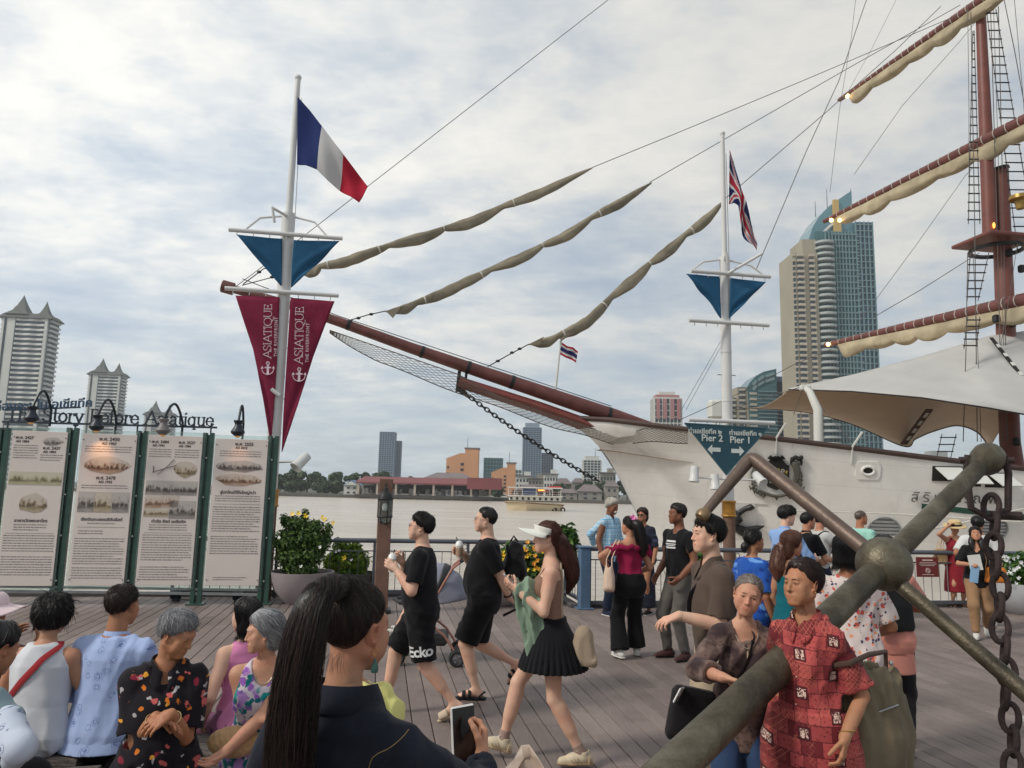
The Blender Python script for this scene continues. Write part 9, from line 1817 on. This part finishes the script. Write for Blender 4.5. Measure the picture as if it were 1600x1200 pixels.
p=Person('seated person in a grey-green shirt with a sketch printed sleeve, cut by the left edge',-78,3.35,-24,1.62,'m',1.1,lean=20,sit=1,pz=.42,head=(0,-20,0),skin=SK_T,hairmat=H_BLK,group=SG,ra=(.24,.20,.60),ra_pole=(1,-.2,-.4),la=(-.2,.3,.6));p.top('shirt',TSH,-.15,.03,.45,(.03,.035),.064,.03,.006);F=Fld();SKE=m_outline('sketch_print',C(196,204,220),C(66,84,130),15)
a,e,w=p.arm[1];r1,r2,r3=p.ar();F.add(rc(a*.6+e*.4,e,r1+.020,r2+.018),.02);F.add(rc(e,e*.15+w*.85,r2+.016,r3+.018,True),.03);F.disp(folds(.006,3,14,8));meshvf('sleeve',[F.grid(.008)],SKE,p.root);p.legs('trousers',cloth('trouser_black',C(34,32,36)),1.9,(.02,.03));p.hair('short',H_BLK,200,.002,.014);F=Fld();F.add(el(p.pel+p.rt*.17+p.up*.16+p.fw*.06,(.05,.10,.11)),.02);bb=thing('waist_bag','black rounded bag at the side of the grey-green shirt','bag',p.pos,R(p.yaw));meshvf('pouch',[F.grid(.01)],cloth('nylon_black',C(30,28,30),.2,.6),bb)
p=Person('seated person in a pale pink brimmed hat holding up a phone at the left edge',-22,4.35,2,1.56,'f',1.1,lean=6,sit=1,pz=.42,head=(0,0,0),skin=SK_T,hairmat=H_BLK,group=SG,ra=(.18,.26,.86),ra_pole=(1,-.1,-.7),la=(.0,.3,.84),rh=dict(f=(.1,.6,.75),n=(-.8,0,.3),curl=.55));p.top('top',cloth('top_maroon',C(90,58,56),.12),-.15,.024,.5,(.028,.035),.064,.03);p.skirt('skirt',NAVY,[-.12,0,.1],[.21,.21,.17],[.18,.17,.14],None,None,.006,None,None,True,.8);p.hair('bob',H_BLK,200,.002,.018)
hat=thing('sun_hat','pale pink soft brimmed sun hat at the left edge','hat',p.pos,R(p.yaw));m=MB();n_=40
def sh_(u,v):
	a=u*2*math.pi
	if v<.5:t=v/.5;rr_=.105*math.sin(t*math.pi/2)**.7+.002;return Vector(p.hp((math.cos(a)*rr_,-.012+math.sin(a)*rr_*1.1,.135-.085*t**2)))
	t=(v-.5)/.5;rr_=.107+.10*t;return Vector(p.hp((math.cos(a)*rr_,-.012+math.sin(a)*rr_*1.08,.05-.035*t+.018*t*math.sin(a*3+1))))
m.grid(sh_,n_,16);solidify(m.build('hat_cloth',plain('hat_pink',C(226,204,206),.8,.05,8,0,.3,120),hat,60),.004)
phone('mobile phone with a dark screen held up by the person in the pink hat',p.W(p.grip(1,(.0,.09,.04))+np.array([0,.0,.06])),Matrix.Rotation(R(2),3,'Z')@Matrix.Rotation(R(95),3,'X'))
YEL=cloth('top_yellow',C(224,218,138),.06)
p=Person('seated person in a yellow fluttering top, mostly hidden by the long ponytail',562,3.25,30,1.50,'f',1.0,lean=4,sit=1,pz=.53,head=(0,0,0),skin=SK_M,hairmat=H_BLK,group=SG,ra=(.17,.1,.5));p.top('top',YEL,-.15,.022,.5,(.03,.06),.066,.03,.006,puff=.015);p.skirt('skirt',NAVY,[-.12,0,.1],[.2,.2,.16],[.17,.16,.13],None,None,.005,None,None,True,.8);p.hair('bob',H_BLK,200,.002,.018)
p=Person('person with a long black ponytail and dark denim jacket, nearest the camera',532,1.86,-20,1.575,'f',.98,shz=(-.02,-.035),lean=5,head=(-14,-4,3),skin=SK_M,hairmat=H_BLK,ra=(.2,.4,1.0),ra_pole=(1,-.4,-.6),la=(-.2,.25,.95),rh=dict(f=(-.25,.7,.6),n=(-.8,-.3,.3),curl=.5,thumb=.5),res=1.0,cheek=.8,age=.25)
p.k['ra']=p.L(752,1192,2.16);p.rig()
for o in list(p.root.children):bpy.data.objects.remove(o)
p.hb=.007;p.skin_mesh();P8=p;DJ=m_denim('dark_denim',C(27,30,40),.4)
p.top('jacket',DJ,-.15,.034,1.9,(.034,.026),.072,.02,.006,'crew',None,0,6,12);p.collar(DJ,None,.083,.046,.9);p.legs('jeans',DEN,1.95,(.02,.03));p.shoe('flat',cloth('shoe_black',C(26,24,26)))
STI=plain('stitch_gold',C(150,120,70),.7)
def stitch(pts,fld):p.tube_on('stitch',pts,.0013,STI,.0015,.6,fld)
bz=p.pel-p.fw*.16
stitch([bz+p.up*.36+p.rt*-.15,bz+p.up*.345+p.rt*0,bz+p.up*.36+p.rt*.15],p.TF);stitch([bz+p.up*.352+p.rt*-.15,bz+p.up*.337+p.rt*0,bz+p.up*.352+p.rt*.15],p.TF)
stitch([bz+p.up*.335+p.rt*.09,bz+p.up*.15+p.rt*.07,bz+p.up*0+p.rt*.06],p.TF);stitch([bz+p.up*.335+p.rt*-.09,bz+p.up*.15+p.rt*-.07,bz+p.up*0+p.rt*-.06],p.TF)
stitch([p.sh[1]+p.up*.05-p.rt*.02,p.sh[1]-p.fw*.06-p.rt*.03,p.sh[1]-p.up*.1-p.fw*.06-p.rt*.045],p.TF)
TIE=(0,-.072,.118);H_P8=m_hair('hair_black_brown',C(30,24,23),C(74,54,48))
p.hair('pony',H_P8,9000,.0006,.010,[(-.13,-.088),(-.085,-.088),(-.055,-.070),(-.040,-.035),(-.030,.010),(.0,.026),(.018,.030),(.040,.058),(.062,.084),(.1,.094)],.13,.0022,tie=TIE,lump=.0018,extra=lambda F:F.add(el((0,-.06,.115),(.036,.036,.026)),.02))
hb=p.hp(TIE)
tp=[hb,p.L(514,916,1.77),p.L(494,932,1.74),p.L(478,985,1.72),p.L(464,1060,1.715),p.L(454,1150,1.72),p.L(448,1260,1.73),p.L(446,1330,1.74)]
p.tail(tp,[.022,.028,.034,.042,.047,.05,.048,.035],H_P8,5200,.0006,.004)
g=np.random.default_rng(4);pa=[]
for i in range(46):
	b=np.array([g.uniform(-.045,.055),-.083+g.normal()*.004,-.060+g.uniform(-.010,.012)]);e=b+np.array([g.normal()*.02,-.01+g.normal()*.008,-.035-.03*g.random()]);pa.append([p.hp(b*(1-t)+e*t+np.array([0,-.008*math.sin(t*3),0]))for t in np.linspace(0,1,7)])
p.ribbon('nape_hair',np.array(pa),.0004,H_BLK,p.root)
er=thing('earring','teal drop earring with a gold hook on the woman in the denim jacket','earring',p.W(p.hp((.084,.0,-.040))));m=MB();m.torus((0,0,-.008),.007,.0009,(0,1,0),14,5);m.tube([(0,0,-.014),(0,0,-.024)],.0009,5);m.build('hook',plain('gold_thin',C(206,160,84),.3,.1,9,.8),er);m=MB();m.lathe((0,0,-.055),[(.001,-.002),(.008,.0),(.0095,.006),(.0085,.014),(.005,.024),(.0015,.032),(.001,.033)],14);m.build('drop',plain('teal_stone',C(62,98,92),.35,.3,60),er)
phone('dark mobile phone in a pale case filming, held by the woman in the denim jacket',p.pos*0+P(724,1152,2.2),(Matrix.Rotation(R(38),3,'Z')@Matrix.Rotation(R(82),3,'X')),size=(.078,.165,.010),body=plain('phone_white',C(222,220,216),.4))
st=thing('pushchair','grey and black folding pushchair with a child inside, between the two men','pushchair',G(662,1032),R(92));L0=st.location.copy();BK=plain('pram_black',C(36,37,40),.5,.2,8);COP=plain('pram_copper',C(178,128,112),.35,.15,8,.5);GRY=cloth('pram_grey',C(132,134,148),.1)
for(x,y)in((-.24,.26),(.24,.26),(-.26,-.36),(.26,-.36)):
	for k_ in(-.03,.03):
		m=MB();m.torus((x+k_,y,.085),.066,.02,(1,0,0),22,8);w_=m.build('wheel',BK,st);m=MB();m.lathe((x+k_-.008,y,.085),[(.001,0),(.05,.002),(.05,.014),(.001,.016)],14,(1,0,0))
		for q_ in range(5):a=q_*1.256;m.bar((x+k_+math.copysign(.012,x),y,.085),(x+k_+math.copysign(.012,x),y+math.cos(a)*.048,.085+math.sin(a)*.048),.012,.006)
		m.build('hub',plain('pram_hub',C(120,120,124),.5),w_)
for x in(-.23,.23):
	m=MB();m.tube([(x,.26,.1),(x,.16,.32),(x,-.02,.52),(x,-.28,.98),(x,-.36,1.05)],.013,8);m.build('push_tube',COP,st);m=MB();m.tube([(x,-.36,.1),(x,-.22,.3),(x,.05,.5)],.013,8);m.build('leg_tube',COP,st)
	m=MB();m.box((x,-.01,.52),(.03,.10,.08),None,.01);m.build('joint',BK,st,0)
m=MB();m.tube([(-.23,-.36,1.05),(-.2,-.40,1.07),(.2,-.40,1.07),(.23,-.36,1.05)],.018,8);m.build('handle',BK,st);m=MB();m.tube([(-.22,.02,.58),(-.2,.26,.62),(0,.34,.63),(.2,.26,.62),(.22,.02,.58)],.02,8);m.build('bumper_bar',BK,st)
m=MB();m.grid(lambda u,v:Vector((-.2+.4*u,.24-.42*v if v<.6 else-.012-.2*(v-.6)/.4,(.36-.04*v if v<.6 else.34+.55*(v-.6)/.4)+.02*math.cos((u-.5)*6))),8,14);solidify(m.build('seat',BK,st,60),.03)
m=MB();m.grid(lambda u,v:Vector((math.cos(math.pi*u)*.235,-.06-.40*math.sin(math.pi*u)**.5*math.cos(R(8+112*v))*(1+.02*math.sin(v*25)),.60+.42*math.sin(math.pi*u)**.5*math.sin(R(8+112*v))*(1+.02*math.sin(v*25)))),20,20);solidify(m.build('canopy',GRY,st,60),.008)
m=MB();m.grid(lambda u,v:Vector((math.cos(math.pi*u)*.24,-.06-.415*math.sin(math.pi*u)**.5*math.cos(R(62+10*v)),.60+.435*math.sin(math.pi*u)**.5*math.sin(R(62+10*v)))),20,3);solidify(m.build('canopy_band',BK,st,60),.01)
m=MB();m.box((0,-.1,.24),(.36,.3,.12),None,.03);m.build('basket',BK,st,0)
cp_=Person('person, a small child seated in the pushchair with one pale shoe sticking out',664,8.45,92,.82,'m',1.15,lean=-14,sit=1,pz=.45,head=(0,-4,0),skin=SK_L,hairmat=H_BLK,lf=(-.07,.29,.30),rf=(.07,.27,.31),lt=(0,24),rt=(0,24),hscale=1.45,la=(-.14,.14,.5),ra=(.14,.14,.5),group='people on the quay');cp_.top('top',cloth('baby_blue',C(150,164,186),.06),-.12,.014,.9,(.016,.02),.07,.005);cp_.legs('shorts',cloth('baby_grey',C(120,124,132),.06),1.0,(.016,.02));cp_.shoe('sneaker',cloth('sneaker_white',C(206,204,198),.06));cp_.hair('short',H_BLK,100,.002,.01)
bp=thing('backpack','black backpack hanging behind the cropped haired man with dangling straps','backpack',P11.pos,R(P11.yaw));F=Fld();c=np.array([.17,-.26,1.14]);F.add(loft(c,rot(10,0,0),[-.2,-.16,.12,.2],[.12,.14,.13,.08],[.07,.09,.085,.05],None,None,None,3),.02);F.add(el(c+np.array([0,-.09,-.06]),(.10,.04,.09)),.03);F.disp(folds(.008,6,16,10));meshvf('pack',[F.grid(.010)],cloth('nylon_black',C(30,28,30),.2,.6),bp)
g=P11.grip(-1,(0,.06,.04));m=MB();m.tube([c+np.array([-.05,.06,.17]),c+np.array([-.12,.04,.02]),g+np.array([.02,0,.05]),g,g+np.array([-.0,-.02,-.1]),g+np.array([0,.10,-.16])],.014,6,True,.3);m.build('strap',cloth('nylon_black',C(30,28,30),.2,.6),bp);m=MB();m.tube([c+np.array([.0,.03,.2]),c+np.array([0,.0,.25]),c+np.array([0,-.04,.2])],.01,6);m.build('grab_loop',M_DARK,bp)
wt=P11.arm[-1][2];ax=unit(wt-P11.arm[-1][1]);x=unit(np.cross(ax,(0,0,1)));y=np.cross(ax,x);m=MB();m.tube([wt-ax*.03+x*.034*math.cos(a)+y*.034*math.sin(a)for a in np.linspace(0,6.283,16)],.008,6);m.build('watch_band',M_DARK,P11.root)
wr=thing('paper_wrap','crumpled pale paper wrap poking up at the bottom edge of the picture','wrap',P(822,1215,1.9));m=MB();gg=random.Random(4);jit=[[gg.uniform(-.012,.012)for _ in range(9)]for _ in range(9)]
m.grid(lambda u,v:Vector(((u-.5)*.11*(1+.3*v)+.012*math.sin(v*9),.03*math.sin(u*8+v*5)+jit[int(u*8)][int(v*8)],-.06+.13*v*(1-.55*abs(u-.45)*2)+jit[int(v*8)][int(u*8)])),8,8);solidify(m.build('sheet',plain('wrap_paper',C(186,166,150),.35,.15,12),wr,25),.002)
print('people C',time.time()-T0)
m=MB();m.box((0,700,140),(2600,1800,286));hz=m.build('haze',None,None,0);tag(hz,kind='stuff')
hm_=bpy.data.materials.new('haze_air');hm_.use_nodes=True;n_=hm_.node_tree.nodes;n_.clear();o_=n_.new('ShaderNodeOutputMaterial');v_=n_.new('ShaderNodeVolumePrincipled')
v_.inputs['Color'].default_value=(.86,.92,.97,1);v_.inputs['Density'].default_value=.00022;v_.inputs['Anisotropy'].default_value=.3;hm_.node_tree.links.new(v_.outputs[0],o_.inputs['Volume']);hz.data.materials.append(hm_)
scene.cycles.volume_bounces=1;scene.cycles.volume_max_steps=64
